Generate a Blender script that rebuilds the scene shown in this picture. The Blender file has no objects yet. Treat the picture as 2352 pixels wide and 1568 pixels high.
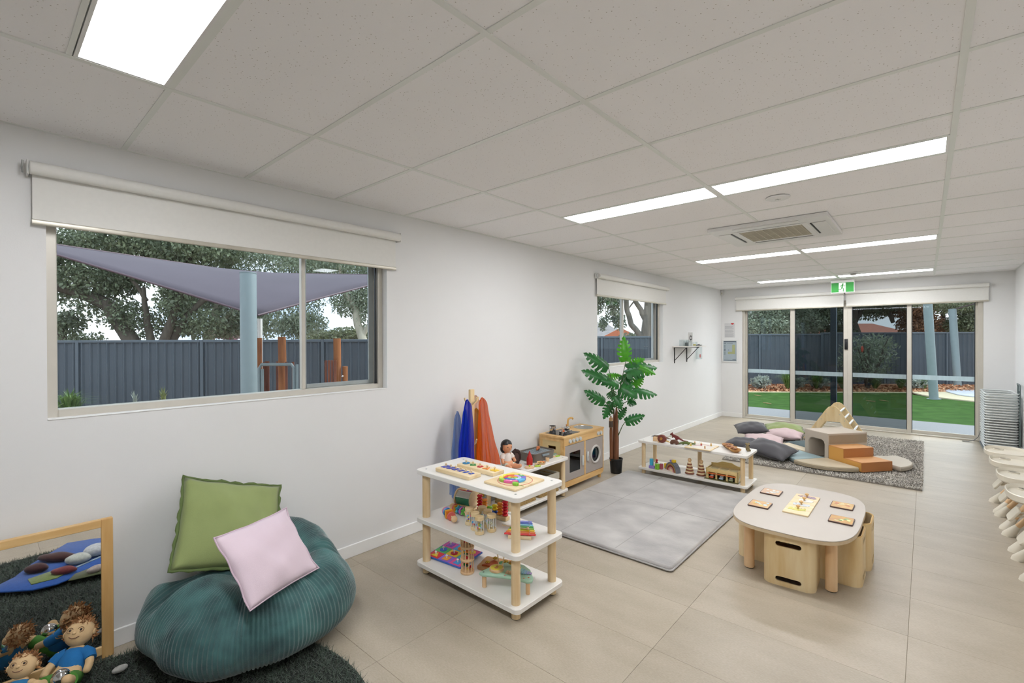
import bpy, bmesh, math, random
import numpy as np
from mathutils import Vector, Matrix, Quaternion
random.seed(7)
NR = np.random.default_rng(11)
SC = bpy.context.scene
COL = SC.collection
PI = math.pi

# ------------------------------------------------------------------ camera
F_PX = 1080.46
YAW, PITCH, ROLL = math.radians(41.331), math.radians(-0.253), math.radians(-0.189)
CAM = Vector((3.2218, 0.0, 1.6172))
_c, _s = math.cos(YAW), math.sin(YAW)
_r, _f, _u = Vector((_c, _s, 0)), Vector((-_s, _c, 0)), Vector((0, 0, 1))
FW = (_f * math.cos(PITCH) + _u * math.sin(PITCH)).normalized()
_u2 = (_u * math.cos(PITCH) - _f * math.sin(PITCH)).normalized()
RT = (_r * math.cos(ROLL) + _u2 * math.sin(ROLL)).normalized()
UP = (_u2 * math.cos(ROLL) - _r * math.sin(ROLL)).normalized()
cam_data = bpy.data.cameras.new('camera')
cam_data.sensor_width = 36.0
cam_data.lens = F_PX / 2352 * 36.0
cam_data.clip_start = 0.02
cam_data.clip_end = 400
cam_ob = bpy.data.objects.new('camera', cam_data)
COL.objects.link(cam_ob)
M3 = Matrix((RT, UP, -FW)).transposed()
cam_ob.matrix_world = Matrix.Translation(CAM) @ M3.to_4x4()
SC.camera = cam_ob

def at(u, v, d):
    """world point seen at photo pixel (u, v) standing d metres in front of the camera"""
    return CAM + (FW + RT * ((u - 1176) / F_PX) - UP * ((v - 784) / F_PX)) * d

# ------------------------------------------------------------------ world, light level
SC.view_settings.view_transform = 'Standard'
SC.view_settings.look = 'None'
SC.view_settings.gamma = 1.0
SC.view_settings.use_curve_mapping = False
SC.view_settings.exposure = 0.68
PANEL_POWER = 15.5        # emission of the ceiling light panels
SKY_POWER = 1.22

W = bpy.data.worlds.new('overcast_sky')
SC.world = W
W.use_nodes = True
wn, wl = W.node_tree.nodes, W.node_tree.links
wn.clear()
wo = wn.new('ShaderNodeOutputWorld')
bg = wn.new('ShaderNodeBackground')
tc = wn.new('ShaderNodeTexCoord')
nz = wn.new('ShaderNodeTexNoise')
nz.inputs['Scale'].default_value = 2.6
nz.inputs['Detail'].default_value = 5
rp = wn.new('ShaderNodeValToRGB')
rp.color_ramp.elements[0].position = 0.36
rp.color_ramp.elements[0].color = (0.52, 0.68, 0.95, 1)
rp.color_ramp.elements[1].position = 0.52
rp.color_ramp.elements[1].color = (0.9, 0.94, 1.0, 1)
wl.new(tc.outputs['Generated'], nz.inputs['Vector'])
wl.new(nz.outputs['Fac'], rp.inputs['Fac'])
wl.new(rp.outputs['Color'], bg.inputs['Color'])
bg.inputs['Strength'].default_value = SKY_POWER
wl.new(bg.outputs['Background'], wo.inputs['Surface'])

# a soft, cloud-veiled sun high over the garden
sun = bpy.data.lights.new('sun', 'SUN')
sun.energy = 2.0
sun.angle = math.radians(55)
sun.color = (1.0, 0.96, 0.9)
sun_ob = bpy.data.objects.new('sun', sun)
COL.objects.link(sun_ob)
sun_ob.rotation_euler = Vector((-.38, -.72, -.62)).to_track_quat('-Z', 'Y').to_euler()
sun_ob.location = (-4, 8, 12)

# ------------------------------------------------------------------ materials
def lin(c):
    if isinstance(c, str):
        c = c.lstrip('#')
        c = [int(c[i:i + 2], 16) / 255 for i in (0, 2, 4)]
        c = [x / 12.92 if x <= 0.04045 else ((x + 0.055) / 1.055) ** 2.4 for x in c]
    return (c[0], c[1], c[2], 1.0)

MATS = {}
def mat(name, col, rough=0.5, metal=0.0, var=0.06, scale=12.0, bump=0.0, bscale=None, col2=None,
        spec=0.5, coords='Object', stretch=None, sheen=0.0, detail=3.0, island=0.0):
    if name in MATS:
        return MATS[name]
    m = bpy.data.materials.new(name)
    m.use_nodes = True
    n, l = m.node_tree.nodes, m.node_tree.links
    b = n['Principled BSDF']
    b.inputs['Roughness'].default_value = rough
    b.inputs['Metallic'].default_value = metal
    b.inputs['Specular IOR Level'].default_value = spec
    if sheen:
        b.inputs['Sheen Weight'].default_value = sheen
    t = n.new('ShaderNodeTexCoord')
    mp = n.new('ShaderNodeMapping')
    if stretch:
        mp.inputs['Scale'].default_value = stretch
    l.new(t.outputs[coords], mp.inputs['Vector'])
    no = n.new('ShaderNodeTexNoise')
    no.inputs['Scale'].default_value = scale
    no.inputs['Detail'].default_value = detail
    l.new(mp.outputs['Vector'], no.inputs['Vector'])
    c = lin(col)
    if col2 is None:
        a1 = tuple(min(1, x * (1 - var)) for x in c[:3]) + (1,)
        a2 = tuple(min(1, x * (1 + var)) for x in c[:3]) + (1,)
    else:
        a1, a2 = c, lin(col2)
    cr = n.new('ShaderNodeValToRGB')
    cr.color_ramp.elements[0].position = 0.32
    cr.color_ramp.elements[0].color = a1
    cr.color_ramp.elements[1].position = 0.68
    cr.color_ramp.elements[1].color = a2
    l.new(no.outputs['Fac'], cr.inputs['Fac'])
    out = cr.outputs['Color']
    if island:
        g = n.new('ShaderNodeNewGeometry')
        hs = n.new('ShaderNodeHueSaturation')
        ma = n.new('ShaderNodeMapRange')
        ma.inputs['To Min'].default_value = 1 - island
        ma.inputs['To Max'].default_value = 1 + island
        l.new(g.outputs['Random Per Island'], ma.inputs['Value'])
        l.new(ma.outputs['Result'], hs.inputs['Value'])
        l.new(out, hs.inputs['Color'])
        out = hs.outputs['Color']
    l.new(out, b.inputs['Base Color'])
    if bump:
        bn = n.new('ShaderNodeTexNoise')
        bn.inputs['Scale'].default_value = bscale or scale * 6
        bn.inputs['Detail'].default_value = 3
        l.new(mp.outputs['Vector'], bn.inputs['Vector'])
        bu = n.new('ShaderNodeBump')
        bu.inputs['Strength'].default_value = bump
        bu.inputs['Distance'].default_value = 0.01
        l.new(bn.outputs['Fac'], bu.inputs['Height'])
        l.new(bu.outputs['Normal'], b.inputs['Normal'])
    MATS[name] = m
    return m

def wood(name, c1, c2, axis='Z', rough=0.45, scale=9.0):
    st = {'X': (0.12, 1, 1), 'Y': (1, 0.12, 1), 'Z': (1, 1, 0.12)}[axis]
    return mat(name, c1, rough=rough, col2=c2, scale=scale, stretch=tuple(s * 3 for s in st), detail=6, bump=0.04, bscale=scale * 3)

def emit(name, col, power):
    m = bpy.data.materials.new(name)
    m.use_nodes = True
    b = m.node_tree.nodes['Principled BSDF']
    b.inputs['Base Color'].default_value = lin(col)
    b.inputs['Emission Color'].default_value = lin(col)
    b.inputs['Emission Strength'].default_value = power
    MATS[name] = m
    return m

def glass(name, tint='#f4f8f8', gloss=0.10):
    m = bpy.data.materials.new(name)
    m.use_nodes = True
    n, l = m.node_tree.nodes, m.node_tree.links
    n.clear()
    o = n.new('ShaderNodeOutputMaterial')
    tr = n.new('ShaderNodeBsdfTransparent')
    tr.inputs['Color'].default_value = lin(tint)
    gl = n.new('ShaderNodeBsdfGlossy')
    gl.inputs['Roughness'].default_value = 0.02
    gl.inputs['Color'].default_value = (0.9, 0.95, 1, 1)
    fr = n.new('ShaderNodeFresnel')
    fr.inputs['IOR'].default_value = 1.3 + gloss
    mx = n.new('ShaderNodeMixShader')
    ge = n.new('ShaderNodeNewGeometry')
    fb_ = n.new('ShaderNodeMath'); fb_.operation = 'SUBTRACT'; fb_.inputs[0].default_value = 1.0
    mu = n.new('ShaderNodeMath'); mu.operation = 'MULTIPLY'
    l.new(ge.outputs['Backfacing'], fb_.inputs[1])
    l.new(fr.outputs['Fac'], mu.inputs[0]); l.new(fb_.outputs[0], mu.inputs[1])
    l.new(mu.outputs[0], mx.inputs['Fac'])
    l.new(tr.outputs['BSDF'], mx.inputs[1])
    l.new(gl.outputs['BSDF'], mx.inputs[2])
    l.new(mx.outputs['Shader'], o.inputs['Surface'])
    MATS[name] = m
    return m

def sheer(name, col, alpha=0.6, thr=0.4):
    """thin cloth: diffuse and translucent, partly see-through"""
    m = bpy.data.materials.new(name)
    m.use_nodes = True
    n, l = m.node_tree.nodes, m.node_tree.links
    n.clear()
    o = n.new('ShaderNodeOutputMaterial')
    tr = n.new('ShaderNodeBsdfTransparent')
    di = n.new('ShaderNodeBsdfDiffuse')
    tl = n.new('ShaderNodeBsdfTranslucent')
    no = n.new('ShaderNodeTexNoise')
    no.inputs['Scale'].default_value = 9
    t = n.new('ShaderNodeTexCoord')
    mp = n.new('ShaderNodeMapping')
    mp.inputs['Scale'].default_value = (3, 3, 0.3)
    l.new(t.outputs['Object'], mp.inputs['Vector'])
    l.new(mp.outputs['Vector'], no.inputs['Vector'])
    cr = n.new('ShaderNodeValToRGB')
    c = lin(col)
    cr.color_ramp.elements[0].color = tuple(x * 0.8 for x in c[:3]) + (1,)
    cr.color_ramp.elements[1].color = tuple(min(1, x * 1.15) for x in c[:3]) + (1,)
    l.new(no.outputs['Fac'], cr.inputs['Fac'])
    l.new(cr.outputs['Color'], di.inputs['Color'])
    l.new(cr.outputs['Color'], tl.inputs['Color'])
    m1 = n.new('ShaderNodeMixShader')
    m1.inputs['Fac'].default_value = thr
    l.new(di.outputs['BSDF'], m1.inputs[1])
    l.new(tl.outputs['BSDF'], m1.inputs[2])
    m2 = n.new('ShaderNodeMixShader')
    m2.inputs['Fac'].default_value = alpha
    l.new(tr.outputs['BSDF'], m2.inputs[1])
    l.new(m1.outputs['Shader'], m2.inputs[2])
    l.new(m2.outputs['Shader'], o.inputs['Surface'])
    MATS[name] = m
    return m

def leafmat(name, c1, c2, scale=30, rough=0.4, island=0.25, thru=0.25):
    m = mat(name, c1, rough=rough, col2=c2, scale=scale, island=island)
    b = m.node_tree.nodes['Principled BSDF']
    b.inputs['Subsurface Weight'].default_value = 0.0
    n, l = m.node_tree.nodes, m.node_tree.links
    tl = n.new('ShaderNodeBsdfTranslucent')
    src = b.inputs['Base Color'].links[0].from_socket
    l.new(src, tl.inputs['Color'])
    mx = n.new('ShaderNodeMixShader')
    mx.inputs['Fac'].default_value = thru
    l.new(b.outputs['BSDF'], mx.inputs[1])
    l.new(tl.outputs['BSDF'], mx.inputs[2])
    l.new(mx.outputs['Shader'], n['Material Output'].inputs['Surface'])
    return m

# ------------------------------------------------------------------ mesh helpers
def B():
    return bmesh.new()

def box(bm, x0, x1, y0, y1, z0, z1, bev=0.0, seg=2, mtx=None):
    r = bmesh.ops.create_cube(bm, size=1.0)
    vs = r['verts']
    m = Matrix.Translation(((x0 + x1) / 2, (y0 + y1) / 2, (z0 + z1) / 2)) @ Matrix.Diagonal((abs(x1 - x0), abs(y1 - y0), abs(z1 - z0), 1))
    bmesh.ops.transform(bm, matrix=m, verts=vs)
    if bev:
        es = list({e for v in vs for e in v.link_edges})
        r2 = bmesh.ops.bevel(bm, geom=es, offset=bev, segments=seg, profile=0.5, affect='EDGES')
        vs = list({v for f in r2['faces'] for v in f.verts} | {v for v in vs if v.is_valid})
        if mtx is not None:
            seen = set(vs)
            st = list(vs)
            while st:
                v = st.pop()
                for e in v.link_edges:
                    w = e.other_vert(v)
                    if w not in seen:
                        seen.add(w); st.append(w)
            vs = list(seen)
    if mtx is not None:
        bmesh.ops.transform(bm, matrix=mtx, verts=vs)
    return bm

def frame_for(d):
    d = Vector(d).normalized()
    a = Vector((0, 0, 1)) if abs(d.z) < 0.95 else Vector((1, 0, 0))
    x = d.cross(a).normalized()
    return x, d.cross(x).normalized()

def tube(bm, pts, rad, n=10, cap=True, closed=False):
    pts = [Vector(p) for p in pts]
    if not isinstance(rad, (list, tuple)):
        rad = [rad] * len(pts)
    rings = []
    px = None
    for i, p in enumerate(pts):
        if closed:
            d = pts[(i + 1) % len(pts)] - pts[i - 1]
        else:
            d = pts[min(i + 1, len(pts) - 1)] - pts[max(i - 1, 0)]
        d.normalize()
        if px is None:
            x, y = frame_for(d)
        else:
            x = (px - d * px.dot(d))
            if x.length < 1e-5:
                x, y = frame_for(d)
            x.normalize()
            y = d.cross(x)
        px = x
        rings.append([bm.verts.new(p + (x * math.cos(2 * PI * k / n) + y * math.sin(2 * PI * k / n)) * rad[i]) for k in range(n)])
    m = len(rings)
    for i in range(m if closed else m - 1):
        a, b = rings[i], rings[(i + 1) % m]
        for k in range(n):
            bm.faces.new((a[k], a[(k + 1) % n], b[(k + 1) % n], b[k]))
    if cap and not closed:
        bm.faces.new(list(reversed(rings[0])))
        bm.faces.new(rings[-1])
    return bm

def cyl(bm, p0, p1, r0, r1=None, n=20, bev=0.0):
    r1 = r0 if r1 is None else r1
    p0, p1 = Vector(p0), Vector(p1)
    if bev:
        d = (p1 - p0).normalized()
        return tube(bm, [p0, p0 + d * bev, p1 - d * bev, p1], [max(r0 - bev, 1e-4), r0, r1, max(r1 - bev, 1e-4)], n)
    return tube(bm, [p0, p1], [r0, r1], n)

def lathe(bm, prof, c=(0, 0, 0), n=24, mtx=None, scale=(1, 1)):
    """prof: (radius, height) list"""
    c = Vector(c)
    rings = []
    for r, z in prof:
        if r < 1e-5:
            rings.append([bm.verts.new(c + Vector((0, 0, z)))])
        else:
            rings.append([bm.verts.new(c + Vector((r * scale[0] * math.cos(2 * PI * k / n), r * scale[1] * math.sin(2 * PI * k / n), z))) for k in range(n)])
    for a, b in zip(rings, rings[1:]):
        if len(a) == 1 and len(b) == 1:
            continue
        for k in range(n):
            k2 = (k + 1) % n
            if len(a) == 1:
                bm.faces.new((a[0], b[k2], b[k]))
            elif len(b) == 1:
                bm.faces.new((a[k], a[k2], b[0]))
            else:
                bm.faces.new((a[k], a[k2], b[k2], b[k]))
    if len(rings[0]) > 1:
        bm.faces.new(list(reversed(rings[0])))
    if len(rings[-1]) > 1:
        bm.faces.new(rings[-1])
    if mtx is not None:
        bmesh.ops.transform(bm, matrix=mtx, verts=[v for r in rings for v in r])
    return bm

def ball(bm, c, r, nu=16, nv=10, mtx=None):
    if not isinstance(r, (tuple, list)):
        r = (r, r, r)
    res = bmesh.ops.create_uvsphere(bm, u_segments=nu, v_segments=nv, radius=1.0)
    m = Matrix.Translation(Vector(c)) @ (mtx if mtx is not None else Matrix.Identity(4)) @ Matrix.Diagonal((r[0], r[1], r[2], 1))
    bmesh.ops.transform(bm, matrix=m, verts=res['verts'])
    return bm

def prism(bm, poly, z0, z1, mtx=None, bev=0.0):
    """extrude a 2-D outline (x, y) from z0 to z1, with a small chamfer"""
    area = sum(a[0] * b[1] - b[0] * a[1] for a, b in zip(poly, poly[1:] + poly[:1]))
    if area < 0:
        poly = poly[::-1]
    n = len(poly)
    levels = [(z0, 0.0), (z1, 0.0)]
    if bev:
        levels = [(z0, bev), (z0 + bev, 0), (z1 - bev, 0), (z1, bev)]
    cx = sum(p[0] for p in poly) / n
    cy = sum(p[1] for p in poly) / n
    rings = []
    for z, b in levels:
        ring = []
        for i, p in enumerate(poly):
            if b:
                a, c = poly[i - 1], poly[(i + 1) % n]
                e1 = Vector((p[0] - a[0], p[1] - a[1])); e2 = Vector((c[0] - p[0], c[1] - p[1]))
                nn = Vector((-e1.y, e1.x)).normalized() + Vector((-e2.y, e2.x)).normalized() if e1.length > 1e-9 and e2.length > 1e-9 else Vector((cx - p[0], cy - p[1]))
                if nn.length > 1e-6:
                    nn.normalize()
                q = (p[0] + nn.x * b, p[1] + nn.y * b)
            else:
                q = p
            ring.append(bm.verts.new((q[0], q[1], z)))
        rings.append(ring)
    for a, b in zip(rings, rings[1:]):
        for i in range(n):
            bm.faces.new((a[i], a[(i + 1) % n], b[(i + 1) % n], b[i]))
    f1 = bm.faces.new(list(reversed(rings[0])))
    f2 = bm.faces.new(rings[-1])
    f1.normal_update(); f2.normal_update()
    bmesh.ops.triangulate(bm, faces=[f1, f2])
    if mtx is not None:
        bmesh.ops.transform(bm, matrix=mtx, verts=[v for r in rings for v in r])
    return bm

def rrect(x0, x1, y0, y1, r, n=6):
    p = []
    for cx, cy, a in ((x1 - r, y1 - r, 0), (x0 + r, y1 - r, 90), (x0 + r, y0 + r, 180), (x1 - r, y0 + r, 270)):
        for k in range(n + 1):
            t = math.radians(a + 90 * k / n)
            p.append((cx + r * math.cos(t), cy + r * math.sin(t)))
    return p

def plate_holes(bm, outer, holes, t0, t1, mtx=None):
    """flat plate (x, y outline) with holes, extruded from z=t0 to z=t1"""
    tmp = bmesh.new()
    es = []
    for loop in [outer] + holes:
        vs = [tmp.verts.new((p[0], p[1], t0)) for p in loop]
        es += [tmp.edges.new((vs[i], vs[(i + 1) % len(vs)])) for i in range(len(vs))]
    r = bmesh.ops.triangle_fill(tmp, use_beauty=True, edges=es)
    fs = [g for g in r['geom'] if isinstance(g, bmesh.types.BMFace)]
    ex = bmesh.ops.extrude_face_region(tmp, geom=fs)
    bmesh.ops.translate(tmp, verts=[g for g in ex['geom'] if isinstance(g, bmesh.types.BMVert)], vec=(0, 0, t1 - t0))
    if mtx is not None:
        bmesh.ops.transform(tmp, matrix=mtx, verts=tmp.verts)
    me = bpy.data.meshes.new('tmp'); tmp.to_mesh(me); tmp.free(); bm.from_mesh(me); bpy.data.meshes.remove(me)
    return bm

def circ(cx, cy, r, n=24, ry=None):
    return [(cx + r * math.cos(2 * PI * k / n), cy + (ry or r) * math.sin(2 * PI * k / n)) for k in range(n)]

def put(name, bm, material, parent=None, ang=35, loc=None, rot=None):
    """link the bmesh as one object"""
    me = bpy.data.meshes.new(name)
    bmesh.ops.recalc_face_normals(bm, faces=bm.faces)
    bm.to_mesh(me)
    bm.free()
    return putme(name, me, material, parent, ang, loc, rot)

def putme(name, me, material, parent=None, ang=35, loc=None, rot=None):
    if ang is not None and len(me.polygons):
        me.polygons.foreach_set('use_smooth', [True] * len(me.polygons))
        me.set_sharp_from_angle(angle=math.radians(ang))
    if material is not None:
        me.materials.append(material)
    o = bpy.data.objects.new(name, me)
    COL.objects.link(o)
    if parent is not None:
        o.parent = parent
    if loc is not None:
        o.location = loc
    if rot is not None:
        o.rotation_euler = rot
    return o

def arr_mesh(name, verts, faces, material, parent=None, ang=None):
    me = bpy.data.meshes.new(name)
    me.from_pydata([tuple(v) for v in verts], [], [tuple(f) for f in faces])
    me.update()
    return putme(name, me, material, parent, ang)

def fast_mesh(name, V, nper, Fidx, material, parent=None):
    """V: (N*nper,3) array; Fidx: list of quads/tris inside one island (equal size)"""
    V = np.asarray(V, dtype=np.float32).reshape(-1, 3)
    n = len(V) // nper
    fs = np.array(Fidx, dtype=np.int32)
    k = fs.shape[1]
    allf = (fs[None, :, :] + (np.arange(n) * nper)[:, None, None]).reshape(-1, k)
    me = bpy.data.meshes.new(name)
    me.vertices.add(len(V))
    me.vertices.foreach_set('co', V.ravel())
    me.loops.add(allf.size)
    me.loops.foreach_set('vertex_index', allf.ravel().astype(np.int32))
    me.polygons.add(len(allf))
    me.polygons.foreach_set('loop_start', np.arange(0, allf.size, k, dtype=np.int32))
    me.update(calc_edges=True)
    me.validate()
    return putme(name, me, material, parent, None)

def tag(o, label, cat, group=None, kind=None):
    o['label'] = label
    o['category'] = cat
    if group:
        o['group'] = group
    if kind:
        o['kind'] = kind
    return o

def thing(name, label, cat, loc=(0, 0, 0), rz=0.0, group=None):
    o = bpy.data.objects.new(name, None)
    o.empty_display_size = 0.05
    COL.objects.link(o)
    o.location = loc
    o.rotation_euler = (0, 0, rz)
    return tag(o, label, cat, group)

def struct(o, label, cat=None):
    o['kind'] = 'structure'
    o['label'] = label
    o['category'] = cat or o.name.split('_')[0]
    return o

def dup(root, loc, rz, label, group=None):
    r = root.copy(); COL.objects.link(r)
    r.location = loc; r.rotation_euler = (0, 0, rz); r['label'] = label
    if group:
        r['group'] = group
    for ch in list(root.children):
        c = ch.copy(); COL.objects.link(c); c.parent = r
        for g in ch.children:
            d = g.copy(); COL.objects.link(d); d.parent = c
    return r

def clone(o, parent, loc=None, rot=None, material=None):
    c = o.copy()
    COL.objects.link(c)
    c.parent = parent
    if loc is not None:
        c.location = loc
    if rot is not None:
        c.rotation_euler = rot
    return c

def skin(name, verts, edges, radii, material, parent, sub=2, root=0):
    me = bpy.data.meshes.new(name)
    me.from_pydata([tuple(v) for v in verts], edges, [])
    o = putme(name, me, material, parent, None)
    sm = o.modifiers.new('skin', 'SKIN'); sm.use_smooth_shade = True
    for i, r in enumerate(radii):
        me.skin_vertices[0].data[i].radius = (r, r) if not isinstance(r, tuple) else r
        me.skin_vertices[0].data[i].use_root = (i == root)
    ss = o.modifiers.new('sub', 'SUBSURF'); ss.levels = sub; ss.render_levels = sub
    return o

# ------------------------------------------------------------------ palette
m_wall = mat('painted_wall', '#e8e8e7', rough=0.6, var=0.012, scale=1.2, bump=0.03, bscale=180)
m_trim = mat('painted_trim', '#f0f0ee', rough=0.35, var=0.01)
m_grid = mat('ceiling_grid_steel', '#e6e8e3', rough=0.35, var=0.01)
m_alu = mat('aluminium_frame', '#cbc6bb', rough=0.35, metal=0.15, var=0.02)
m_alu_d = mat('aluminium_shadow_groove', '#5e6468', rough=0.4, metal=0.3, var=0.05)
m_glass = glass('window_glass')
m_glass_t = glass('screened_door_glass', '#b9bfbf', 0.12)
m_blind = mat('blind_fabric', '#e9e8e3', rough=0.75, var=0.012, scale=40, bump=0.03, bscale=600)
m_white = mat('white_plastic', '#e8e8e6', rough=0.35, var=0.01)
m_wlam = mat('white_laminate', '#e9e6e0', rough=0.3, var=0.012, scale=3)
m_pine = wood('pale_pine_dowel', '#d9b98a', '#ecd6ae', 'Z')
m_ply = wood('birch_plywood', '#dcbd86', '#ecd7ac', 'Z', scale=6)
m_plyx = wood('birch_plywood_flat', '#e0c594', '#efdcb6', 'X', scale=6)
m_honey = wood('honey_pine', '#d2a263', '#e6c388', 'Y', scale=6)
m_beech = wood('beech_wood', '#dcb384', '#e9c79c', 'Z')
m_black = mat('black_plastic', '#17181a', rough=0.4, var=0.1)
m_chrome = mat('chrome', '#d8d8d8', rough=0.12, metal=1.0, var=0.02)
m_steel = mat('brushed_steel', '#b9bcbc', rough=0.3, metal=1.0, var=0.05)
m_darkwood = wood('walnut_stain', '#6d3d2a', '#8f5438', 'Z')
def paint(c, rough=0.4):
    return mat('paint_' + c.lstrip('#'), c, rough=rough, var=0.03, scale=20)
def felt(c):
    return mat('felt_' + c.lstrip('#'), c, rough=0.95, var=0.14, scale=60, bump=0.25, bscale=300, sheen=0.3)
# ================================================================== ROOM
RX, RY0, RY, RH = 4.235, -2.5, 10.318, 2.632
GX, GY = 0.925, 0.52            # ceiling grid origin: main runner, cross tee
# ---- floor: base slab with vinyl tiles laid on it
fb = B(); box(fb, -0.02, RX + 0.02, RY0, RY + 0.16, -0.12, -0.004)
m_grout = mat('tile_joint', '#a0947f', rough=0.8)
floor = struct(put('floor', fb, m_grout, ang=None), 'beige grey vinyl tile floor running the length of the room', 'floor')

m_tile = bpy.data.materials.new('vinyl_stone_tile'); m_tile.use_nodes = True
MATS['vinyl_stone_tile'] = m_tile
n, l = m_tile.node_tree.nodes, m_tile.node_tree.links
b = n['Principled BSDF']
ge = n.new('ShaderNodeNewGeometry')
mpn = n.new('ShaderNodeMapping'); mpn.inputs['Scale'].default_value = (1.0, 2.2, 1)
l.new(ge.outputs['Position'], mpn.inputs['Vector'])
n1 = n.new('ShaderNodeTexNoise'); n1.inputs['Scale'].default_value = 3.0; n1.inputs['Detail'].default_value = 6
n2 = n.new('ShaderNodeTexNoise'); n2.inputs['Scale'].default_value = 70; n2.inputs['Detail'].default_value = 2
l.new(mpn.outputs['Vector'], n1.inputs['Vector']); l.new(mpn.outputs['Vector'], n2.inputs['Vector'])
r1 = n.new('ShaderNodeValToRGB'); r1.color_ramp.elements[0].position = 0.3; r1.color_ramp.elements[1].position = 0.7
r1.color_ramp.elements[0].color = lin('#a39885'); r1.color_ramp.elements[1].color = lin('#b5aa98')
r2 = n.new('ShaderNodeValToRGB'); r2.color_ramp.elements[0].position = 0.25; r2.color_ramp.elements[1].position = 0.75
r2.color_ramp.elements[0].color = lin('#978a74'); r2.color_ramp.elements[1].color = lin('#c3b9a9')
l.new(n1.outputs['Fac'], r1.inputs['Fac']); l.new(n2.outputs['Fac'], r2.inputs['Fac'])
mx = n.new('ShaderNodeMix'); mx.data_type = 'RGBA'; mx.inputs['Factor'].default_value = 0.3
l.new(r1.outputs['Color'], mx.inputs[6]); l.new(r2.outputs['Color'], mx.inputs[7])
oi = n.new('ShaderNodeObjectInfo')
hs = n.new('ShaderNodeHueSaturation'); mr = n.new('ShaderNodeMapRange')
mr.inputs['To Min'].default_value = 0.95; mr.inputs['To Max'].default_value = 1.05
l.new(oi.outputs['Random'], mr.inputs['Value']); l.new(mr.outputs['Result'], hs.inputs['Value'])
l.new(mx.outputs[2], hs.inputs['Color']); l.new(hs.outputs['Color'], b.inputs['Base Color'])
b.inputs['Roughness'].default_value = 0.36
bu = n.new('ShaderNodeBump'); bu.inputs['Strength'].default_value = 0.06; bu.inputs['Distance'].default_value = 0.01
l.new(n2.outputs['Fac'], bu.inputs['Height']); l.new(bu.outputs['Normal'], b.inputs['Normal'])

xs = [0.0, 0.15, 1.15, 2.15, 3.15, 4.15, RX]
ys = [RY0] + [3.33 + 0.503 * k for k in range(-11, 14)] + [RY + 0.02]
ys = sorted(y for y in ys if RY0 <= y <= RY + 0.02)
cache = {}
for i in range(len(xs) - 1):
    for j in range(len(ys) - 1):
        w, d = round(xs[i + 1] - xs[i], 3), round(ys[j + 1] - ys[j], 3)
        if d < 0.02 or w < 0.02:
            continue
        if (w, d) not in cache:
            q = B(); box(q, -w / 2 + .0006, w / 2 - .0006, -d / 2 + .0006, d / 2 - .0006, -0.004, 0.0, bev=0.0008, seg=1)
            cache[(w, d)] = put('tile', q, m_tile, floor, ang=None)
            cache[(w, d)].location = ((xs[i] + xs[i + 1]) / 2, (ys[j] + ys[j + 1]) / 2, 0)
        else:
            clone(cache[(w, d)], floor, ((xs[i] + xs[i + 1]) / 2, (ys[j] + ys[j + 1]) / 2, 0))

# ---- walls
W1 = (0.225, 2.156, 1.228, 2.32)      # window_1 opening: y0, y1, z0, z1
W2 = (5.352, 7.392, 1.236, 2.32)
WT = 0.20
q = B()
def wl_box(y0, y1, z0, z1): box(q, -WT, 0, y0, y1, z0, z1)
wl_box(RY0 - .2, W1[0], -.12, RH + .1)
wl_box(W1[0], W1[1], -.12, W1[2]); wl_box(W1[0], W1[1], W1[3], RH + .1)
wl_box(W1[1], W2[0], -.12, RH + .1)
wl_box(W2[0], W2[1], -.12, W2[2]); wl_box(W2[0], W2[1], W2[3], RH + .1)
wl_box(W2[1], RY + .2, -.12, RH + .1)
bmesh.ops.remove_doubles(q, verts=q.verts, dist=1e-5)
struct(put('wall_left', q, m_wall, ang=None), 'long white painted wall with two windows', 'wall')
DX0, DX1, DZ = 0.405, 3.895, 2.30
q = B()
box(q, 0, DX0, RY, RY + .2, -.12, RH + .1); box(q, DX1, RX, RY, RY + .2, -.12, RH + .1)
box(q, DX0, DX1, RY, RY + .2, DZ, RH + .1)
struct(put('wall_far', q, m_wall, ang=None), 'white end wall around the wide glass sliding doors', 'wall')
q = B(); box(q, RX, RX + .2, RY0 - .2, RY + .2, -.12, RH + .1)
struct(put('wall_right', q, m_wall, ang=None), 'white side wall behind the high chairs', 'wall')
q = B(); box(q, 0, RX, RY0 - .2, RY0, -.12, RH + .1)
struct(put('wall_back', q, m_wall, ang=None), 'white wall at the near end of the room', 'wall')
# baseboards
def bboard(name, x0, x1, y0, y1, label):
    q = B(); box(q, x0, x1, y0, y1, 0, 0.092, bev=0.003, seg=1)
    struct(put(name, q, m_trim, ang=None), label, 'baseboard')
bboard('baseboard_left', 0, 0.014, RY0, RY - 0.014, 'white baseboard along the window wall')
bboard('baseboard_far_left', 0.0, DX0 + .005, RY - 0.014, RY, 'short white baseboard left of the sliding doors')
bboard('baseboard_far_right', DX1 - .005, RX - .014, RY - 0.014, RY, 'short white baseboard right of the sliding doors')
bboard('baseboard_right', RX - 0.014, RX, RY0, RY, 'white baseboard along the high chair wall')

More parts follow.
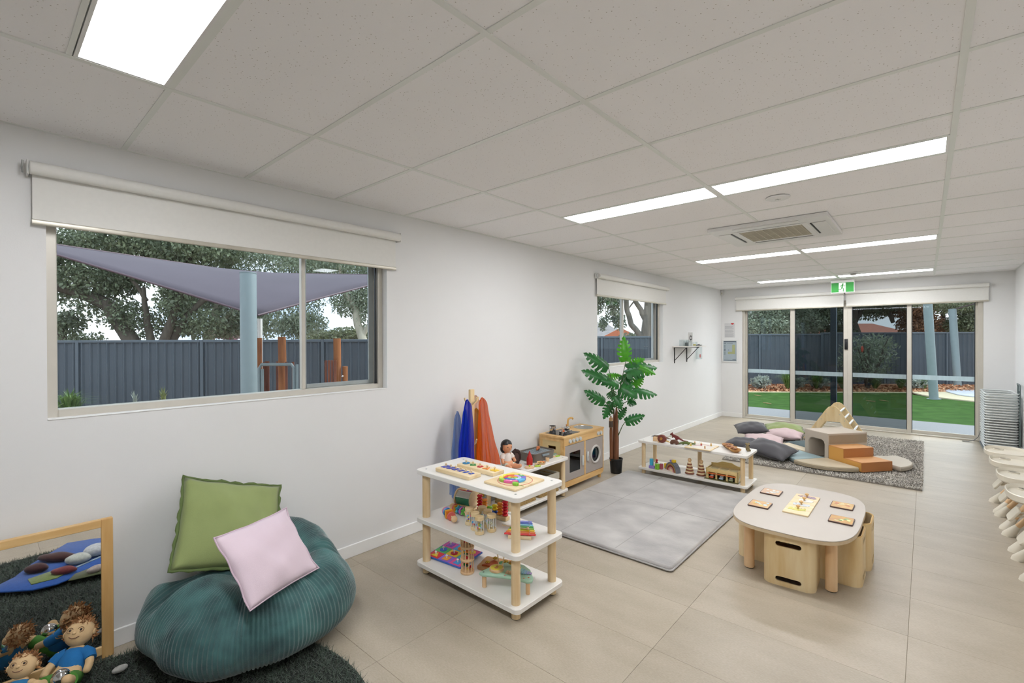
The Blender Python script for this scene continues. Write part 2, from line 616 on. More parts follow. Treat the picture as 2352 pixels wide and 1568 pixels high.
# ---- ceiling
q = B(); box(q, 0, RX, RY0, RY, RH + .03, RH + .12)
ceiling = struct(put('ceiling', q, mat('plenum_board', '#8c8a86', rough=.9), ang=None), 'suspended ceiling of speckled tiles in a white grid', 'ceiling')
m_ctile = bpy.data.materials.new('speckled_ceiling_tile'); m_ctile.use_nodes = True
MATS['speckled_ceiling_tile'] = m_ctile
n, l = m_ctile.node_tree.nodes, m_ctile.node_tree.links
b = n['Principled BSDF']; b.inputs['Roughness'].default_value = 0.85; b.inputs['Specular IOR Level'].default_value = .2
ge = n.new('ShaderNodeNewGeometry')
vo = n.new('ShaderNodeTexVoronoi'); vo.inputs['Scale'].default_value = 75
l.new(ge.outputs['Position'], vo.inputs['Vector'])
sp = n.new('ShaderNodeValToRGB'); sp.color_ramp.elements[0].position = 0.08; sp.color_ramp.elements[1].position = 0.19
sp.color_ramp.elements[0].color = lin('#b9b1a8'); sp.color_ramp.elements[1].color = lin('#f6f4f4')
l.new(vo.outputs['Distance'], sp.inputs['Fac'])
wc = n.new('ShaderNodeMath'); wc.operation = 'GREATER_THAN'; wc.inputs[1].default_value = 0.45
sr = n.new('ShaderNodeSeparateColor'); l.new(vo.outputs['Color'], sr.inputs['Color']); l.new(sr.outputs['Red'], wc.inputs[0])
mx = n.new('ShaderNodeMix'); mx.data_type = 'RGBA'; mx.inputs[6].default_value = lin('#f6f4f4')
l.new(wc.outputs[0], mx.inputs['Factor']); l.new(sp.outputs['Color'], mx.inputs[7]); l.new(mx.outputs[2], b.inputs['Base Color'])
bu = n.new('ShaderNodeBump'); bu.inputs['Strength'].default_value = 0.15; bu.inputs['Distance'].default_value = 0.004
l.new(mx.outputs[2], bu.inputs['Height']); l.new(bu.outputs['Normal'], b.inputs['Normal'])

cols = [(0, GX), (GX, GX + 1.2), (GX + 1.2, GX + 2.4), (GX + 2.4, RX)]
rows = []
j = -5
while GY + 0.6 * j < RY:
    rows.append(j); j += 1
light_rows = {-1: 1, 4: 1, 9: 1, 14: 1}
cache = {}
def ctile(x0, x1, y0, y1):
    y0, y1 = max(y0, RY0), min(y1, RY)
    if y1 - y0 < .03: return
    w, d = round(x1 - x0, 3), round(y1 - y0, 3)
    if (w, d) not in cache:
        q = B(); box(q, -w / 2 + .004, w / 2 - .004, -d / 2 + .004, d / 2 - .004, 0.003, 0.018)
        cache[(w, d)] = put('ceiling_tile', q, m_ctile, ceiling, ang=None, loc=((x0 + x1) / 2, (y0 + y1) / 2, RH))
    else:
        clone(cache[(w, d)], ceiling, ((x0 + x1) / 2, (y0 + y1) / 2, RH))
LIGHTS = []
for j in rows:
    y0, y1 = GY + .6 * j, GY + .6 * (j + 1)
    for ci, (x0, x1) in enumerate(cols):
        if (j in light_rows) and ci in (1, 2):
            ctile(x0, x1, y0, y1 - .3)
            LIGHTS.append((x0, x1, y1 - .3, y1))
        else:
            ctile(x0, x1, y0, y1)
for x in (GX, GX + 1.2, GX + 2.4):
    q = B(); box(q, x - .012, x + .012, RY0, RY, RH - .001, RH + .03)
    put('main_runner', q, m_grid, ceiling, ang=None)
tee = None
for j in rows + [rows[-1] + 1]:
    y = GY + .6 * j
    ylist = [y] + ([y + .3] if j in light_rows else [])
    for k, yy in enumerate(ylist):
        if not (RY0 < yy < RY): continue
        q = B(); 
        if k == 0: box(q, 0, RX, yy - .012, yy + .012, RH, RH + .03)
        else: box(q, GX, GX + 2.4, yy - .008, yy + .008, RH, RH + .03)
        put('cross_tee', q, m_grid, ceiling, ang=None)
for nm, a in (('wall_angle', (0, .02, RY0, RY)), ('wall_angle', (RX - .02, RX, RY0, RY)), ('wall_angle', (0, RX, RY - .02, RY))):
    q = B(); box(q, *a, RH - .0005, RH + .004); put(nm, q, m_grid, ceiling, ang=None)

# ---- ceiling light panels
m_panel = emit('light_diffuser', '#fbfcff', PANEL_POWER)
names = {0: 'in the nearest row', 4: '', 9: '', 14: ''}
for x0, x1, y0, y1 in LIGHTS:
    side = 'left' if x0 < 1.5 else 'right'
    row = 'nearest' if y0 < 1 else 'second' if y0 < 4 else 'third' if y0 < 7 else 'farthest'
    t = thing('ceiling_light', f'long recessed white ceiling light panel, {side} one of the {row} row', 'ceiling light', ((x0 + x1) / 2, (y0 + y1) / 2, RH), group='recessed ceiling light panels')
    w, d = x1 - x0, y1 - y0
    q = B()
    for a in ((-w / 2 + .012, -w / 2 + .024, -d / 2 + .012, d / 2 - .012), (w / 2 - .024, w / 2 - .012, -d / 2 + .012, d / 2 - .012), (-w / 2 + .024, w / 2 - .024, -d / 2 + .012, -d / 2 + .024), (-w / 2 + .024, w / 2 - .024, d / 2 - .024, d / 2 - .012)):
        box(q, *a, 0.0, 0.028)
    put('light_frame', q, m_white, t, ang=None)
    q = B(); box(q, -w / 2 + .024, w / 2 - .024, -d / 2 + .024, d / 2 - .024, 0.004, 0.012)
    put('diffuser', q, m_panel, t, ang=None)

# ---- windows
def window(name, W, mull, label, blind_label):
    y0, y1, z0, z1 = W
    t = bpy.data.objects.new(name, None); COL.objects.link(t); t.location = (0, y0, z0)
    struct(t, label, 'window')
    L, H = y1 - y0, z1 - z0
    q = B()
    fx0, fx1 = -.15, -.06
    fw = .042
    box(q, fx0, fx1, 0, fw, 0, H, bev=.004, seg=1); box(q, fx0, fx1, L - fw, L, 0, H, bev=.004, seg=1)
    box(q, fx0, fx1, fw, L - fw, 0, fw, bev=.004, seg=1); box(q, fx0, fx1, fw, L - fw, H - fw, H, bev=.004, seg=1)
    put('window_frame', q, m_alu, t, ang=None)
    m = mull
    q = B(); box(q, -.125, -.085, m - .022, m + .004, fw, H - fw, bev=.003, seg=1)
    put('meeting_stile', q, m_alu, t, ang=None)
    q = B(); 
    box(q, -.142, -.126, m - .01, m + .03, fw, H - fw, bev=.003, seg=1); box(q, -.142, -.126, L - fw - .045, L - fw, fw, H - fw, bev=.003, seg=1)
    box(q, -.142, -.126, m + .03, L - fw - .045, fw, fw + .03, bev=.003, seg=1)
    put('sash', q, mat('sash_shadow_side', '#a7aeae', rough=.35, metal=.3), t, ang=None)
    q = B(); box(q, -.084, -.07, L - fw - .022, L - fw - .008, fw, H - fw)
    put('seal', q, m_black, t, ang=None)
    q = B(); box(q, -.108, -.103, fw, m - .02, fw, H - fw); put('pane', q, m_glass, t, ang=None)
    q = B(); box(q, -.136, -.131, m + .03, L - fw - .045, fw + .03, H - fw); put('pane', q, m_glass, t, ang=None)
    # sill lining
    q = B(); box(q, -.06, .004, 0.001, L - .001, .0, .006, bev=.002, seg=1)
    put('sill', q, m_trim, t, ang=None)
    # roller blind
    bl = thing('roller_blind', blind_label, 'blind', (0, y0, 2.435))
    a, e = -.06, L + .085
    q = B(); cyl(q, (.055, a, 0), (.055, e, 0), .031, n=20, bev=.004); put('blind_tube', q, m_blind, bl)
    q = B(); box(q, .0235, .0255, a + .012, e - .02, -.245, -.01); put('blind_fabric', q, m_blind, bl, ang=None)
    q = B(); prism(q, rrect(.0175, .0335, -.262, -.236, .006, 4), a + .01, e - .018, Matrix(((1, 0, 0, 0), (0, 0, 1, 0), (0, 1, 0, 0), (0, 0, 0, 1))))
    put('bottom_rail', q, mat('blind_rail', '#c9c4b6', rough=.35, metal=.3), bl)
    for yy in (a - .008, e):
        q = B(); box(q, 0, .07, yy, yy + .008, -.035, .035, bev=.004, seg=2); put('bracket', q, m_white, bl, ang=None)
    q = B(); tube(q, [(.05, a - .02, .03), (.04, a - .022, 0), (.05, a - .02, -.03)], .004, 6); put('chain_end', q, m_steel, bl)
window('window_1', W1, 1.566 - .225 - .03, 'large sliding window overlooking purple shade sail', 'white roller blind half raised over the large near window')
window('window_2', W2, 0.87, 'smaller far window behind the potted plant', 'white roller blind over the far window behind the plant')

# ---- sliding door
d1 = bpy.data.objects.new('door_1', None); COL.objects.link(d1); d1.location = (0, RY, 0)
struct(d1, 'wide four panel aluminium glass sliding door to the garden', 'door')
q = B()
box(q, DX0, DX0 + .045, .02, .14, 0, DZ, bev=.004, seg=1); box(q, DX1 - .06, DX1, .02, .14, 0, DZ, bev=.004, seg=1)
box(q, DX0 + .045, DX1 - .06, .02, .14, DZ - .06, DZ, bev=.004, seg=1)
put('door_frame', q, m_alu, d1, ang=None)
q = B(); box(q, DX0, DX1, .0, .15, 0, .022, bev=.004, seg=1); put('threshold', q, m_alu, d1, ang=None)
def dpanel(x0, x1, yy, gl, sl, sr):
    q = B()
    box(q, x0, x0 + sl, yy, yy + .034, .022, DZ - .06, bev=.003, seg=1)
    box(q, x1 - sr, x1, yy, yy + .034, .022, DZ - .06, bev=.003, seg=1)
    box(q, x0 + sl, x1 - sr, yy, yy + .034, .022, .075, bev=.003, seg=1)
    box(q, x0 + sl, x1 - sr, yy, yy + .034, DZ - .12, DZ - .06, bev=.003, seg=1)
    p = put('door_panel', q, m_alu, d1, ang=None)
    q = B(); box(q, x0 + sl, x1 - sr, yy + .014, yy + .02, .075, DZ - .12); put('pane', q, gl, p, ang=None)
    q = B(); box(q, x0 + sl, x1 - sr, yy + .010, yy + .013, .925, 1.0); put('safety_strip', q, m_strip, p, ang=None)
    q = B(); box(q, x0 + sl, x0 + sl + .008, yy + .004, yy + .03, .075, DZ - .12); box(q, x1 - sr - .008, x1 - sr, yy + .004, yy + .03, .075, DZ - .12)
    put('gasket', q, m_black, p, ang=None)
    return p
m_strip = sheer('frosted_film_strip', '#c9d6da', alpha=.72, thr=.5)
dpanel(.45, 1.30, .085, m_glass, .035, .05)
dpanel(1.262, 2.165, .035, m_glass_t, .075, .06)
dpanel(2.165, 3.04, .035, m_glass_t, .065, .055)
dpanel(2.995, 3.84, .085, m_glass, .05, .03)
q = B(); box(q, 2.12, 2.17, .012, .036, 1.415, 1.605, bev=.006); h = put('door_lock', q, m_black, d1)
q = B(); box(q, 2.137, 2.153, .002, .014, 1.47, 1.56, bev=.004); put('lock_lever', q, m_black, h)
q = B(); ball(q, (2.145, .008, 1.512), (.008, .006, .008)); put('lock_button', q, m_chrome, h)
for x0, x1, lab in ((.29, 2.118, 'white roller blind above the left half of the sliding doors'), (2.146, 3.955, 'white roller blind above the right half of the sliding doors')):
    bl = thing('roller_blind', lab, 'blind', ((x0 + x1) / 2, RY, 2.435), group='blinds above the doors')
    w = (x1 - x0) / 2
    q = B(); cyl(q, (-w, -.055, 0), (w, -.055, 0), .031, n=20, bev=.004); put('blind_tube', q, m_blind, bl)
    q = B(); box(q, -w + .006, w - .006, -.0255, -.0235, -.235, -.01); put('blind_fabric', q, m_blind, bl, ang=None)
    q = B(); prism(q, rrect(-.0335, -.0175, -.256, -.232, .006, 4), -w + .006, w - .006, Matrix(((0, 0, 1, 0), (1, 0, 0, 0), (0, 1, 0, 0), (0, 0, 0, 1))))
    put('bottom_rail', q, MATS['blind_rail'], bl)
    for xx in (-w - .006, w):
        q = B(); box(q, xx, xx + .006, -.07, 0, -.035, .035, bev=.003); put('bracket', q, m_alu if xx > 0 and x0 < 1 else m_white, bl, ang=None)

# ---- ceiling and wall fittings
t = thing('air_conditioner', 'white square ceiling cassette air conditioner with slatted grille', 'air conditioner', (2.165, 4.95, RH))
q = B()
def ringplate(q, o, i, z0, z1):
    for a in ((-o, -i, -o, o), (i, o, -o, o), (-i, i, -o, -i), (-i, i, i, o)):
        box(q, *a, z0, z1)
ringplate(q, .465, .30, -.03, -.001)
put('cassette_panel', q, m_white, t, ang=None)
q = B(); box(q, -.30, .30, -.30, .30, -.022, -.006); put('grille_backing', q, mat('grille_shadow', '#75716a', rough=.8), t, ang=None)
q = B(); ringplate(q, .30, .255, -.034, -.022); gr = put('grille_frame', q, m_white, t, ang=None)
for k in range(22):
    q = B(); yy = -.25 + k * .5 / 21
    box(q, -.255, .255, yy - .005, yy + .005, -.032, -.022)
    put('grille_slat', q, mat('grille_beige', '#c4bda9', rough=.5), gr, ang=None)
for k in range(9):
    q = B(); xx = -.24 + k * .06
    box(q, xx - .003, xx + .003, -.255, .255, -.0335, -.0325)
    put('grille_rib', q, MATS['grille_beige'], gr, ang=None)
for rz in range(4):
    q = B(); box(q, .33, .43, -.26, .26, -.036, -.031, bev=.002, seg=1)
    bmesh.ops.rotate(q, verts=q.verts, cent=(0, 0, 0), matrix=Matrix.Rotation(rz * PI / 2, 3, 'Z'))
    f = put('louvre_flap', q, m_white, t, ang=None)
    q = B(); box(q, .312, .325, -.25, .25, -.0335, -.03)
    bmesh.ops.rotate(q, verts=q.verts, cent=(0, 0, 0), matrix=Matrix.Rotation(rz * PI / 2, 3, 'Z'))
    put('air_slot', q, m_black, t, ang=None)
t = thing('ceiling_sensor', 'flat round white ceiling disc beside the second light row', 'sensor', (2.423, 3.812, RH))
q = B(); lathe(q, [(0.0, -.014), (.06, -.014), (.076, -.008), (.078, -.0005)], n=32); put('disc', q, m_white, t)
q = B(); box(q, -.018, .018, -.002, .002, -.0155, -.0135); box(q, -.002, .002, -.018, .018, -.0155, -.0135); put('emblem', q, mat('grey_print', '#a9a9a6'), t, ang=None)
t = thing('smoke_detector', 'small white domed smoke detector near the exit sign', 'smoke detector', (2.385, 8.90, RH))
q = B(); lathe(q, [(0.0, -.012), (.06, -.012), (.062, -.0005)], n=24); put('base_ring', q, m_white, t)
q = B(); lathe(q, [(0.0, -.05), (.028, -.048), (.04, -.038), (.045, -.012)], n=24); put('dome', q, m_white, t)
q = B(); lathe(q, [(.0445, -.034), (.0455, -.034), (.0455, -.026), (.0445, -.026)], n=24); put('vent_ring', q, mat('vent_dark', '#55534f'), t)

t = thing('exit_sign', 'green running man exit sign hanging before the doors', 'sign', (2.14, 9.9, RH), rz=0)
q = B(); box(q, -.17, .17, -.03, .03, -.045, -.0005, bev=.006); put('housing', q, m_white, t, ang=None)
q = B(); box(q, -.168, .168, -.012, .012, -.225, -.045, bev=.004); put('white_border', q, m_white, t, ang=None)
m_green = emit('exit_green', '#08801f', .06)
m_exw = emit('exit_white', '#e6f2e6', .12)
q = B(); box(q, -.16, .16, -.0145, -.012, -.216, -.052); put('green_face', q, m_green, t, ang=None)
q = B(); box(q, -.052, .046, -.0165, -.0145, -.212, -.056); put('doorway_symbol', q, m_exw, t, ang=None)
XZ = Matrix(((1, 0, 0, 0), (0, 0, 1, 0), (0, 1, 0, 0), (0, 0, 0, 1)))
man = put('running_man', prism(B(), circ(.006, -.078, .012, 16), -.0185, -.0165, XZ), m_green, t, ang=None)
def limb(pts, w):
    q = B()
    for (a, b_) in zip(pts, pts[1:]):
        a, b_ = Vector(a), Vector(b_); d = (b_ - a).normalized(); s_ = Vector((-d.y, d.x)) * w
        a2, b2 = a - d * w * .6, b_ + d * w * .6
        prism(q, [tuple(a2 + s_), tuple(b2 + s_), tuple(b2 - s_), tuple(a2 - s_)], -.0185, -.0165, XZ)
    return q
for pts, w in (([(.0, -.094), (-.006, -.135)], .010), ([(-.002, -.097), (-.028, -.106), (-.036, -.126)], .0042), ([(.004, -.098), (.022, -.116), (.038, -.106)], .0042),
               ([(-.006, -.138), (-.02, -.165), (-.054, -.168)], .0055), ([(-.004, -.138), (.016, -.162), (.012, -.198), (.022, -.2)], .0055)):
    put('limb', limb(pts, w), m_green, man, ang=None)

t = thing('motion_sensor', 'small white motion sensor in the far upper corner', 'sensor', (.03, RY - .045, 2.52))
q = B(); box(q, -.025, .025, -.02, .03, 0, .11, bev=.008); put('body', q, m_white, t)
q = B(); box(q, -.016, .016, -.024, -.019, .02, .06, bev=.003); put('lens', q, mat('sensor_lens', '#d8d4c8', rough=.3), t)

t = thing('notice_sheet', 'white printed notice with red badge beside the doors', 'paper', (.165, RY - .001, 1.64))
q = B(); box(q, -.1, .1, -.0015, 0, .0, .30); put('sheet', q, mat('paper', '#d6d6d6', rough=.8, var=.01), t, ang=None)
q = B(); prism(q, [(.085 * 1 - .03 + .03 * math.cos(a), .30 - .032 * math.sin(a)) for a in [PI * k / 12 for k in range(13)]], -.0026, -.0015, XZ); put('red_badge', q, paint('#c8302e'), t, ang=None)
for k in range(15):
    if k in (4, 9): continue
    q = B(); w = .1 * (0.95 - .25 * random.random()); box(q, -.09, -.09 + w * 1.8, -.0021, -.0015, .235 - k * .0155 - .004, .235 - k * .0155)
    put('text_line', q, mat('print_grey', '#8e9096'), t, ang=None)
t = thing('evacuation_plan', 'white framed evacuation plan with yellow floor plan', 'framed plan', (.172, RY - .001, 1.13))
q = B()
for a in ((-.153, -.13, 0, .465), (.13, .153, 0, .465), (-.13, .13, 0, .023), (-.13, .13, .442, .465)):
    box(q, a[0], a[1], -.016, 0, a[2], a[3], bev=.003, seg=1)
put('frame', q, m_white, t, ang=None)
q = B(); box(q, -.13, .13, -.006, -.001, .023, .442); put('sheet', q, mat('plan_paper', '#cdced6', rough=.3, var=.01), t, ang=None)
for nm, a, c in (('title_bar', (-.12, .12, .418, .432), '#3c4254'), ('footer_bar', (-.12, .12, .035, .044), '#6a7084'), ('floor_plan', (.045, .1, .17, .36), '#cfc78c'), ('floor_plan', (-.04, .045, .17, .215), '#cfc78c'), ('blue_mark', (-.035, -.015, .245, .258), '#4a5aa8'), ('text_block', (-.12, -.075, .385, .40), '#8a8d98'), ('text_block', (-.06, .06, .385, .395), '#a4a6ae'), ('text_block', (-.12, -.085, .30, .36), '#b0b2ba'), ('text_block', (-.12, -.085, .15, .22), '#b0b2ba'), ('text_block', (-.12, -.085, .23, .28), '#9a9ca4'), ('logo_block', (.05, .115, .05, .062), '#7d8292')):
    q = B(); box(q, a[0], a[1], -.0068, -.006, a[2], a[3]); put(nm, q, paint(c), t, ang=None)
q = B(); box(q, -.13, .13, -.0105, -.0095, .023, .442); put('cover_pane', q, m_glass, t, ang=None)

# wall shelf with clear containers
t = thing('wall_shelf', 'white wall shelf on two black triangle brackets', 'shelf', (0, 7.76, 1.475))
q = B(); box(q, 0.001, .25, 0, .92, 0, .018, bev=.002, seg=1); put('board', q, m_wlam, t, ang=None)
for yy in (.09, .64):
    q = B(); w = .006
    box(q, .001, .013, yy - w, yy + w, -.27, 0); box(q, .013, .225, yy - w, yy + w, -.012, 0)
    tube(q, [(.01, yy, -.225), (.21, yy, -.008)], .006, 6)
    put('bracket', q, m_black, t, ang=None)
m_acr = glass('clear_acrylic', '#fbfdfd', .02)
def acrylic(loc, w, d, h, label, top=False):
    t = thing('acrylic_box', label, 'container', loc)
    q = B(); k = .003
    box(q, -w / 2, w / 2, -d / 2, d / 2, 0, k)
    for a in ((-w / 2, -w / 2 + k, -d / 2, d / 2), (w / 2 - k, w / 2, -d / 2, d / 2), (-w / 2, w / 2, -d / 2, -d / 2 + k), (-w / 2, w / 2, d / 2 - k, d / 2)):
        box(q, *a, k, h)
    put('tray_walls', q, m_acr, t, ang=None)
    return t
acrylic((.12, 7.98, 1.4935), .12, .12, .11, 'small clear acrylic container at the left end of the wall shelf')
t = acrylic((.12, 8.14, 1.4935), .1, .12, .09, 'clear acrylic container in the middle of the wall shelf')
q = B(); box(q, -.035, .035, -.045, .045, .004, .06, bev=.004); put('card_stack', q, mat('card', '#d5d5d0', rough=.8), t, ang=None)
t = thing('thermometer', 'upright white thermometer card with black gauge on wall shelf', 'thermometer', (.1, 8.32, 1.4935))
q = B(); box(q, -.04, .04, -.003, .003, 0, .24, bev=.001, seg=1); put('card', q, m_white, t, ang=None)
q = B(); lathe(q, [(0, 0), (.028, 0), (.028, .012), (0, .012)], n=20, mtx=Matrix.Translation((.012, -.003, .14)) @ Matrix.Rotation(PI / 2, 4, 'X') @ Matrix.Diagonal((.7, 1.5, 1, 1))); put('gauge', q, m_black, t)
q = B(); lathe(q, [(0, .012), (.018, .012), (.018, .014), (0, .014)], n=20, mtx=Matrix.Translation((.015, -.003, .14)) @ Matrix.Rotation(PI / 2, 4, 'X') @ Matrix.Diagonal((.6, 1.5, 1, 1))); put('gauge_face', q, m_white, t)
t = acrylic((.13, 8.44, 1.4935), .07, .09, .07, 'clear acrylic cup beside the thermometer on the wall shelf')
q = B(); box(q, -.02, .02, -.02, .02, .004, .03, bev=.003); put('yellow_tag', q, paint('#d7c36a'), t)
t = thing('phone_handset', 'grey flat handset at the right end of the wall shelf', 'handset', (.15, 8.59, 1.4935))
q = B(); box(q, -.05, .05, -.03, .03, 0, .018, bev=.005); put('body', q, mat('handset_grey', '#8d8d8c'), t)
q = B(); box(q, -.015, .015, -.02, .02, .018, .028, bev=.003); put('cradle', q, m_black, t)
t = acrylic((.06, 8.85, 1.24), .07, .14, .23, 'tall clear acrylic holder fixed to wall below the shelf')
q = B(); box(q, .02, .026, -.025, .025, .03, .09); put('red_card', q, paint('#c65a52'), t, ang=None)
# ================================================================== GARDEN
GZ = -0.03
m_soil = mat('garden_soil', '#7f6a55', rough=.95, var=.2, scale=6, bump=.3, bscale=80)
q = B(); box(q, -60, 60, -45, 75, -.45, -.12)
struct(put('ground', q, m_soil, ang=None), 'bare garden soil around the building', 'ground')
def slab(name, poly, z0, z1, m, label, cat, kind='structure'):
    q = B(); prism(q, poly, z0, z1)
    o = put(name, q, m, ang=None); o['kind'] = kind; o['label'] = label; o['category'] = cat
    return o
m_pave = mat('exposed_concrete', '#8b8d90', rough=.8, var=.09, scale=45, bump=.15, bscale=200)
patio = slab('patio', [(-.25, RY + .2), (4.6, RY + .2), (4.6, 12.28), (-.25, 12.28)], -.119, -.02, m_pave, 'grey concrete patio outside the sliding doors', 'patio')
q = B(); box(q, -.25, 4.6, 12.283, 12.29, -.02, -.017)
m_turf = mat('artificial_turf', '#31561e', rough=.9, col2='#456c2d', scale=3.5, bump=.6, bscale=260, detail=8, spec=.1)
MUL = [(-3.4, 13.6), (-1.05, 15.45), (2.9, 18.5)]
slab('lawn', [(-3.5, 12.283), (9.5, 12.283), (9.5, 16.3), (5.6, 16.5), (4.4, 16.75), (3.4, 17.35), (2.95, 18.0), (2.85, 18.48), (-1.05, 15.45), (-3.5, 13.5)], -.119, GZ, m_turf, 'bright green artificial lawn beyond the patio', 'lawn')
m_kerb = mat('kerb_concrete', '#d9cfa8', rough=.8, var=.05)
q = B(); tube(q, [(-3.5, 13.53, -.04), (-1.05, 15.49, -.04), (2.88, 18.53, -.04)], .035, 8); k = put('trim_1', q, m_kerb); struct(k, 'thin cream edging between lawn and mulch', 'edging')
q = B()
fr = [(-6.2, 11.5), (-3.6, 13.55), (-1.07, 15.5), (2.9, 18.55), (3.9, 21.6), (12.5, 27.0)]
bk = [(-7.6, 13.4), (-5.2, 15.6), (-2.7, 17.6), (.3, 20.0), (3.2, 22.4), (11.5, 29.2)]
fv = [q.verts.new((x, y, -.045)) for x, y in fr]; bv_ = [q.verts.new((x, y, .10)) for x, y in bk]; fd = [q.verts.new((x, y, -.119)) for x, y in fr]
for i in range(5):
    q.faces.new((fv[i], fv[i + 1], bv_[i + 1], bv_[i])); q.faces.new((fd[i], fd[i + 1], fv[i + 1], fv[i]))
bed = put('mulch_bed', q, mat('mulch_base', '#a5745a', rough=.95, var=.25, scale=40), ang=None); bed['kind'] = 'structure'; bed['label'] = 'mulch covered garden bed along the back fence'; bed['category'] = 'garden bed'
# wood chips
nC = 9000
tt = NR.random(nC); side = NR.random(nC) * 1.7
px = -3.6 + tt * 12.0; py = 13.55 + tt * 9.4 + side
c = np.stack([px, py, -.035 + side / 2.2 * .14 + NR.random(nC) * .03], 1)
ang = NR.random(nC) * 6.28; tilt = (NR.random(nC) - .5) * 1.2
L = .025 + NR.random(nC) * .045; wd = .012 + NR.random(nC) * .02
ax = np.stack([np.cos(ang) * np.cos(tilt), np.sin(ang) * np.cos(tilt), np.sin(tilt)], 1); bx = np.stack([-np.sin(ang), np.cos(ang), NR.random(nC) * .4], 1)
L = L * 1.3; wd = wd * 1.3
V = np.stack([c + ax * L[:, None], c + bx * wd[:, None], c - ax * L[:, None], c - bx * wd[:, None]], 1)
o = fast_mesh('wood_chips', V, 4, [(0, 1, 2, 3)], mat('wood_chip', '#c07a52', rough=.9, col2='#e0b48c', scale=8, island=.35))
tag(o, 'orange brown wood chip mulch along the back fence', 'mulch', kind='stuff')
o['kind'] = 'stuff'
# splash pad
slab('splash_pad', [(4.6 + 1.75 * math.cos(a), 19.3 + 2.35 * math.sin(a)) for a in [2 * PI * k / 48 for k in range(48)]], -.045, -.012, mat('cream_concrete', '#d3c9a9', rough=.8, var=.05), 'round cream concrete pad beyond the lawn', 'paving')
q = B(); prism(q, [(4.95 + (1.28 + .05 * math.sin(5 * a)) * math.cos(a), 19.4 + (1.6 + .06 * math.sin(7 * a)) * math.sin(a)) for a in [2 * PI * k / 48 for k in range(48)]], -.012, .015, bev=.01)
tag(put('sandpit_cover', q, mat('cover_sheet', '#ccd2dc', rough=.5, var=.06, scale=5, bump=.3, bscale=8)), 'pale blue cover sheet lying on the round concrete pad', 'cover')

# ---- fences
m_fence = mat('slate_steel_fence', '#4f5963', rough=.55, var=.05, scale=2)
m_fpost = mat('slate_steel_post', '#59646e', rough=.5, var=.03)
def fence(P, Q, zt, zb, label, rib=.161, panel=2.37):
    P, Q = Vector(P), Vector(Q)
    d = (Q - P); L = d.length; d.normalize()
    panel = L / max(1, round(L / panel))
    t = thing('steel_fence', label, 'fence', (P.x, P.y, zb), math.atan2(d.y, d.x), group='dark slate steel fences around the garden')
    h = zt - zb
    x = 0
    pm = None; po = None
    while x < L - .05:
        e = min(x + panel, L)
        if pm is None:
            vs, fs = [], []
            prof = [(.015, 0)]
            k = .05
            while k < panel - .10:
                prof += [(k, 0), (k + .028, -.028), (k + .046, -.028), (k + .07, 0)]
                k += rib
            prof.append((panel - .015, 0))
            for (a, b_) in prof:
                vs += [(a, b_, 0.04), (a, b_, h - .05)]
            fs = [(2 * i, 2 * i + 2, 2 * i + 3, 2 * i + 1) for i in range(len(prof) - 1)]
            pm = arr_mesh('fence_panel', vs, fs, m_fence, t); pm.location = (x, 0, 0)
            q = B(); box(q, -.03, .03, -.035, .035, 0, h); po = put('post', q, m_fpost, t, ang=None); po.location = (x, 0, 0)
            q = B(); box(q, .03, panel - .03, -.034, .03, h - .055, h, bev=.006, seg=1); box(q, .03, panel - .03, -.034, .03, 0, .05)
            ra = put('rail', q, m_fpost, t, ang=None); ra.location = (x, 0, 0)
        else:
            clone(pm, t, (x, 0, 0)); clone(po, t, (x, 0, 0)); clone(ra, t, (x, 0, 0))
        x += panel
    clone(po, t, (x, 0, 0))
    return t
def flat(u, d): 
    p = at(u, 779, d); return (p.x, p.y, 0)
fence(flat(-420, 9.2), flat(1010, 9.95), 1.63, -.17, 'long slate steel fence seen through the large near window')
fence(flat(1215, 12.7), flat(1535, 13.7), 1.70, -.12, 'slate steel fence seen through the smaller far window')
fence(flat(1600, 15.9), flat(1886, 16.1), 1.775, -.12, 'lower slate steel fence behind the left door panes')
fence(flat(1888, 16.1), flat(2460, 16.1), 1.82, -.12, 'taller slate steel fence behind the right door panes')

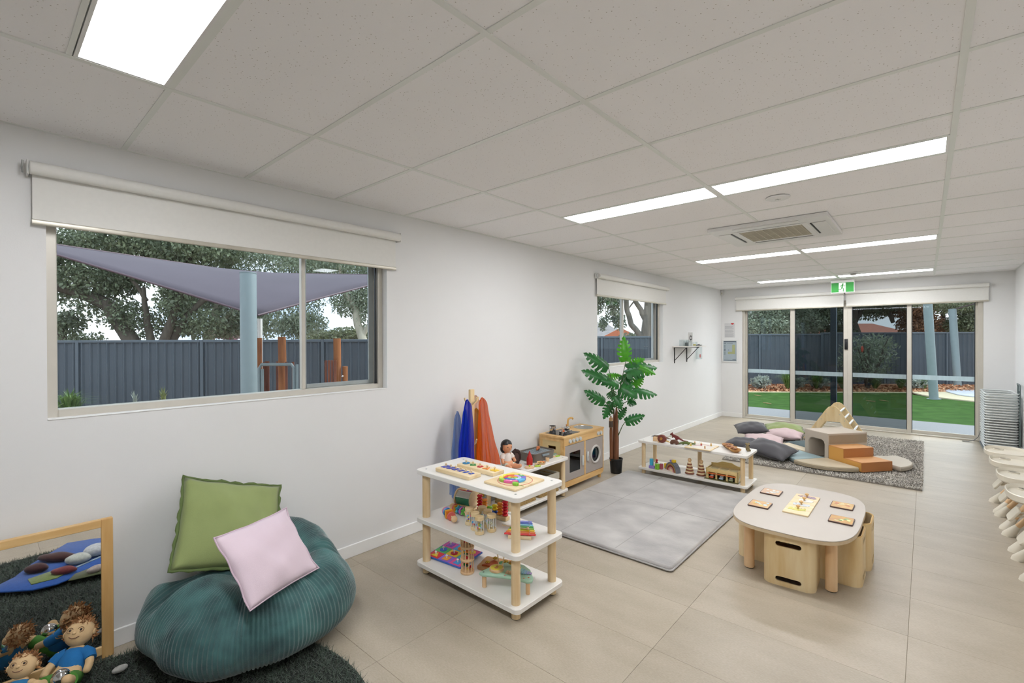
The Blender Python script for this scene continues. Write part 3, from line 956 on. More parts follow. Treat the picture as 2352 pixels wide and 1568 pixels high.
# ---- trees
def branchy(root, segs, name, m):
    q = B()
    for pts, r0, r1 in segs:
        n_ = len(pts)
        tube(q, pts, [r0 + (r1 - r0) * i / (n_ - 1) for i in range(n_)], 8, cap=True)
    return put(name, q, m, root, ang=60)
def wob(p0, p1, n=6, amp=.12):
    p0, p1 = Vector(p0), Vector(p1)
    L = (p1 - p0).length
    out = []
    off = Vector((0, 0, 0))
    for i in range(n + 1):
        t_ = i / n
        off += Vector((random.uniform(-1, 1), random.uniform(-1, 1), random.uniform(-.4, .6))) * amp * L / n
        out.append(p0.lerp(p1, t_) + off)
    return out
def leaves(root, clusters, count, size, m, droop=.5, slender=.22, name='foliage'):
    """clusters: (x,y,z,rx,ry,rz,weight) local"""
    C = np.array(clusters, dtype=float)
    w = C[:, 6] / C[:, 6].sum()
    idx = NR.choice(len(C), count, p=w)
    v = NR.normal(size=(count, 3)); v /= np.linalg.norm(v, axis=1)[:, None]
    rad = NR.random(count) ** .45
    pos = C[idx, :3] + v * rad[:, None] * C[idx, 3:6]
    d = NR.normal(size=(count, 3)); d[:, 2] = d[:, 2] * .6 - droop * 1.6
    d /= np.linalg.norm(d, axis=1)[:, None]
    s = np.cross(d, NR.normal(size=(count, 3))); s /= np.linalg.norm(s, axis=1)[:, None]
    Ln = size * (.6 + .8 * NR.random(count)); Wn = Ln * slender
    a = pos; b_ = pos + d * (Ln * .45)[:, None] + s * Wn[:, None]; c_ = pos + d * Ln[:, None]; e = pos + d * (Ln * .45)[:, None] - s * Wn[:, None]
    V = np.stack([a, b_, c_, e], 1)
    o = fast_mesh(name, V, 4, [(0, 1, 2, 3)], m, root); o['kind'] = 'stuff'
    return o
m_lf_dk = leafmat('eucalypt_leaf_dark', '#5f6c54', '#8a9678', scale=2, island=.35)
m_lf_gr = leafmat('eucalypt_leaf_grey', '#70806a', '#a2ad95', scale=2, island=.3)
m_lf_ol = leafmat('olive_leaf', '#5b6647', '#8a9070', scale=2, island=.35)
m_lf_rd = leafmat('autumn_leaf', '#7a5a3e', '#a2795a', scale=2, island=.35)
m_bark = mat('dark_bark', '#5d554b', rough=.95, var=.25, scale=6, bump=.5, bscale=25, stretch=(3, 3, .6))
m_bark_p = mat('pale_gum_bark', '#a3a08f', rough=.85, col2='#c9c4b2', scale=3, stretch=(2, 2, .5))
m_bark_g = mat('grey_bark', '#7d776c', rough=.95, var=.2, scale=5, bump=.5, bscale=20, stretch=(2, 2, .5))
def tree(label, u, d, segs, crowns, count, size, lm, bm_, droop=.5, slender=.22, name='gum_tree'):
    """segs: limbs as lists of (u, v, dd) photo waypoints with base radius and tip radius; crowns: (u, v, dd, r, rz, weight)"""
    base = at(u, 779, d); base.z = -.12
    t = thing(name, label, 'tree', base, group='trees beyond the fences')
    ss = []
    for wp, r0, r1 in segs:
        pts = [at(a, b_, d + c) - base for a, b_, c in wp]
        out = []
        for p, q_ in zip(pts, pts[1:]):
            out += wob(p, q_, 4, .08)[:-1]
        out.append(pts[-1])
        ss.append((out, r0, r1))
    branchy(t, ss, 'trunk', bm_)
    cl = []
    for (a, b_, c, r, rz, w) in crowns:
        p = at(a, b_, d + c) - base
        cl.append((p.x, p.y, p.z, r, r, rz, w))
    leaves(t, cl, int(count * 2.0), size * .68, lm, droop, slender)
    return t
# big dark multi-stemmed gum at the left of the near window
tree('dark multi stemmed tree left of the shade sail post', 260, 13.5,
     [([(315, 900, 0), (300, 780, 0), (250, 700, 0), (175, 670, 0), (120, 655, -.3)], .24, .13), ([(175, 670, 0), (185, 600, 0), (210, 540, .3)], .12, .05),
      ([(340, 900, 0), (345, 780, 0), (338, 720, 0), (330, 660, 0)], .13, .05), ([(370, 900, 0), (375, 790, 0), (400, 720, 0), (430, 650, .2), (440, 560, .3)], .16, .06),
      ([(390, 900, .2), (395, 790, .2), (425, 730, .2), (480, 680, .3), (520, 640, .3)], .14, .05), ([(120, 900, 0), (150, 790, 0), (110, 700, 0)], .15, .08),
      ([(335, 690, 0), (300, 640, 0), (280, 590, 0)], .06, .03), ([(425, 730, .2), (400, 690, .2), (385, 640, .2)], .06, .03)],
     [(150, 570, 0, 1.1, .8, 3), (300, 560, .2, 1.4, .6, 4), (450, 570, .3, 1.3, .6, 4), (220, 640, 0, .9, .5, 1.6), (150, 740, 0, .5, .35, .8), (280, 640, .2, .7, .5, 1.3), (420, 640, .3, .9, .5, 1.6), (100, 640, 0, .8, .8, 2), (350, 500, .4, 2.2, .8, 4), (290, 720, 0, .5, .5, .5), (400, 690, 0, .5, .5, .7), (230, 700, .3, .9, .6, .8), (340, 740, .4, .9, .5, .8), (180, 780, .3, .7, .3, .6), (460, 740, .4, .7, .5, .9)],
     19000, .15, m_lf_dk, m_bark, .6, .26)
tree('pale trunked gum tree behind the shade sail', 480, 15.0,
     [([(478, 900, 0), (480, 790, 0), (490, 740, 0), (505, 690, 0), (520, 620, 0)], .2, .09), ([(490, 745, 0), (520, 728, 0), (550, 700, 0)], .08, .04), ([(450, 900, 0), (445, 780, 0), (432, 710, 0), (420, 660, 0)], .06, .03), ([(520, 620, 0), (560, 560, 0)], .08, .04)],
     [(520, 660, .3, 1.1, 1.0, 3), (450, 690, .5, 1.0, .8, 2.5), (560, 720, .3, .8, .8, 2.5), (640, 580, .4, 1.8, .9, 4), (520, 560, .6, 1.8, .7, 4), (600, 740, .5, .8, .55, 2), (520, 750, .6, .7, .4, 1.5), (420, 750, .8, .6, .3, 1)],
     15000, .15, m_lf_gr, m_bark_p, .7, .2)
tree('pale curved gum tree at the right edge of the near window', 830, 14.0,
     [([(835, 900, 0), (834, 780, 0), (822, 745, 0), (818, 715, 0), (805, 690, 0), (790, 670, 0)], .14, .08), ([(834, 770, 0), (848, 745, 0), (856, 720, 0)], .08, .04), ([(790, 670, 0), (780, 610, 0)], .07, .03)],
     [(800, 690, .2, .6, .5, 1.2), (850, 700, .2, .6, .8, 1.5), (770, 600, .2, 1.8, .5, 3.2), (680, 680, .5, .9, .9, 2.2), (700, 740, .5, .7, .4, 1.5), (670, 750, .6, .5, .35, 1), (740, 590, .6, 1.5, .6, 3), (870, 640, .2, .9, .9, 2)],
     11000, .14, m_lf_gr, m_bark_p, .75, .2)
tree('pink flowering shrub tree peeping over the fence', 528, 18,
     [([(528, 900, 0), (528, 770, 0)], .06, .03)], [(528, 762, 0, .5, .35, 2), (545, 740, 0, .35, .3, 1)], 900, .14, leafmat('pink_blossom', '#b98a9c', '#d9a9bc'), m_bark, .2, .4, name='flowering_tree')
tree('low distant hedge tree in the gap of the near window', 760, 26,
     [([(760, 900, 0), (760, 770, 0)], .1, .05)], [(740, 772, 0, 1.4, .4, 2), (800, 768, 0, 1.2, .45, 2), (850, 770, 0, 1.0, .4, 1)], 2500, .2, m_lf_ol, m_bark, .4, .3)
# far window tree
tree('forked grey tree filling the right pane of the far window', 1490, 17.5,
     [([(1492, 900, 0), (1490, 800, 0), (1487, 740, 0), (1492, 700, 0), (1500, 640, 0)], .24, .18), ([(1487, 745, 0), (1472, 712, 0), (1458, 690, 0), (1446, 650, 0)], .11, .07), ([(1484, 800, 0), (1470, 768, 0), (1450, 745, 0), (1441, 715, 0), (1439, 670, 0), (1441, 640, 0)], .12, .09), ([(1490, 730, 0), (1502, 712, 0), (1512, 700, 0)], .07, .04), ([(1458, 690, 0), (1450, 700, 0), (1441, 712, 0)], .03, .025)],
     [(1470, 655, 0, 1.0, .3, 1.2), (1385, 678, -.4, .9, .3, 1.3), (1408, 705, -.5, .3, .55, .8), (1385, 740, -.5, .16, .3, .3), (1422, 735, -.5, .25, .35, .5), (1450, 772, .6, .5, .18, .5), (1374, 695, -.4, .2, .4, .4), (1505, 650, .3, .8, .3, .6)],
     2300, .16, m_lf_dk, m_bark_g, .8, .24)
# trees behind the door fence
tree('leafy grey green tree behind the leftmost door pane', 1770, 20,
     [([(1722, 880, 0), (1726, 770, 0), (1740, 730, 0), (1745, 690, 0)], .28, .15), ([(1770, 880, 0), (1775, 770, 0), (1800, 745, 0)], .15, .06), ([(1726, 760, 0), (1710, 735, 0), (1704, 700, 0)], .15, .08)],
     [(1780, 720, 0, 1.4, .8, 4), (1760, 750, -.4, 1.5, .45, 3), (1820, 740, .3, 1.3, .6, 3), (1730, 752, 0, .7, .3, 1.2), (1800, 690, 0, 1.8, .7, 3)],
     11000, .16, m_lf_gr, m_bark_g, .6, .24)
tree('dark spreading tree behind the second door pane', 1880, 21,
     [([(1960, 880, 0), (1962, 770, 0), (1952, 735, 0), (1958, 700, 0), (1966, 670, 0)], .3, .2), ([(1955, 740, 0), (1935, 715, 0), (1930, 690, 0)], .16, .08), ([(1962, 740, 0), (1975, 720, 0), (1978, 690, 0)], .12, .06)],
     [(1860, 715, 0, 1.3, .7, 4), (1890, 735, .2, 1.2, .5, 2.4), (1840, 755, .2, .9, .3, 1.4), (1900, 690, 0, 1.8, .6, 3), (1995, 712, .5, .9, .45, 1.1), (2020, 700, .6, 1.2, .5, 1.4), (1925, 758, 0, .7, .25, .8), (1960, 690, 0, 1.2, .4, 1.2)],
     10500, .16, m_lf_dk, m_bark, .5, .26)
tree('brown leaved tree behind the rightmost door pane', 2110, 21,
     [([(2105, 880, 0), (2106, 760, 0), (2100, 720, 0), (2110, 680, 0)], .2, .12), ([(2045, 720, 0), (2050, 740, 0), (2035, 690, 0)], .1, .06), ([(2170, 740, .5), (2165, 720, 0), (2180, 690, 0), (2200, 700, 0)], .09, .05)],
     [(2115, 745, 0, .9, .55, 3), (2105, 710, 0, .7, .6, 1.8), (2170, 755, .3, 1.0, .3, 2), (2075, 705, 0, .8, .5, 1.5), (2180, 700, .5, .9, .3, 1)],
     5500, .15, m_lf_rd, m_bark, .4, .3, name='autumn_tree')
tree('dense green tree at the right edge of the doors', 2225, 20,
     [([(2225, 880, 0), (2222, 760, 0), (2215, 720, 0)], .16, .08)],
     [(2215, 745, 0, .8, .45, 3), (2190, 700, 0, 1.0, .4, 2), (2250, 720, 0, .9, .9, 3), (2060, 690, .3, 1.1, .4, 1.8)],
     6000, .15, m_lf_ol, m_bark, .5, .26)

# ---- houses beyond
def house(label, u0, u1, v_e, v_r, d, roofc, wallc, name='house'):
    a, b_ = at(u0, v_e, d), at(u1, v_e, d)
    base = (a + b_) / 2; h = base.z; base.z = -.12
    dv = (b_ - a); dv.z = 0
    t = thing(name, label, 'house', base, math.atan2(dv.y, dv.x), group='houses beyond the fences')
    w = dv.length / 2; rh = at((u0 + u1) / 2, v_r, d).z - h; h += .12
    q = B(); box(q, -w * .94, w * .94, 0, 6, 0, h); put('wall', q, paint(wallc), t, ang=None)
    vs = [(-w, -.4, h), (w, -.4, h), (w, 6.4, h), (-w, 6.4, h), (-w * .55, 3, h + rh), (w * .55, 3, h + rh)]
    q = B(); bv = [q.verts.new(v) for v in vs]
    for f in ((0, 1, 5, 4), (1, 2, 5), (2, 3, 4, 5), (3, 0, 4), (3, 2, 1, 0)): q.faces.new([bv[i] for i in f])
    put('roof', q, mat('roof_' + roofc.lstrip('#'), roofc, rough=.8, var=.15, scale=4, bump=.3, bscale=10), t, ang=None)
    for xx in (-w * .5, w * .4):
        q = B(); box(q, xx - .6, xx + .6, -.05, 0, h - 1.5, h - .5); f = put('window', q, paint('#d5d8da'), t, ang=None)
        q = B(); box(q, xx - .52, xx + .52, -.06, -.05, h - 1.42, h - .58); put('pane', q, mat('house_glass', '#4a555c', rough=.1), f, ang=None)
    return t
house('red tiled house roof behind the middle door panes', 1960, 2100, 768, 740, 38, '#a55f49', '#b8b2a4')
house('small red roof glimpsed left of the dark porch post', 1845, 1905, 772, 752, 50, '#b3605a', '#b0625c')
t = house('grey roofed house with orange gable in the far window', 1330, 1442, 776, 740, 30, '#8b8786', '#d6d2c8')
q = B(); w_ = 1.1; prism(q, [(-w_, 0), (w_, 0), (0, .55)], -.08, .0, Matrix.Translation((1.0, -.45, 1.9)) @ Matrix.Rotation(PI / 2, 4, 'X')); put('gable', q, paint('#d0784e'), t, ang=None)
house('mauve grey roof low behind the near window gum', 790, 850, 776, 762, 32, '#8f8a97', '#c9c6c0')

# ---- shade sails and posts
m_sail = mat('mauve_sail_cloth', '#564f59', rough=.85, var=.06, scale=2, bump=.1, bscale=200)
def sail(label, Lc, Nc, Rc, Fc, m, n=14, sag=.12):
    c = [Vector(p) for p in (Lc, Nc, Rc, Fc)]
    base = Vector((sum(p.x for p in c) / 4, sum(p.y for p in c) / 4, min(p.z for p in c)))
    t = thing('shade_sail', label, 'shade sail', base, group='shade sails over the garden')
    q = B(); g = {}
    for i in range(n + 1):
        for j in range(n + 1):
            a, b_ = i / n, j / n
            p = c[0].lerp(c[1], a).lerp(c[3].lerp(c[2], a), b_) - base
            ctr = Vector((sum(k.x for k in c) / 4, sum(k.y for k in c) / 4, sum(k.z for k in c) / 4)) - base
            ed = (16 * a * (1 - a) * b_ * (1 - b_))
            pull = sag * (1 - ed) * (4 * a * (1 - a) + 4 * b_ * (1 - b_)) * .5
            g[i, j] = q.verts.new(p.lerp(ctr, pull))
    for i in range(n):
        for j in range(n):
            q.faces.new((g[i, j], g[i + 1, j], g[i + 1, j + 1], g[i, j + 1]))
    o = put('canopy', q, m, t, ang=180)
    md = o.modifiers.new('thick', 'SOLIDIFY'); md.thickness = .006
    for k, (p, qq) in enumerate(zip(c, c[1:] + c[:1])):
        pts = []
        seq = [(s_ / n) for s_ in range(n + 1)]
        for s_ in range(n + 1):
            ij = ((s_, 0), (n, s_), (n - s_, n), (0, n - s_))[k]
            a, b_ = ij[0] / n, ij[1] / n
            pt = c[0].lerp(c[1], a).lerp(c[3].lerp(c[2], a), b_) - base
            ctr = Vector((sum(k_.x for k_ in c) / 4, sum(k_.y for k_ in c) / 4, sum(k_.z for k_ in c) / 4)) - base
            pts.append(pt.lerp(ctr, sag * (4 * a * (1 - a) + 4 * b_ * (1 - b_)) * .5))
        q = B(); tube(q, pts, .012, 6); put('edge_hem', q, paint('#5a4650'), t)
    return t
sail('mauve shade sail stretched outside the near window', at(-31, 538, 5.0), at(592, 724, 5.0), at(942, 632, 7.0), at(575, 627, 9.0), m_sail, sag=.03)
m_post = mat('powder_coated_post', '#8b9a9e', rough=.45, var=.03)
def post(label, p, top, r, m=m_post, cap=True, name='sail_post'):
    p, top = Vector(p), Vector(top)
    t = thing(name, label, 'post', p)
    q = B(); cyl(q, (0, 0, 0), top - p, r, n=20, bev=.004); put('shaft', q, m, t)
    if cap:
        q = B(); d = (top - p).normalized(); cyl(q, top - p, top - p + d * .01, r * 1.03, n=20); put('cap', q, m, t)
        q = B(); cyl(q, d * .0, d * .02, r * 1.5, n=20); put('base_plate', q, m, t)
    return t
pp = at(572, 779, 4.9); post('thick grey post in front of the mauve shade sail', (pp.x, pp.y, -.12), at(570, 628, 4.9), .078)
pp = at(597, 779, 8.6); post('slim white post behind the thick grey sail post', (pp.x, pp.y, -.12), at(597, 733, 8.6), .04, m_white)
post('leaning grey sail post standing on the lawn edge', (3.388, 17.0, GZ), (3.25, 17.0, 2.75), .10)
post('farther leaning grey post beside the concrete pad', (4.007, 21.07, -.04), (3.875, 21.07, 2.56), .10)
sail('dark green shade sail corner above the farther post', (3.9, 21.05, 2.55), (6.5, 19.2, 3.4), (8.5, 22.0, 3.0), (6.3, 24.0, 3.4), paint('#1f4a44'), sag=.1)
t = thing('porch_post', 'dark slate square porch post outside second door pane', 'post', (1.745, 12.05, -.02))
q = B(); box(q, -.05, .05, -.05, .05, 0, 2.7, bev=.003, seg=1); put('shaft', q, mat('dark_slate_paint', '#3b4650', rough=.5), t, ang=None)
q = B(); box(q, .051, .066, -.05, .0, 0, 2.7); put('edge_strip', q, paint('#8d9aa6'), t, ang=None)

# ---- timber play fort outside the near window
pc = at(690, 779, 6.5)
t = thing('timber_play_fort', 'brown timber play fort with log posts and metal rail', 'play fort', (pc.x, pc.y, -.12), math.atan2(RT.y, RT.x))
m_log = wood('orange_log', '#8f5530', '#b4733f', 'Z', rough=.8)
m_slat = wood('jarrah_slat', '#6e3a28', '#8c4f36', 'Z', rough=.7)
def loc_x(u): return (u - 690) / F_PX * 6.5
def loc_z(v, d=6.5): return 1.617 + (779 - v) / F_PX * d + .12
for u, v, r in ((648, 772, .052), (775, 775, .05), (790, 840, .035), (592, 775, .05)):
    q = B(); tube(q, wob((loc_x(u), 0, 0), (loc_x(u), 0, loc_z(v)), 8, .02), r, 14); put('log_post', q, m_log, t)
for u in list(range(597, 612, 5)) + [628, 667, 682] + list(range(756, 784, 7)):
    dep = -.12 if u in (667, 682) or u > 750 else .1
    q = B(); x = loc_x(u); box(q, x - .014, x + .014, dep - .01, dep + .01, .25, loc_z(828 if u > 600 else 830) + (.02 if u > 750 else 0), bev=.003, seg=1); put('slat', q, m_slat, t, ang=None)
q = B(); x0, x1, zz = loc_x(613), loc_x(690), loc_z(833)
tube(q, [(x0, -.2, .1), (x0, -.2, zz - .05), (x0 + .03, -.2, zz), (x1 - .03, -.2, zz), (x1, -.2, zz - .05), (x1, -.2, .1)], .022, 10); put('metal_rail', q, m_post, t)
q = B(); tube(q, [(loc_x(620), -.2, zz - .06), (loc_x(620), -.2, .1)], .018, 10); tube(q, [(loc_x(697), -.2, zz), (loc_x(697), -.2, .1)], .018, 10); put('rail_leg', q, m_post, t)
q = B(); ball(q, (loc_x(788), -.04, loc_z(862)), .02); put('bolt', q, m_chrome, t)
q = B(); box(q, loc_x(595), loc_x(785), -.1, .1, .25, .30); put('deck', q, m_slat, t, ang=None)

# ---- planting
m_strap = leafmat('strap_leaf', '#4a7338', '#7f9a58', scale=6, island=.3)
m_silver = leafmat('silver_leaf', '#8f9a92', '#b9c2b6', scale=6, island=.2)
def tuft(label, p, h, n, m, spread=1.5, name='grass_clump', w=.012, group='strappy garden plants'):
    t = thing(name, label, 'plant', p, group=group)
    vs, fs = [], []
    for k in range(n):
        a = random.uniform(0, 2 * PI); ln = h * random.uniform(.6, 1.15); out = spread * random.uniform(.05, .75) * h
        d = Vector((math.cos(a), math.sin(a), 0)); s_ = Vector((-d.y, d.x, 0)) * w
        p0 = d * .03; p1 = d * out * .4 + Vector((0, 0, ln * .7)); p2 = d * out + Vector((0, 0, ln * (1 - .35 * out / h)))
        i = len(vs)
        vs += [p0 - s_, p0 + s_, p1 + s_ * .8, p1 - s_ * .8, p2]
        fs += [(i, i + 1, i + 2, i + 3), (i + 3, i + 2, i + 4)]
    o = arr_mesh('blades', vs, fs, m, t); o['kind'] = 'stuff'
    return t
def gpt(u, v, z=-.045):
    d = FW + RT * ((u - 1176) / F_PX) - UP * ((v - 784) / F_PX); k = (z - CAM.z) / d.z; return CAM + d * k
tuft('strappy green clump at the lower left of the near window', at(160, 935, 8.6) - Vector((0, 0, .2)), .55, 160, m_strap)
tuft('green strappy clump behind the left door stile', gpt(1810, 892, .03), .62, 150, m_strap)
tuft('green strappy clump before the fence in second pane', gpt(1875, 892, .03), .55, 150, m_strap)
tuft('green strappy clump right of the porch post', gpt(1935, 892, .03), .55, 120, m_strap)
tuft('low green strappy clump under the bottlebrush', gpt(2010, 892, .03), .45, 120, m_strap)
tuft('small green clump beside the right door stile', gpt(2068, 892, .03), .42, 90, m_strap)
tuft('small green clump left of the leaning post', gpt(2122, 892, .03), .35, 80, m_strap)
def shrub(label, p, r, h, n, m, size, slender=.25, name='garden_shrub', group=None, stems=5, stemm=m_bark):
    t = thing(name, label, 'shrub', p, group=group)
    q = B()
    for k in range(stems):
        a = random.uniform(0, 2 * PI); tube(q, wob((0, 0, 0), (math.cos(a) * r * .7, math.sin(a) * r * .7, h * random.uniform(.6, .95)), 5, .1), [.02 * h * (1 - .13 * i) for i in range(6)], 6)
    put('stems', q, stemm, t)
    leaves(t, [(0, 0, h * .55, r, r, h * .45, 3), (r * .3, r * .2, h * .75, r * .7, r * .7, h * .25, 1), (-r * .4, 0, h * .4, r * .7, r * .7, h * .3, 1)], n, size, m, -.5, slender)
    return t
shrub('silvery low shrub in the mulch behind leftmost pane', gpt(1747, 895, -.02), .28, .42, 700, m_silver, .09, group='silver shrubs')
shrub('silvery low shrub right of the left door stile', gpt(1832, 895, -.02), .25, .36, 500, m_silver, .09, group='silver shrubs')
shrub('silvery low shrub left of the porch post', gpt(1883, 895, -.02), .25, .36, 500, m_silver, .09, group='silver shrubs')
shrub('silvery low shrub right of the right door stile', gpt(2103, 895, -.02), .35, .32, 600, m_silver, .09, group='silver shrubs')
t = shrub('tall bottlebrush shrub with a red flower outside the third pane', gpt(1990, 893, .0), .80, 1.75, 2600, m_lf_gr, .13, .13, name='bottlebrush_shrub', stems=9)
q = B(); ball(q, (-.05, -.7, 1.28), (.035, .035, .1)); put('red_flower', q, paint('#d0503a'), t)
tuft('thin flowering weed below the near window pane', at(375, 940, 7.5), .35, 25, m_lf_ol and leafmat('weed_leaf', '#6f7d4c', '#98a06a'), .5)
tuft('pale lavender weed left of the fence post', at(310, 950, 7.5), .35, 25, m_silver, .4)
for k, (u, v) in enumerate(((1762, 927), (1740, 909), (2000, 922), (2030, 921))):
    pp = gpt(u, v, GZ); q = B(); prism(q, [(-.1, 0), (0, -.035), (.1, 0), (0, .04)], 0.0, .012, Matrix.Rotation(.1, 4, 'Y'))
    o = put('dry_leaf', q, paint('#b99a6a'), None, loc=(pp.x, pp.y, GZ + .01)); tag(o, ['fallen tan leaf on the lawn nearest the patio', 'fallen leaf on the lawn near the mulch edging', 'fallen leaf on the lawn left of third pane centre', 'fallen leaf on the lawn right of third pane centre'][k], 'leaf', 'fallen leaves on the lawn')
# ================================================================== NEAR CORNER
def blades_disc(pos, h, lean, w, m, name, parent=None):
    n_ = len(pos)
    a = NR.random(n_) * 2 * PI
    d = np.stack([np.cos(a), np.sin(a), np.zeros(n_)], 1)
    s_ = np.stack([-np.sin(a), np.cos(a), np.zeros(n_)], 1) * w
    hh = h * (.6 + .7 * NR.random(n_))
    tip = pos + d * (lean * (.3 + NR.random(n_)))[:, None] + np.stack([0 * a, 0 * a, hh], 1)
    V = np.stack([pos - s_, pos + s_, tip], 1)
    return fast_mesh(name, V, 3, [(0, 1, 2)], m, parent)
# dark green shaggy rug
t = thing('shaggy_rug', 'round dark green shaggy rug under the bean bag', 'rug', (1.05, .27, 0))
q = B(); lathe(q, [(0, 0.0005), (.935, .0005), (.945, .008), (.93, .016), (0, .016)], n=64); put('rug_base', q, mat('rug_backing_green', '#1d241e', rough=.95), t)
nB = 52000
rr = np.sqrt(NR.random(nB)) * .94; aa = NR.random(nB) * 2 * PI
o = blades_disc(np.stack([rr * np.cos(aa), rr * np.sin(aa), np.full(nB, .012)], 1), .022, .028, .0022, mat('shag_green', '#29352c', rough=.85, col2='#4a5a4c', scale=4, island=.35, sheen=.5), 'pile', t); o['kind'] = 'stuff'

# floor mirror
t = thing('floor_mirror', 'wood framed floor mirror leaning beside the bean bag', 'mirror', (.085, .0, .0))
m_frame = wood('maple_frame', '#d2a262', '#e2bb7d', 'Z', rough=.4)
m_framey = wood('maple_rail', '#d9ae70', '#e8c68c', 'Y', rough=.4)
MY0, MY1, MH = -.55, .452, .70
q = B(); box(q, 0, .03, MY1 - .046, MY1, 0, MH, bev=.002, seg=1); put('frame_stile', q, m_frame, t, ang=None)
q = B(); box(q, 0, .03, MY0, MY0 + .046, 0, MH, bev=.002, seg=1); put('frame_stile', q, m_frame, t, ang=None)
q = B(); box(q, 0, .03, MY0 + .046, MY1 - .046, MH - .038, MH, bev=.002, seg=1); put('frame_rail', q, m_framey, t, ang=None)
q = B(); box(q, 0, .03, MY0 + .046, MY1 - .046, 0.02, .062, bev=.002, seg=1); put('frame_rail', q, m_framey, t, ang=None)
q = B(); box(q, .012, .022, MY0 + .046, MY1 - .046, .062, MH - .038); put('mirror_glass', q, mat('mirror_silver', '#e6e6e6', rough=.015, metal=1.0, var=0.0), t, ang=None)
q = B(); box(q, -.004, .012, MY0 + .02, MY1 - .02, .03, MH - .02); put('back_board', q, m_plyx, t, ang=None)
t.location.z = .018; 

# bean bag
def beanbag():
    t = thing('bean_bag', 'large dark teal corduroy bean bag against the wall', 'bean bag', (.455, 1.01, .0))
    n_, m_ = 600, 90
    ph = np.linspace(0, 1, m_)           # 0 bottom centre .. 1 top centre
    th = np.linspace(0, 2 * PI, n_, endpoint=False)
    P, T = np.meshgrid(ph, th, indexing='ij')
    a = (P - .5) * PI                    # -pi/2 .. pi/2
    r = np.cos(a) ** .46
    z = np.sin(a)
    cs, sn = np.cos(T), np.sin(T)
    sq = 1.0 / (np.abs(cs) ** 2.6 + np.abs(sn) ** 2.6) ** (1 / 2.6)      # squarish plan
    X = r * cs * .425 * sq; Y = r * sn * .445 * sq
    # raised back towards the wall and the far side, slouched front
    bk = np.clip(-.55 * X / .42 + .55 * Y / .44, -1, 1)
    top = .452 + .07 * bk + .15 * np.clip(bk, 0, 1) ** 2
    Zt = np.where(z < 0, .20 - .185 * np.abs(z) ** .5, .20 + (top - .20) * np.abs(z) ** .72)
    dent = np.exp(-(((X - .05) / .17) ** 2 + ((Y - .06) / .20) ** 2)) * (z > 0)
    Zt = Zt - dent * .20
    sg_ = lambda v: 1 / (1 + np.exp(-v))
    Zt = Zt - (z > 0) * .15 * sg_((-.12 - X) / .03) * sg_((.16 - Y) / .05) * sg_((Y + .33) / .03)
    bulge = np.exp(-((Zt - .17) / .14) ** 2) * .05
    lean = np.clip(Zt - .30, 0, 1)
    k = 1 + bulge / .45 - lean * .30
    def crease(t0, w, zc, zw, amp):
        dT = (T - t0 + PI) % (2 * PI) - PI
        return amp * np.exp(-(dT / w) ** 2) * np.exp(-((Zt - zc) / zw) ** 2)
    cre = crease(4.55, .10, .37, .10, .035) + crease(5.75, .09, .36, .10, .03) + crease(.35, .08, .44, .12, .03) + crease(1.2, .08, .46, .12, .03) + crease(3.9, .08, .36, .08, .02) + crease(5.2, .3, .33, .03, .012)
    lump = .012 * np.sin(3 * T + 1.3) * np.cos(a) + .007 * np.sin(7 * T + 4 * P) * np.cos(a) + .006 * np.sin(11 * T - 9 * P) * np.cos(a) + .005 * np.sin(17 * T + 13 * P) * np.clip(z, 0, 1) * np.cos(a)
    rib = .0040 * np.sin(150 * T + 1.2 * np.sin(5 * P + 2 * T)) * np.clip(r * 1.6 - .15, 0, 1)
    R = k + (lump - cre + rib) / .45
    X, Y = X * R, Y * R
    Zt = Zt + rib * np.sin(a) * .8 - cre * .9 + lump * .5 * (z > 0)
    tuck = np.exp(-((P - .17) / .012) ** 2) * .018
    X, Y = X * (1 - tuck), Y * (1 - tuck)
    X = np.maximum(X, -.432)             # pressed against the wall
    Zt = Zt - Zt.min() + .024
    V = np.stack([X, Y, Zt], -1).reshape(-1, 3)
    idx = np.arange(m_ * n_).reshape(m_, n_)
    i2 = np.roll(idx, -1, 1)
    Fq = np.stack([idx[:-1], i2[:-1], i2[1:], idx[1:]], -1).reshape(-1, 4)
    me = bpy.data.meshes.new('bag')
    me.from_pydata(V.tolist(), [], Fq.tolist()); me.update()
    o = putme('bag', me, mat('teal_corduroy', '#173a3c', rough=.75, col2='#437472', scale=7, sheen=.6, detail=5, bump=.2, bscale=160), t, 180)
    return t
beanbag()

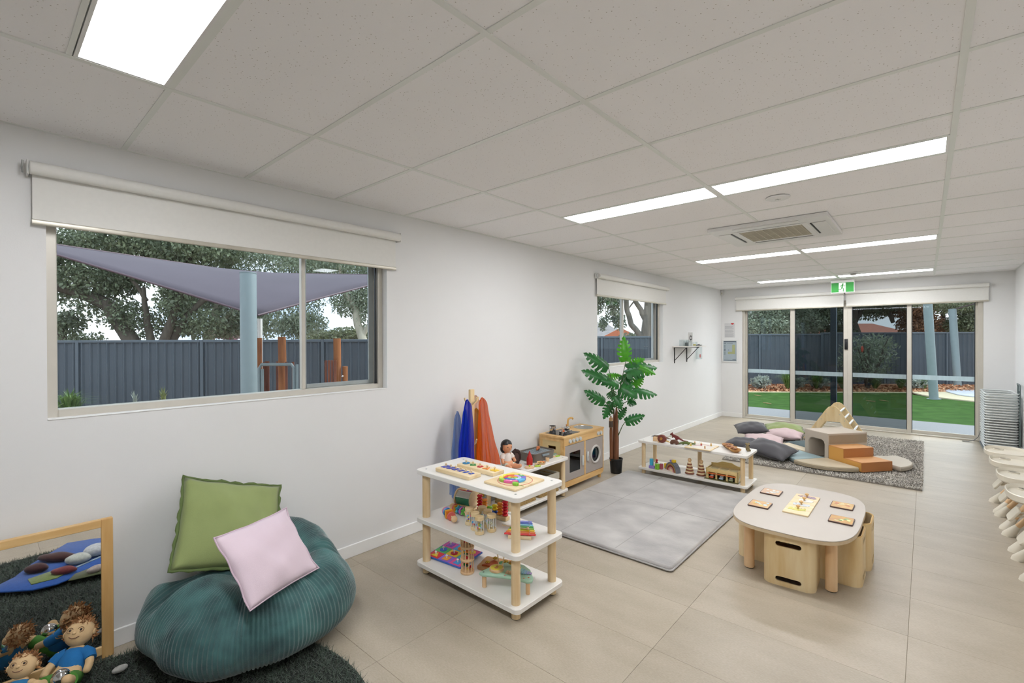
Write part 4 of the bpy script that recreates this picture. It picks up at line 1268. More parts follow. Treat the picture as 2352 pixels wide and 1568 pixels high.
# cushions ---------------------------------------------------------------
def pillow_mesh(w, h, th, n=22, wr=.0, seed=0, flange=.0):
    rnd = random.Random(seed)
    ph = [rnd.uniform(0, 6.28) for _ in range(8)]
    q = B()
    top, bot = {}, {}
    for i in range(n + 1):
        for j in range(n + 1):
            u, v = -1 + 2 * i / n, -1 + 2 * j / n
            e = (1 - u ** 4) * (1 - v ** 4)
            hh = th / 2 * max(0, (1 - u * u) ** .55 * (1 - v * v) ** .55)
            pin = .05
            x = u * w / 2 * (1 - pin * (1 - v * v)); y = v * h / 2 * (1 - pin * (1 - u * u))
            wv = wr * e * (math.sin(4 * u + 3 * v + ph[0]) + .7 * math.sin(7 * v - 3 * u + ph[1]) + .5 * math.sin(11 * u + 5 * v + ph[2]))
            er = wr * .8 * (math.sin(9 * u + ph[3]) * abs(v) ** 6 + math.sin(9 * v + ph[4]) * abs(u) ** 6)
            edge = i in (0, n) or j in (0, n)
            a = q.verts.new((x, y, hh + wv + er)); top[i, j] = a
            bot[i, j] = a if edge else q.verts.new((x, y, -hh + wv * .3 + er))
    for i in range(n):
        for j in range(n):
            q.faces.new((top[i, j], top[i + 1, j], top[i + 1, j + 1], top[i, j + 1]))
            q.faces.new((bot[i, j + 1], bot[i + 1, j + 1], bot[i + 1, j], bot[i, j]))
    rim = [(i, 0) for i in range(n)] + [(n, j) for j in range(n)] + [(n - i, n) for i in range(n)] + [(0, n - j) for j in range(n)]
    edge = [tuple(top[k].co) for k in rim]
    return q, edge
def cushion(label, c, ex, ey, w, h, th, m, mt, seed, wr=.004, group=None, ruffle=0.0):
    """ex, ey: world directions of the cushion's sides"""
    ex = Vector(ex).normalized(); ez = ex.cross(Vector(ey)).normalized(); ey = ez.cross(ex)
    t = thing('cushion', label, 'cushion', c, group=group)
    t.rotation_euler = Matrix((ex, ey, ez)).transposed().to_euler()
    q, edge = pillow_mesh(w, h, th, wr=wr, seed=seed)
    put('cover', q, m, t, 180)
    q = B()
    if ruffle:
        pts = edge; n_ = len(pts)
        inner = [q.verts.new(p) for p in pts]
        outer = []
        for k, p in enumerate(pts):
            d = Vector((p[0], p[1], 0)).normalized()
            outer.append(q.verts.new(Vector(p) + d * ruffle * (1 + .25 * math.sin(k * 2.1)) + Vector((0, 0, .3 * ruffle * math.sin(k * 1.7 + seed)))))
        for k in range(n_):
            q.faces.new((inner[k], inner[(k + 1) % n_], outer[(k + 1) % n_], outer[k]))
        o = put('ruffle_edge', q, mt, t, 180); md = o.modifiers.new('s', 'SOLIDIFY'); md.thickness = .002; md.offset = 0
    else:
        tube(q, edge, .0035, 6, closed=True); put('piping', q, mt, t)
    return t
m_gcush = mat('green_linen', '#8f9c62', rough=.85, var=.06, scale=6, bump=.2, bscale=500, sheen=.2)
m_gedge = mat('green_linen_edge', '#5d6e3e', rough=.9, var=.1)
m_pcush = mat('pink_linen', '#d9c6d0', rough=.85, var=.03, scale=6, bump=.2, bscale=500, sheen=.2)
TL, TR, BL = Vector((.085, .80, .785)), Vector((.115, 1.285, .632)), Vector((.36, .585, .462))
cushion('large olive green cushion with raw edges on the bean bag', (TL + TR + BL + (BL + TR - TL)) / 4 + Vector((.035, .01, .035)), TR - TL, TL - BL, .53, .50, .15, m_gcush, m_gedge, 3, .0065, ruffle=.016)
T_, L_, B_, R_ = [CAM + (Vector(p) - CAM) * .89 for p in ((.30, 1.20, .555), (.48, .775, .565), (.62, .975, .235), (.44, 1.375, .29))]
cushion('small pale pink cushion lying on the bean bag', (T_ + L_ + B_ + R_) / 4 + Vector((.0, -.005, .005)), T_ - L_, T_ - R_, .435, .37, .11, m_pcush, mat('pink_piping', '#cbb4c2', rough=.8), 5, .005)

# felt play mat and its things, seen in the mirror
t = thing('felt_play_mat', 'blue felt river play mat on the dark rug, seen in mirror', 'play mat', (1.5, .38, .044))
base = [(1.322, .09), (1.40, .02), (1.52, .15), (1.70, .24), (1.86, .36), (1.98, .45), (1.93, .60), (1.80, .78), (1.55, .80), (1.38, .66), (1.27, .50), (1.19, .33), (1.21, .22)]
q = B(); prism(q, [(x - 1.5, y - .38) for x, y in base], 0, .012, bev=.004); put('blue_sheet', q, felt('#2458a8'), t, 60)
for nm, pts, c in (('green_patch', [(1.29, .22), (1.40, .21), (1.44, .34), (1.36, .42), (1.28, .34)], '#7c8c50'), ('olive_patch', [(1.17, .38), (1.26, .42), (1.34, .62), (1.36, .80), (1.2, .8), (1.12, .6)], '#4d5430'), ('pale_streak', [(1.36, .42), (1.38, .42), (1.5, .62), (1.48, .62)], '#9fb6c4')):
    q = B(); prism(q, [(x - 1.5, y - .38) for x, y in pts], .012, .018, bev=.002); put(nm, q, felt(c), t, 60)
def pebble(label, p, r, c, name='felt_stone', group='felt stones on the blue mat'):
    q = B(); ball(q, (0, 0, 0), r, 18, 12)
    for v in q.verts: v.co += Vector((math.sin(v.co.y * 60), math.cos(v.co.x * 55), math.sin(v.co.x * 70 + v.co.y * 40))) * .0025
    o = put(name, q, felt(c), None, 180, loc=p); tag(o, label, 'stone', group); return o
zf = .058
pebble('long dark brown felt log on the blue mat', (1.63, .37, zf + .022), (.045, .13, .03), '#4b2b28').rotation_euler = (0, 0, .75)
pebble('white felt stone beside the long brown log', (1.47, .46, zf + .028), (.055, .075, .034), '#c3c8bf').rotation_euler = (0, 0, .6)
pebble('grey white felt stone at the edge of the mirror', (1.535, .565, zf + .034), (.07, .075, .042), '#c9cdcf')
pebble('short brown felt log at the left of the mat', (1.51, .255, zf + .022), (.04, .07, .03), '#4a2a2a').rotation_euler = (0, 0, .7)
pebble('reddish felt log on the green patch', (1.335, .375, zf + .02), (.032, .075, .024), '#7c3838').rotation_euler = (0, 0, .6)
pebble('pale felt shell on the olive patch', (1.2, .52, zf + .02), (.03, .05, .022), '#b9aca4')
pebble('small pale pebble on the rug at the bottom edge', (.33, .44, .05), (.02, .03, .016), '#a9a9a4', group='loose pebbles on the rug')

# two soft dolls ----------------------------------------------------------
m_skin = mat('doll_cotton_skin', '#d9b98c', rough=.85, var=.04, scale=40, bump=.1, bscale=400)
def soft_doll(label, p, s, shirt, trousers, rz, tilt, strap=False):
    t = thing('soft_doll', label, 'doll', p, rz, group='soft dolls by the mirror')
    t.rotation_euler = (0, tilt, rz)
    S = lambda *a: Vector(a) * s
    # body: sits facing +x
    V_ = [S(0, 0, .05), S(-.005, 0, .11), S(-.01, 0, .165), S(-.005, .06, .15), S(.02, .085, .10), S(.05, .09, .055), S(-.005, -.06, .15), S(.03, -.085, .10), S(.055, -.085, .06), S(.06, .04, .035), S(.14, .06, .03), S(.17, .065, .05), S(.06, -.04, .035), S(.14, -.06, .03), S(.17, -.065, .05), S(-.01, 0, .19)]
    E_ = [(0, 1), (1, 2), (2, 3), (3, 4), (4, 5), (2, 6), (6, 7), (7, 8), (0, 9), (9, 10), (10, 11), (0, 12), (12, 13), (13, 14), (2, 15)]
    R_ = [.042, .045, .03, .022, .019, .018, .022, .019, .018, .032, .026, .022, .032, .026, .022, .018]
    skin('body', V_, E_, [r * s for r in R_], m_skin, t)
    q = B(); lathe(q, [(.052 * s, .045 * s), (.056 * s, .08 * s), (.053 * s, .13 * s), (.036 * s, .172 * s), (.022 * s, .178 * s)], n=20, scale=(.92, 1.08))
    for sg in (1, -1):
        if not strap:
            tube(q, [S(-.005, .035 * sg, .155), S(0, .065 * sg, .143), S(.012, .08 * sg, .118)], [.03 * s, .028 * s, .026 * s], 12)
    put('shirt', q, mat('doll_shirt_' + shirt.lstrip('#'), shirt, rough=.9, var=.08, scale=20, bump=.1, bscale=300), t, 60)
    q = B(); lathe(q, [(.03 * s, .006 * s), (.05 * s, .02 * s), (.056 * s, .05 * s), (.05 * s, .082 * s)], n=20, scale=(.92, 1.08))
    for sg in (1, -1):
        tube(q, [S(.0, .02 * sg, .05), S(.05, .038 * sg, .04), S(.11, .055 * sg, .034)], [.038 * s, .037 * s, .033 * s], 12)
    put('trousers', q, mat('doll_trousers_' + trousers.lstrip('#'), trousers, rough=.9, var=.1, scale=20), t, 60)
    q = B(); ball(q, S(.0, 0, .245), (.056 * s, .062 * s, .064 * s), 20, 14); h = put('head', q, m_skin, t, 180)
    q = B(); ball(q, S(.056, 0, .243), (.008 * s, .009 * s, .008 * s), 10, 8); put('nose', q, m_skin, h, 180)
    for sg in (1, -1):
        q = B(); tube(q, [S(.052 + .004 * math.cos(a) * 0, .023 * sg + .013 * math.cos(a), .256 + .012 * math.sin(a)) for a in [2 * PI * k / 14 for k in range(14)]], .0016 * s, 5, closed=True); put('spectacle_rim', q, paint('#8a6a4a'), h)
        q = B(); ball(q, S(.051, .023 * sg, .256), (.005 * s, .006 * s, .006 * s), 8, 6); put('eye', q, paint('#3a2a22'), h)
        q = B(); ball(q, S(.0, .064 * sg, .243), (.012 * s, .007 * s, .015 * s), 8, 6); put('ear', q, m_skin, h)
    q = B(); tube(q, [S(.050, -.022, .226), S(.054, -.008, .219), S(.054, .010, .219), S(.050, .022, .226)], .0016 * s, 5); put('mouth', q, paint('#6b4034'), h)
    # curls of hair
    n_ = 900
    v = NR.normal(size=(n_, 3)); v /= np.linalg.norm(v, axis=1)[:, None]
    v = v[(v[:, 2] > .62) | (v[:, 0] < .0)]; v = v[v[:, 2] > -.4]
    base_ = v * np.array([.056, .062, .064]) * s * 1.0 + np.array([0, 0, .245 * s])
    tip = base_ + v * .008 * s + NR.normal(size=v.shape) * .009 * s
    sd = np.cross(v, NR.normal(size=v.shape)); sd /= np.linalg.norm(sd, axis=1)[:, None]; sd *= .0045 * s
    VV = np.stack([base_ - sd, base_ + sd, tip + sd * .6, tip - sd * .6], 1)
    o = fast_mesh('hair', VV, 4, [(0, 1, 2, 3)], mat('doll_hair', '#8b5d38', rough=.9, col2='#b98a5c', scale=30, island=.25), h); o['kind'] = 'stuff'
    return t
soft_doll('larger soft doll in blue shirt and green trousers by the mirror', (.30, .255, .042), .90, '#1f6fae', '#4f8a38', -.55, -.55)
d2 = soft_doll('smaller soft doll in blue overalls by the mirror', (.35, .085, .04), .76, '#2a76a8', '#2a76a8', -.45, -.5, strap=True)
q = B(); box(q, -.012, .04, -.03, .03, .11, .118, bev=.003); put('green_collar', q, paint('#2f6b3a'), d2)
q = B(); ball(q, (0, 0, 0), .034, 24, 16); o = put('metal_ball', q, mat('mirror_ball', '#c9c9c9', rough=.06, metal=1.0, var=0), None, 180, loc=(.36, .235, .135)); tag(o, 'shiny silver ball in the larger doll\'s lap', 'ball')
# ================================================================== TALL WHITE SHELF AND ITS TOYS
def unit(label, loc, w, d, levels, legs, legr, top_screws=True, name='display_shelf', corner=.035):
    """open shelf: boards at the given (z0, z1) and round legs at the given xy"""
    t = thing(name, label, 'shelf', loc)
    for (z0, z1) in levels:
        q = B(); prism(q, rrect(-w / 2, w / 2, -d / 2, d / 2, corner, 6), z0, z1, bev=.003); bd = put('shelf_board', q, m_wlam, t, 40)
        if (z0, z1) == levels[-1] and top_screws:
            for (x, y) in legs:
                q = B(); cyl(q, (x, y, z1), (x, y, z1 + .0015), .007, n=12); put('screw_cap', q, m_steel, bd)
    zs = [0.004] + [z for lv in levels for z in lv]
    for (x, y) in legs:
        for a, b_ in ((zs[0], zs[1]),) + tuple((zs[2 * i], zs[2 * i + 1]) for i in range(1, len(levels))):
            q = B(); cyl(q, (x, y, a), (x, y, b_), legr, n=20, bev=.003 if a < .01 else 0); put('leg', q, m_pine, t)
        q = B(); cyl(q, (x, y, 0), (x, y, .004), legr * .75, n=14); put('foot_pad', q, m_black, t)
    return t
SX, SY = 1.028, 2.23
unit('tall three tier white shelf with pine legs and toys', (SX, SY, 0), .935, .46, [(.055, .085), (.36, .39), (.69, .72)], [(-.41, -.175), (.41, -.175), (-.41, .175), (.41, .175)], .027)
ZT, ZM, ZB = .7205, .3905, .0855

def peg(q, x, y, z, s=1.0):
    lathe(q, [(.0, 0), (.004 * s, 0), (.0035 * s, .008 * s), (.0075 * s, .012 * s), (.008 * s, .017 * s), (.004 * s, .021 * s), (0, .0215 * s)], (x, y, z), 12)
# graded trapezoid puzzle
t = thing('knob_puzzle', 'pale wooden puzzle board with six blue knobbed shapes', 'puzzle', (.875, 2.115, ZT), group='knob puzzles on the top shelf')
q = B(); box(q, -.165, .165, -.055, .055, 0, .024, bev=.002, seg=1); put('board', q, m_plyx, t, ang=None)
for k in range(6):
    x = -.128 + k * .051; s_ = 1 - .085 * k
    q = B(); prism(q, [(x - .022 * s_, -.02 * s_), (x + .014 * s_, -.02 * s_), (x + .024 * s_, .034 * s_), (x - .012 * s_, .034 * s_)], .024, .0275)
    p = put('blue_piece', q, paint('#2c3fae' if k < 4 else '#2f58c4'), t, ang=None)
    q = B(); peg(q, x, .008 * s_, .0275); put('knob', q, m_pine, p)
t = thing('knob_puzzle', 'wooden puzzle board with blue, green, red, orange, yellow shapes', 'puzzle', (.925, 2.275, ZT), group='knob puzzles on the top shelf')
q = B(); box(q, -.175, .175, -.055, .055, 0, .024, bev=.002, seg=1); put('board', q, m_plyx, t, ang=None)
shapes = [(circ(0, 0, .027), '#2a7fae'), ([(-.03, 0), (0, -.028), (.03, 0), (0, .028)], '#2f8f45'), ([(-.022, 0), (-.006, -.024), (.02, -.018), (.02, .014), (-.004, .024)], '#c8323a'), ([(-.026, -.022), (.026, -.022), (0, .026)], '#e8872c'), ([(-.026, -.019), (.026, -.019), (.026, .019), (-.026, .019)], '#f0c928')]
for k, (poly, c) in enumerate(shapes):
    x = -.138 + k * .069
    q = B(); prism(q, [(x + a, b_) for a, b_ in poly], .024, .0275); p = put('shape_piece', q, paint(c), t, ang=None)
    q = B(); peg(q, x, 0, .0275); put('knob', q, m_pine, p)
# snail puzzle
t = thing('snail_puzzle', 'square wooden board with a colourful snail puzzle', 'puzzle', (1.278, 2.228, ZT))
q = B(); prism(q, rrect(-.132, .132, -.142, .142, .008, 3), 0, .012, bev=.001); put('board', q, m_plyx, t, 30)
q = B(); tube(q, [(.006 + .108 * math.cos(a), .112 * math.sin(a), .0125) for a in [2 * PI * k / 48 for k in range(48)]], .0016, 5, closed=True); put('circle_line', q, paint('#d23b3b'), t)
def arcpiece(r0, r1, a0, a1, n=10):
    a = [math.radians(a0 + (a1 - a0) * k / n) for k in range(n + 1)]
    cx, cy = -.018, .004
    return [(cx + r1 * math.cos(x), cy + r1 * math.sin(x)) for x in a] + [(cx + r0 * math.cos(x), cy + r0 * math.sin(x)) for x in a[::-1]]
pcs = [((.058, .085, 165, 235), '#f0dd3a'), ((.058, .085, 100, 163), '#f2e04a'), ((.060, .087, 235, 268), '#9fd24a'), ((.058, .088, 272, 335), '#e86fae'), ((.055, .085, 338, 380), '#58b6ea'), ((.056, .085, 22, 60), '#7a6ad0'), ((.056, .083, 62, 98), '#56b262'), ((.034, .056, 120, 235), '#e0402e'), ((.034, .056, 238, 330), '#3a62c8'), ((.034, .056, 335, 400), '#a9d8f0'), ((.034, .056, 42, 118), '#c99ae4'), ((.014, .033, 40, 220), '#f29a3a'), ((.012, .033, 222, 398), '#8fd04a')]
for k, (a, c) in enumerate(pcs):
    q = B(); prism(q, arcpiece(*a), .012, .027, bev=.0025); p = put('puzzle_piece', q, paint(c), t, 40)
    if k % 3 == 0:
        am = math.radians((a[2] + a[3]) / 2); rm = (a[0] + a[1]) / 2
        q = B(); cyl(q, (-.018 + rm * math.cos(am), .004 + rm * math.sin(am), .027), (-.018 + rm * math.cos(am), .004 + rm * math.sin(am), .0275), .007, n=12); put('white_dot', q, m_white, p)
q = B(); prism(q, circ(.075, -.075, .022, 18, .016), .012, .030, bev=.003); put('snail_head', q, paint('#86c83c'), t, 40)
q = B(); box(q, .095, .125, -.062, -.058, .012, .014); put('feeler', q, paint('#5fae4a'), t, ang=None)
# ---- middle shelf
def rattle(label, p, rz, cols):
    t = thing('bead_rattle', label, 'rattle', p, rz, group='bead rattles on the middle shelf')
    q = B(); cyl(q, (-.085, 0, .03), (.085, 0, .03), .006, n=10); put('rod', q, m_pine, t)
    for x in (-.09, .092):
        q = B(); ball(q, (x, 0, .03), .022 if x > 0 else .024, 18, 12); put('end_ball', q, m_beech, t, 180)
    for k, (x, w, c, kind) in enumerate(cols):
        if kind == 'd': poly = circ(0, 0, .029, 22)
        elif kind == 's': poly = [(-.026, -.026), (.026, -.026), (.026, .026), (-.026, .026)]
        elif kind == 'z': poly = [((.030 if j % 2 else .019) * math.cos(2 * PI * j / 12), (.030 if j % 2 else .019) * math.sin(2 * PI * j / 12)) for j in range(12)]
        q = B(); prism(q, poly, x - w, x + w, Matrix(((0, 0, 1, 0), (1, 0, 0, 0), (0, 1, 0, .03), (0, 0, 0, 1))), bev=.002); put('ring', q, paint(c), t, 40)
    return t
rattle('wooden bead rattle with star shaped coloured rings', (.765, 2.235, ZM), -.12, [(-.058, .006, '#e0706e', 'd'), (-.04, .005, '#f0a83a', 's'), (-.018, .008, '#5cc6cc', 'z'), (.005, .008, '#1f6fb0', 'z'), (.026, .006, '#c46ac0', 'd'), (.045, .008, '#6cc25a', 'z')])
rattle('wooden bead rattle with flat coloured discs in front', (.775, 2.13, ZM), -.38, [(-.07, .005, '#d268c8', 'd'), (-.055, .005, '#5fc3e6', 'd'), (-.042, .005, '#2467b4', 'd'), (-.024, .006, '#edb92e', 's'), (-.002, .005, '#f08a2e', 's'), (.035, .007, '#dd6a62', 'd')])
# spinning drum
t = thing('spinning_drum', 'wooden spinning drum toy with mirror panels', 'drum toy', (.735, 2.325, ZM), .2)
q = B(); box(q, -.075, .075, -.035, .035, 0, .02, bev=.002, seg=1); put('base', q, m_plyx, t, ang=None)
for x in (-.066, .066):
    q = B(); prism(q, circ(0, .085, .062, 32), x - .005, x + .005, Matrix(((0, 0, 1, 0), (1, 0, 0, 0), (0, 1, 0, 0), (0, 0, 0, 1))), bev=.0015); put('side_disc', q, m_plyx, t, 40)
    q = B(); box(q, x - .005, x + .005, -.03, .03, .02, .04); put('stand', q, m_plyx, t, ang=None)
for k, c in enumerate(('#c8403c', '#dfe6ea', '#4f9a7a', '#e8b83a', '#3f6fb0', '#dfe6ea')):
    a = math.radians(60 * k + 75)
    R = Matrix.Translation((0, 0, .085)) @ Matrix.Rotation(a - PI / 2, 4, 'X')
    q = B(); box(q, -.06, .06, -.026, .026, .045, .05, mtx=R); p = put('panel', q, paint(c, .15) if c != '#dfe6ea' else m_white, t, ang=None)
    q = B(); box(q, -.052, .052, -.02, .02, .05, .0512, mtx=R); put('panel_inset', q, mat('drum_mirror', '#dfe3e6', rough=.05, metal=.9) if c == '#dfe6ea' else paint(c), p, ang=None)
# bead stacker
t = thing('bead_stacker', 'stepped wooden stacker with columns of round coloured beads', 'stacking toy', (.965, 2.352, ZM), .10)
q = B(); box(q, -.135, .135, -.024, .024, 0, .026, bev=.003, seg=1); put('base', q, m_ply, t, ang=None)
for x, nb, c in ((-.11, 5, '#d4202c'), (-.066, 4, '#ee8a22'), (-.022, 2, '#7fc02e'), (.024, 3, '#f0d822'), (.068, 4, '#ee8f2a'), (.112, 5, '#d4202c')):
    q = B(); cyl(q, (x, 0, .026), (x, 0, .026 + nb * .0215 + .002), .004, n=8); put('peg', q, m_pine, t)
    for k in range(nb):
        q = B(); ball(q, (x, 0, .037 + k * .0215), (.021, .021, .011), 16, 10); put('bead', q, paint('#2a4fae' if k == 0 and nb in (2, 3) else c, .2), t, 180)
# rolling shakers
def shaker(label, p, rz, beads, kind):
    t = thing('rolling_shaker', label, 'shaker', p, rz, group='wooden bead shakers on the middle shelf')
    for z0, z1 in ((0, .022), (.088, .110)):
        q = B(); cyl(q, (0, 0, z0), (0, 0, z1), .029, n=24, bev=.0025); put('end_cap', q, m_ply, t)
    q = B(); lathe(q, [(.025, .022), (.025, .088)], n=24)
    put('clear_tube', q, m_acr, t, 60)
    for k in range(6):
        a = 2 * PI * k / 6 + .3
        q = B(); cyl(q, (.0265 * math.cos(a), .0265 * math.sin(a), .022), (.0265 * math.cos(a), .0265 * math.sin(a), .088), .0022, n=8); put('dowel', q, m_white, t)
    for k in range(kind):
        a = random.uniform(0, 6.28); r = random.uniform(0, .016); z = .03 + .028 * random.random()
        q = B(); ball(q, (r * math.cos(a), r * math.sin(a), z), .0075 if kind < 12 else .0042, 8, 6); put('bead', q, paint(beads[k % len(beads)], .25), t, 180)
    return t
mixb = ['#7fc6e8', '#e06a8a', '#f2d24a', '#6a62c8', '#e8e8ee', '#6fc06a']
for k, (x, y, bd, kn, lab) in enumerate(((.945, 2.155, mixb, 9, 'wooden bead shaker at the left of the shaker cluster'), (1.035, 2.12, ['#cfe6f2', '#d23a3a', '#4a9ad8'], 9, 'wooden shaker with red and blue beads in the cluster'), (1.105, 2.09, mixb, 9, 'foremost wooden shaker with mixed coloured beads'),
        (.995, 2.225, mixb, 6, 'rearmost wooden shaker behind the cluster'), (1.065, 2.205, mixb, 6, 'middle rear wooden shaker in the cluster'), (1.135, 2.17, ['#f0eee6', '#e2d8b0'], 26, 'wooden shaker filled with small pearl beads'))):
    shaker(lab, (x, y, ZM), k * .7, bd, kn)
# xylophone
t = thing('xylophone', 'rainbow metal bar xylophone on a wooden frame', 'xylophone', (1.285, 2.295, ZM), -1.0)
for sg in (-1, 1):
    q = B(); tube(q, [(-.10, sg * .022, .012), (.115, sg * .052, .012)], .010, 4); put('frame_rail', q, m_plyx, t, 20)
q = B(); box(q, .105, .125, -.072, .072, 0, .02, bev=.002, seg=1); put('frame_end', q, m_plyx, t, ang=None)
q = B(); box(q, -.112, -.097, -.04, .04, 0, .018, bev=.002, seg=1); put('frame_end', q, m_plyx, t, ang=None)
for k, c in enumerate(('#e22a2e', '#f07f22', '#f2d022', '#92cf3a', '#3fae48', '#86cdec', '#3457b8', '#8a92de')):
    x = .105 - k * .0285; hw = .098 - k * .0065
    q = B(); box(q, x - .012, x + .012, -hw, hw, .023, .028, bev=.0015, seg=1); br = put('bar', q, mat('xylo_' + c[1:], c, rough=.25, metal=.2, var=.02), t, ang=None)
    for sg in (-1, 1):
        q = B(); lathe(q, [(0, .028), (.0035, .028), (.003, .031), (0, .0315)], (x, sg * hw * .62, 0), 10); put('rivet', q, m_chrome, br)
t = thing('xylophone_beater', 'pale wooden beater lying across the xylophone', 'beater', (1.29, 2.27, ZM + .033))
q = B(); cyl(q, (-.115, -.045, .0), (.045, .012, .0), .003, n=8); put('stick', q, m_pine, t)
q = B(); ball(q, (.05, .014, .003), .0095); put('beater_ball', q, m_pine, t, 180)
# ---- bottom shelf
t = thing('shape_puzzle', 'colourful peg shape puzzle board propped on the bottom shelf', 'puzzle', (.72, 2.22, ZB + .0095), 0)
t.rotation_euler = (math.radians(4), math.radians(0), math.radians(6))
q = B(); box(q, -.16, .16, -.12, .12, 0, .011, bev=.0015, seg=1); put('board', q, paint('#3a66c0'), t, ang=None)
cells = [(-1, 1, '#e060b0', '#9a62d0', 's'), (0, 1, '#58b6e8', '#e8862c', 'c'), (1, 1, '#e8679c', '#f2d84a', 'p'), (-1, 0, '#5ec26a', '#2d6fd0', 'c'), (0, 0, '#f2d23a', '#c8202c', 'h'), (1, 0, '#58c0d8', '#3fae5a', 'c'), (-1, -1, '#d6202a', '#f2d23a', 't'), (0, -1, '#9a6ad0', '#f0a23a', 's'), (1, -1, '#e85a9a', '#4aa0e0', 's')]
for cx, cy, c1, c2, kd in cells:
    x, y = cx * .103, cy * .077
    q = B(); box(q, x - .05, x + .05, y - .037, y + .037, .011, .0122); ce = put('colour_field', q, paint(c1), t, ang=None)
    poly = {'c': circ(0, 0, .027, 20), 's': [(-.025, -.024), (.025, -.024), (.025, .024), (-.025, .024)], 't': [(-.03, -.022), (.03, -.022), (0, .026)], 'h': [(.03 * math.cos(2 * PI * j / 6), .027 * math.sin(2 * PI * j / 6)) for j in range(6)], 'p': [(.03 * math.cos(2 * PI * j / 5), .027 * math.sin(2 * PI * j / 5)) for j in range(5)]}[kd]
    q = B(); prism(q, [(x + a, y + b_) for a, b_ in poly], .0122, .0145); put('shape_piece', q, paint(c2), ce, ang=None)
    q = B(); peg(q, x, y, .0145, 1.1); put('knob', q, m_white, ce)
# cage tower
t = thing('bell_tower', 'three tier wooden dowel cage tower filled with beads', 'rolling toy', (.955, 2.125, ZB))
for z in (0, .083, .166, .249):
    q = B(); cyl(q, (0, 0, z), (0, 0, z + .014), .046 if z < .24 else .045, n=28, bev=.002); put('ring_plate', q, m_beech, t)
for lv in range(3):
    for k in range(12):
        a = 2 * PI * k / 12
        q = B(); cyl(q, (.04 * math.cos(a), .04 * math.sin(a), .014 + lv * .083), (.04 * math.cos(a), .04 * math.sin(a), .083 * (lv + 1)), .003, n=8); put('dowel', q, m_beech, t)
    for k in range(9):
        a = random.uniform(0, 6.28); r = random.uniform(0, .026)
        q = B(); ball(q, (r * math.cos(a), r * math.sin(a), .023 + lv * .083 + .035 * random.random()), .0088, 10, 8); put('bead', q, paint(['#c8202c', '#2f8f45', '#e8862c', '#f2d23a', '#3a3a3a'][k % 5], .25), t, 180)
# gear board
t = thing('gear_board', 'wooden board with orange and green gears and brass bells', 'gear toy', (1.055, 2.31, ZB), .35)
q = B(); prism(q, rrect(-.12, .12, -.085, .085, .02, 4), 0, .018, bev=.002); put('board', q, wood('teak_board', '#b98a5a', '#cfa574', 'X'), t, 40)
q = B(); prism(q, [(-.09, -.06), (.0, -.06), (.02, .01), (-.04, .03)], .018, .026); put('orange_plate', q, paint('#c05a28'), t, ang=None)
q = B(); cyl(q, (.05, .0, .018), (.05, .0, .03), .042, n=24); put('green_wheel', q, paint('#2f8f4a'), t)
for x, y in ((-.03, .03), (-.055, -.04), (.055, .01), (.09, -.05)):
    gq = B()
    for k in range(7):
        a = 2 * PI * k / 7; ball(gq, (x + .012 * math.cos(a), y + .012 * math.sin(a), .04), .0055, 8, 6)
    ball(gq, (x, y, .043), .008, 8, 6); put('bell_flower', gq, mat('brass', '#c9a54a', rough=.2, metal=1.0), t, 180)
# music table
t = thing('music_table', 'mint green toy music table with drum cymbal and chimes', 'music toy', (1.262, 2.19, ZB), .42)
out = [(-.155, -.055), (-.165, -.085), (-.14, -.10), (-.06, -.088), (.02, -.085), (.10, -.09), (.15, -.10), (.175, -.085), (.172, -.05), (.13, .04), (.08, .085), (.02, .10), (-.05, .085), (-.115, .02)]
q = B(); prism(q, out, .072, .092, bev=.005); put('table_top', q, paint('#a9cdb4'), t, 50)
for x, y in ((-.135, -.075), (.145, -.075), (.03, .07)):
    q = B(); cyl(q, (x, y, 0), (x, y, .072), .0135, n=16, bev=.002); put('leg', q, m_beech, t)
q = B(); cyl(q, (-.07, -.03, .092), (-.07, -.03, .110), .046, n=32, bev=.003); dr = put('drum', q, m_beech, t)
q = B(); cyl(q, (-.07, -.03, .110), (-.07, -.03, .1105), .038, n=32); put('drum_skin', q, paint('#e6d34a'), dr)
q = B(); cyl(q, (-.07, -.036, .1105), (-.07, -.036, .111), .012, n=12); ball(q, (-.07, -.018, .111), (.009, .008, .001)); put('bear_print', q, paint('#c98a4a'), dr)
q = B(); cyl(q, (.01, .05, .092), (.01, .05, .115), .005, n=10); put('cymbal_post', q, m_beech, t)
q = B(); lathe(q, [(.028, .113), (.022, .116), (.011, .119), (.010, .124), (.0, .127)], (.01, .05, 0), 24); put('cymbal', q, MATS['brass'], t, 60)
for k, c in enumerate(('#e8cf3a', '#8fc8c0', '#7fb8c8', '#8fb4d8', '#9a9ad8', '#b49ad8')):
    q = B(); x = .065 + k * .0165
    box(q, x - .0065, x + .0065, -.045 + k * .003, .035 - k * .009, .096, .1, bev=.001, seg=1); put('chime_bar', q, mat('chime_' + c[1:], c, rough=.25, metal=.2), t, ang=None)
for k in range(6):
    q = B(); x = .0 + k * .0095; cyl(q, (x, -.062, .097), (x, -.026, .097), .0042, n=10); put('scraper_rib', q, m_beech, t)
for k, (x, y, c) in enumerate(((-.14, -.075, '#4a5a52'), (.0, -.078, '#c88a7a'), (.12, -.078, '#d08a5a'), (.145, -.06, '#c8703a'))):
    q = B(); cyl(q, (x, y, .092), (x, y, .0925), .006, n=10); put('print_mark', q, paint(c), t)
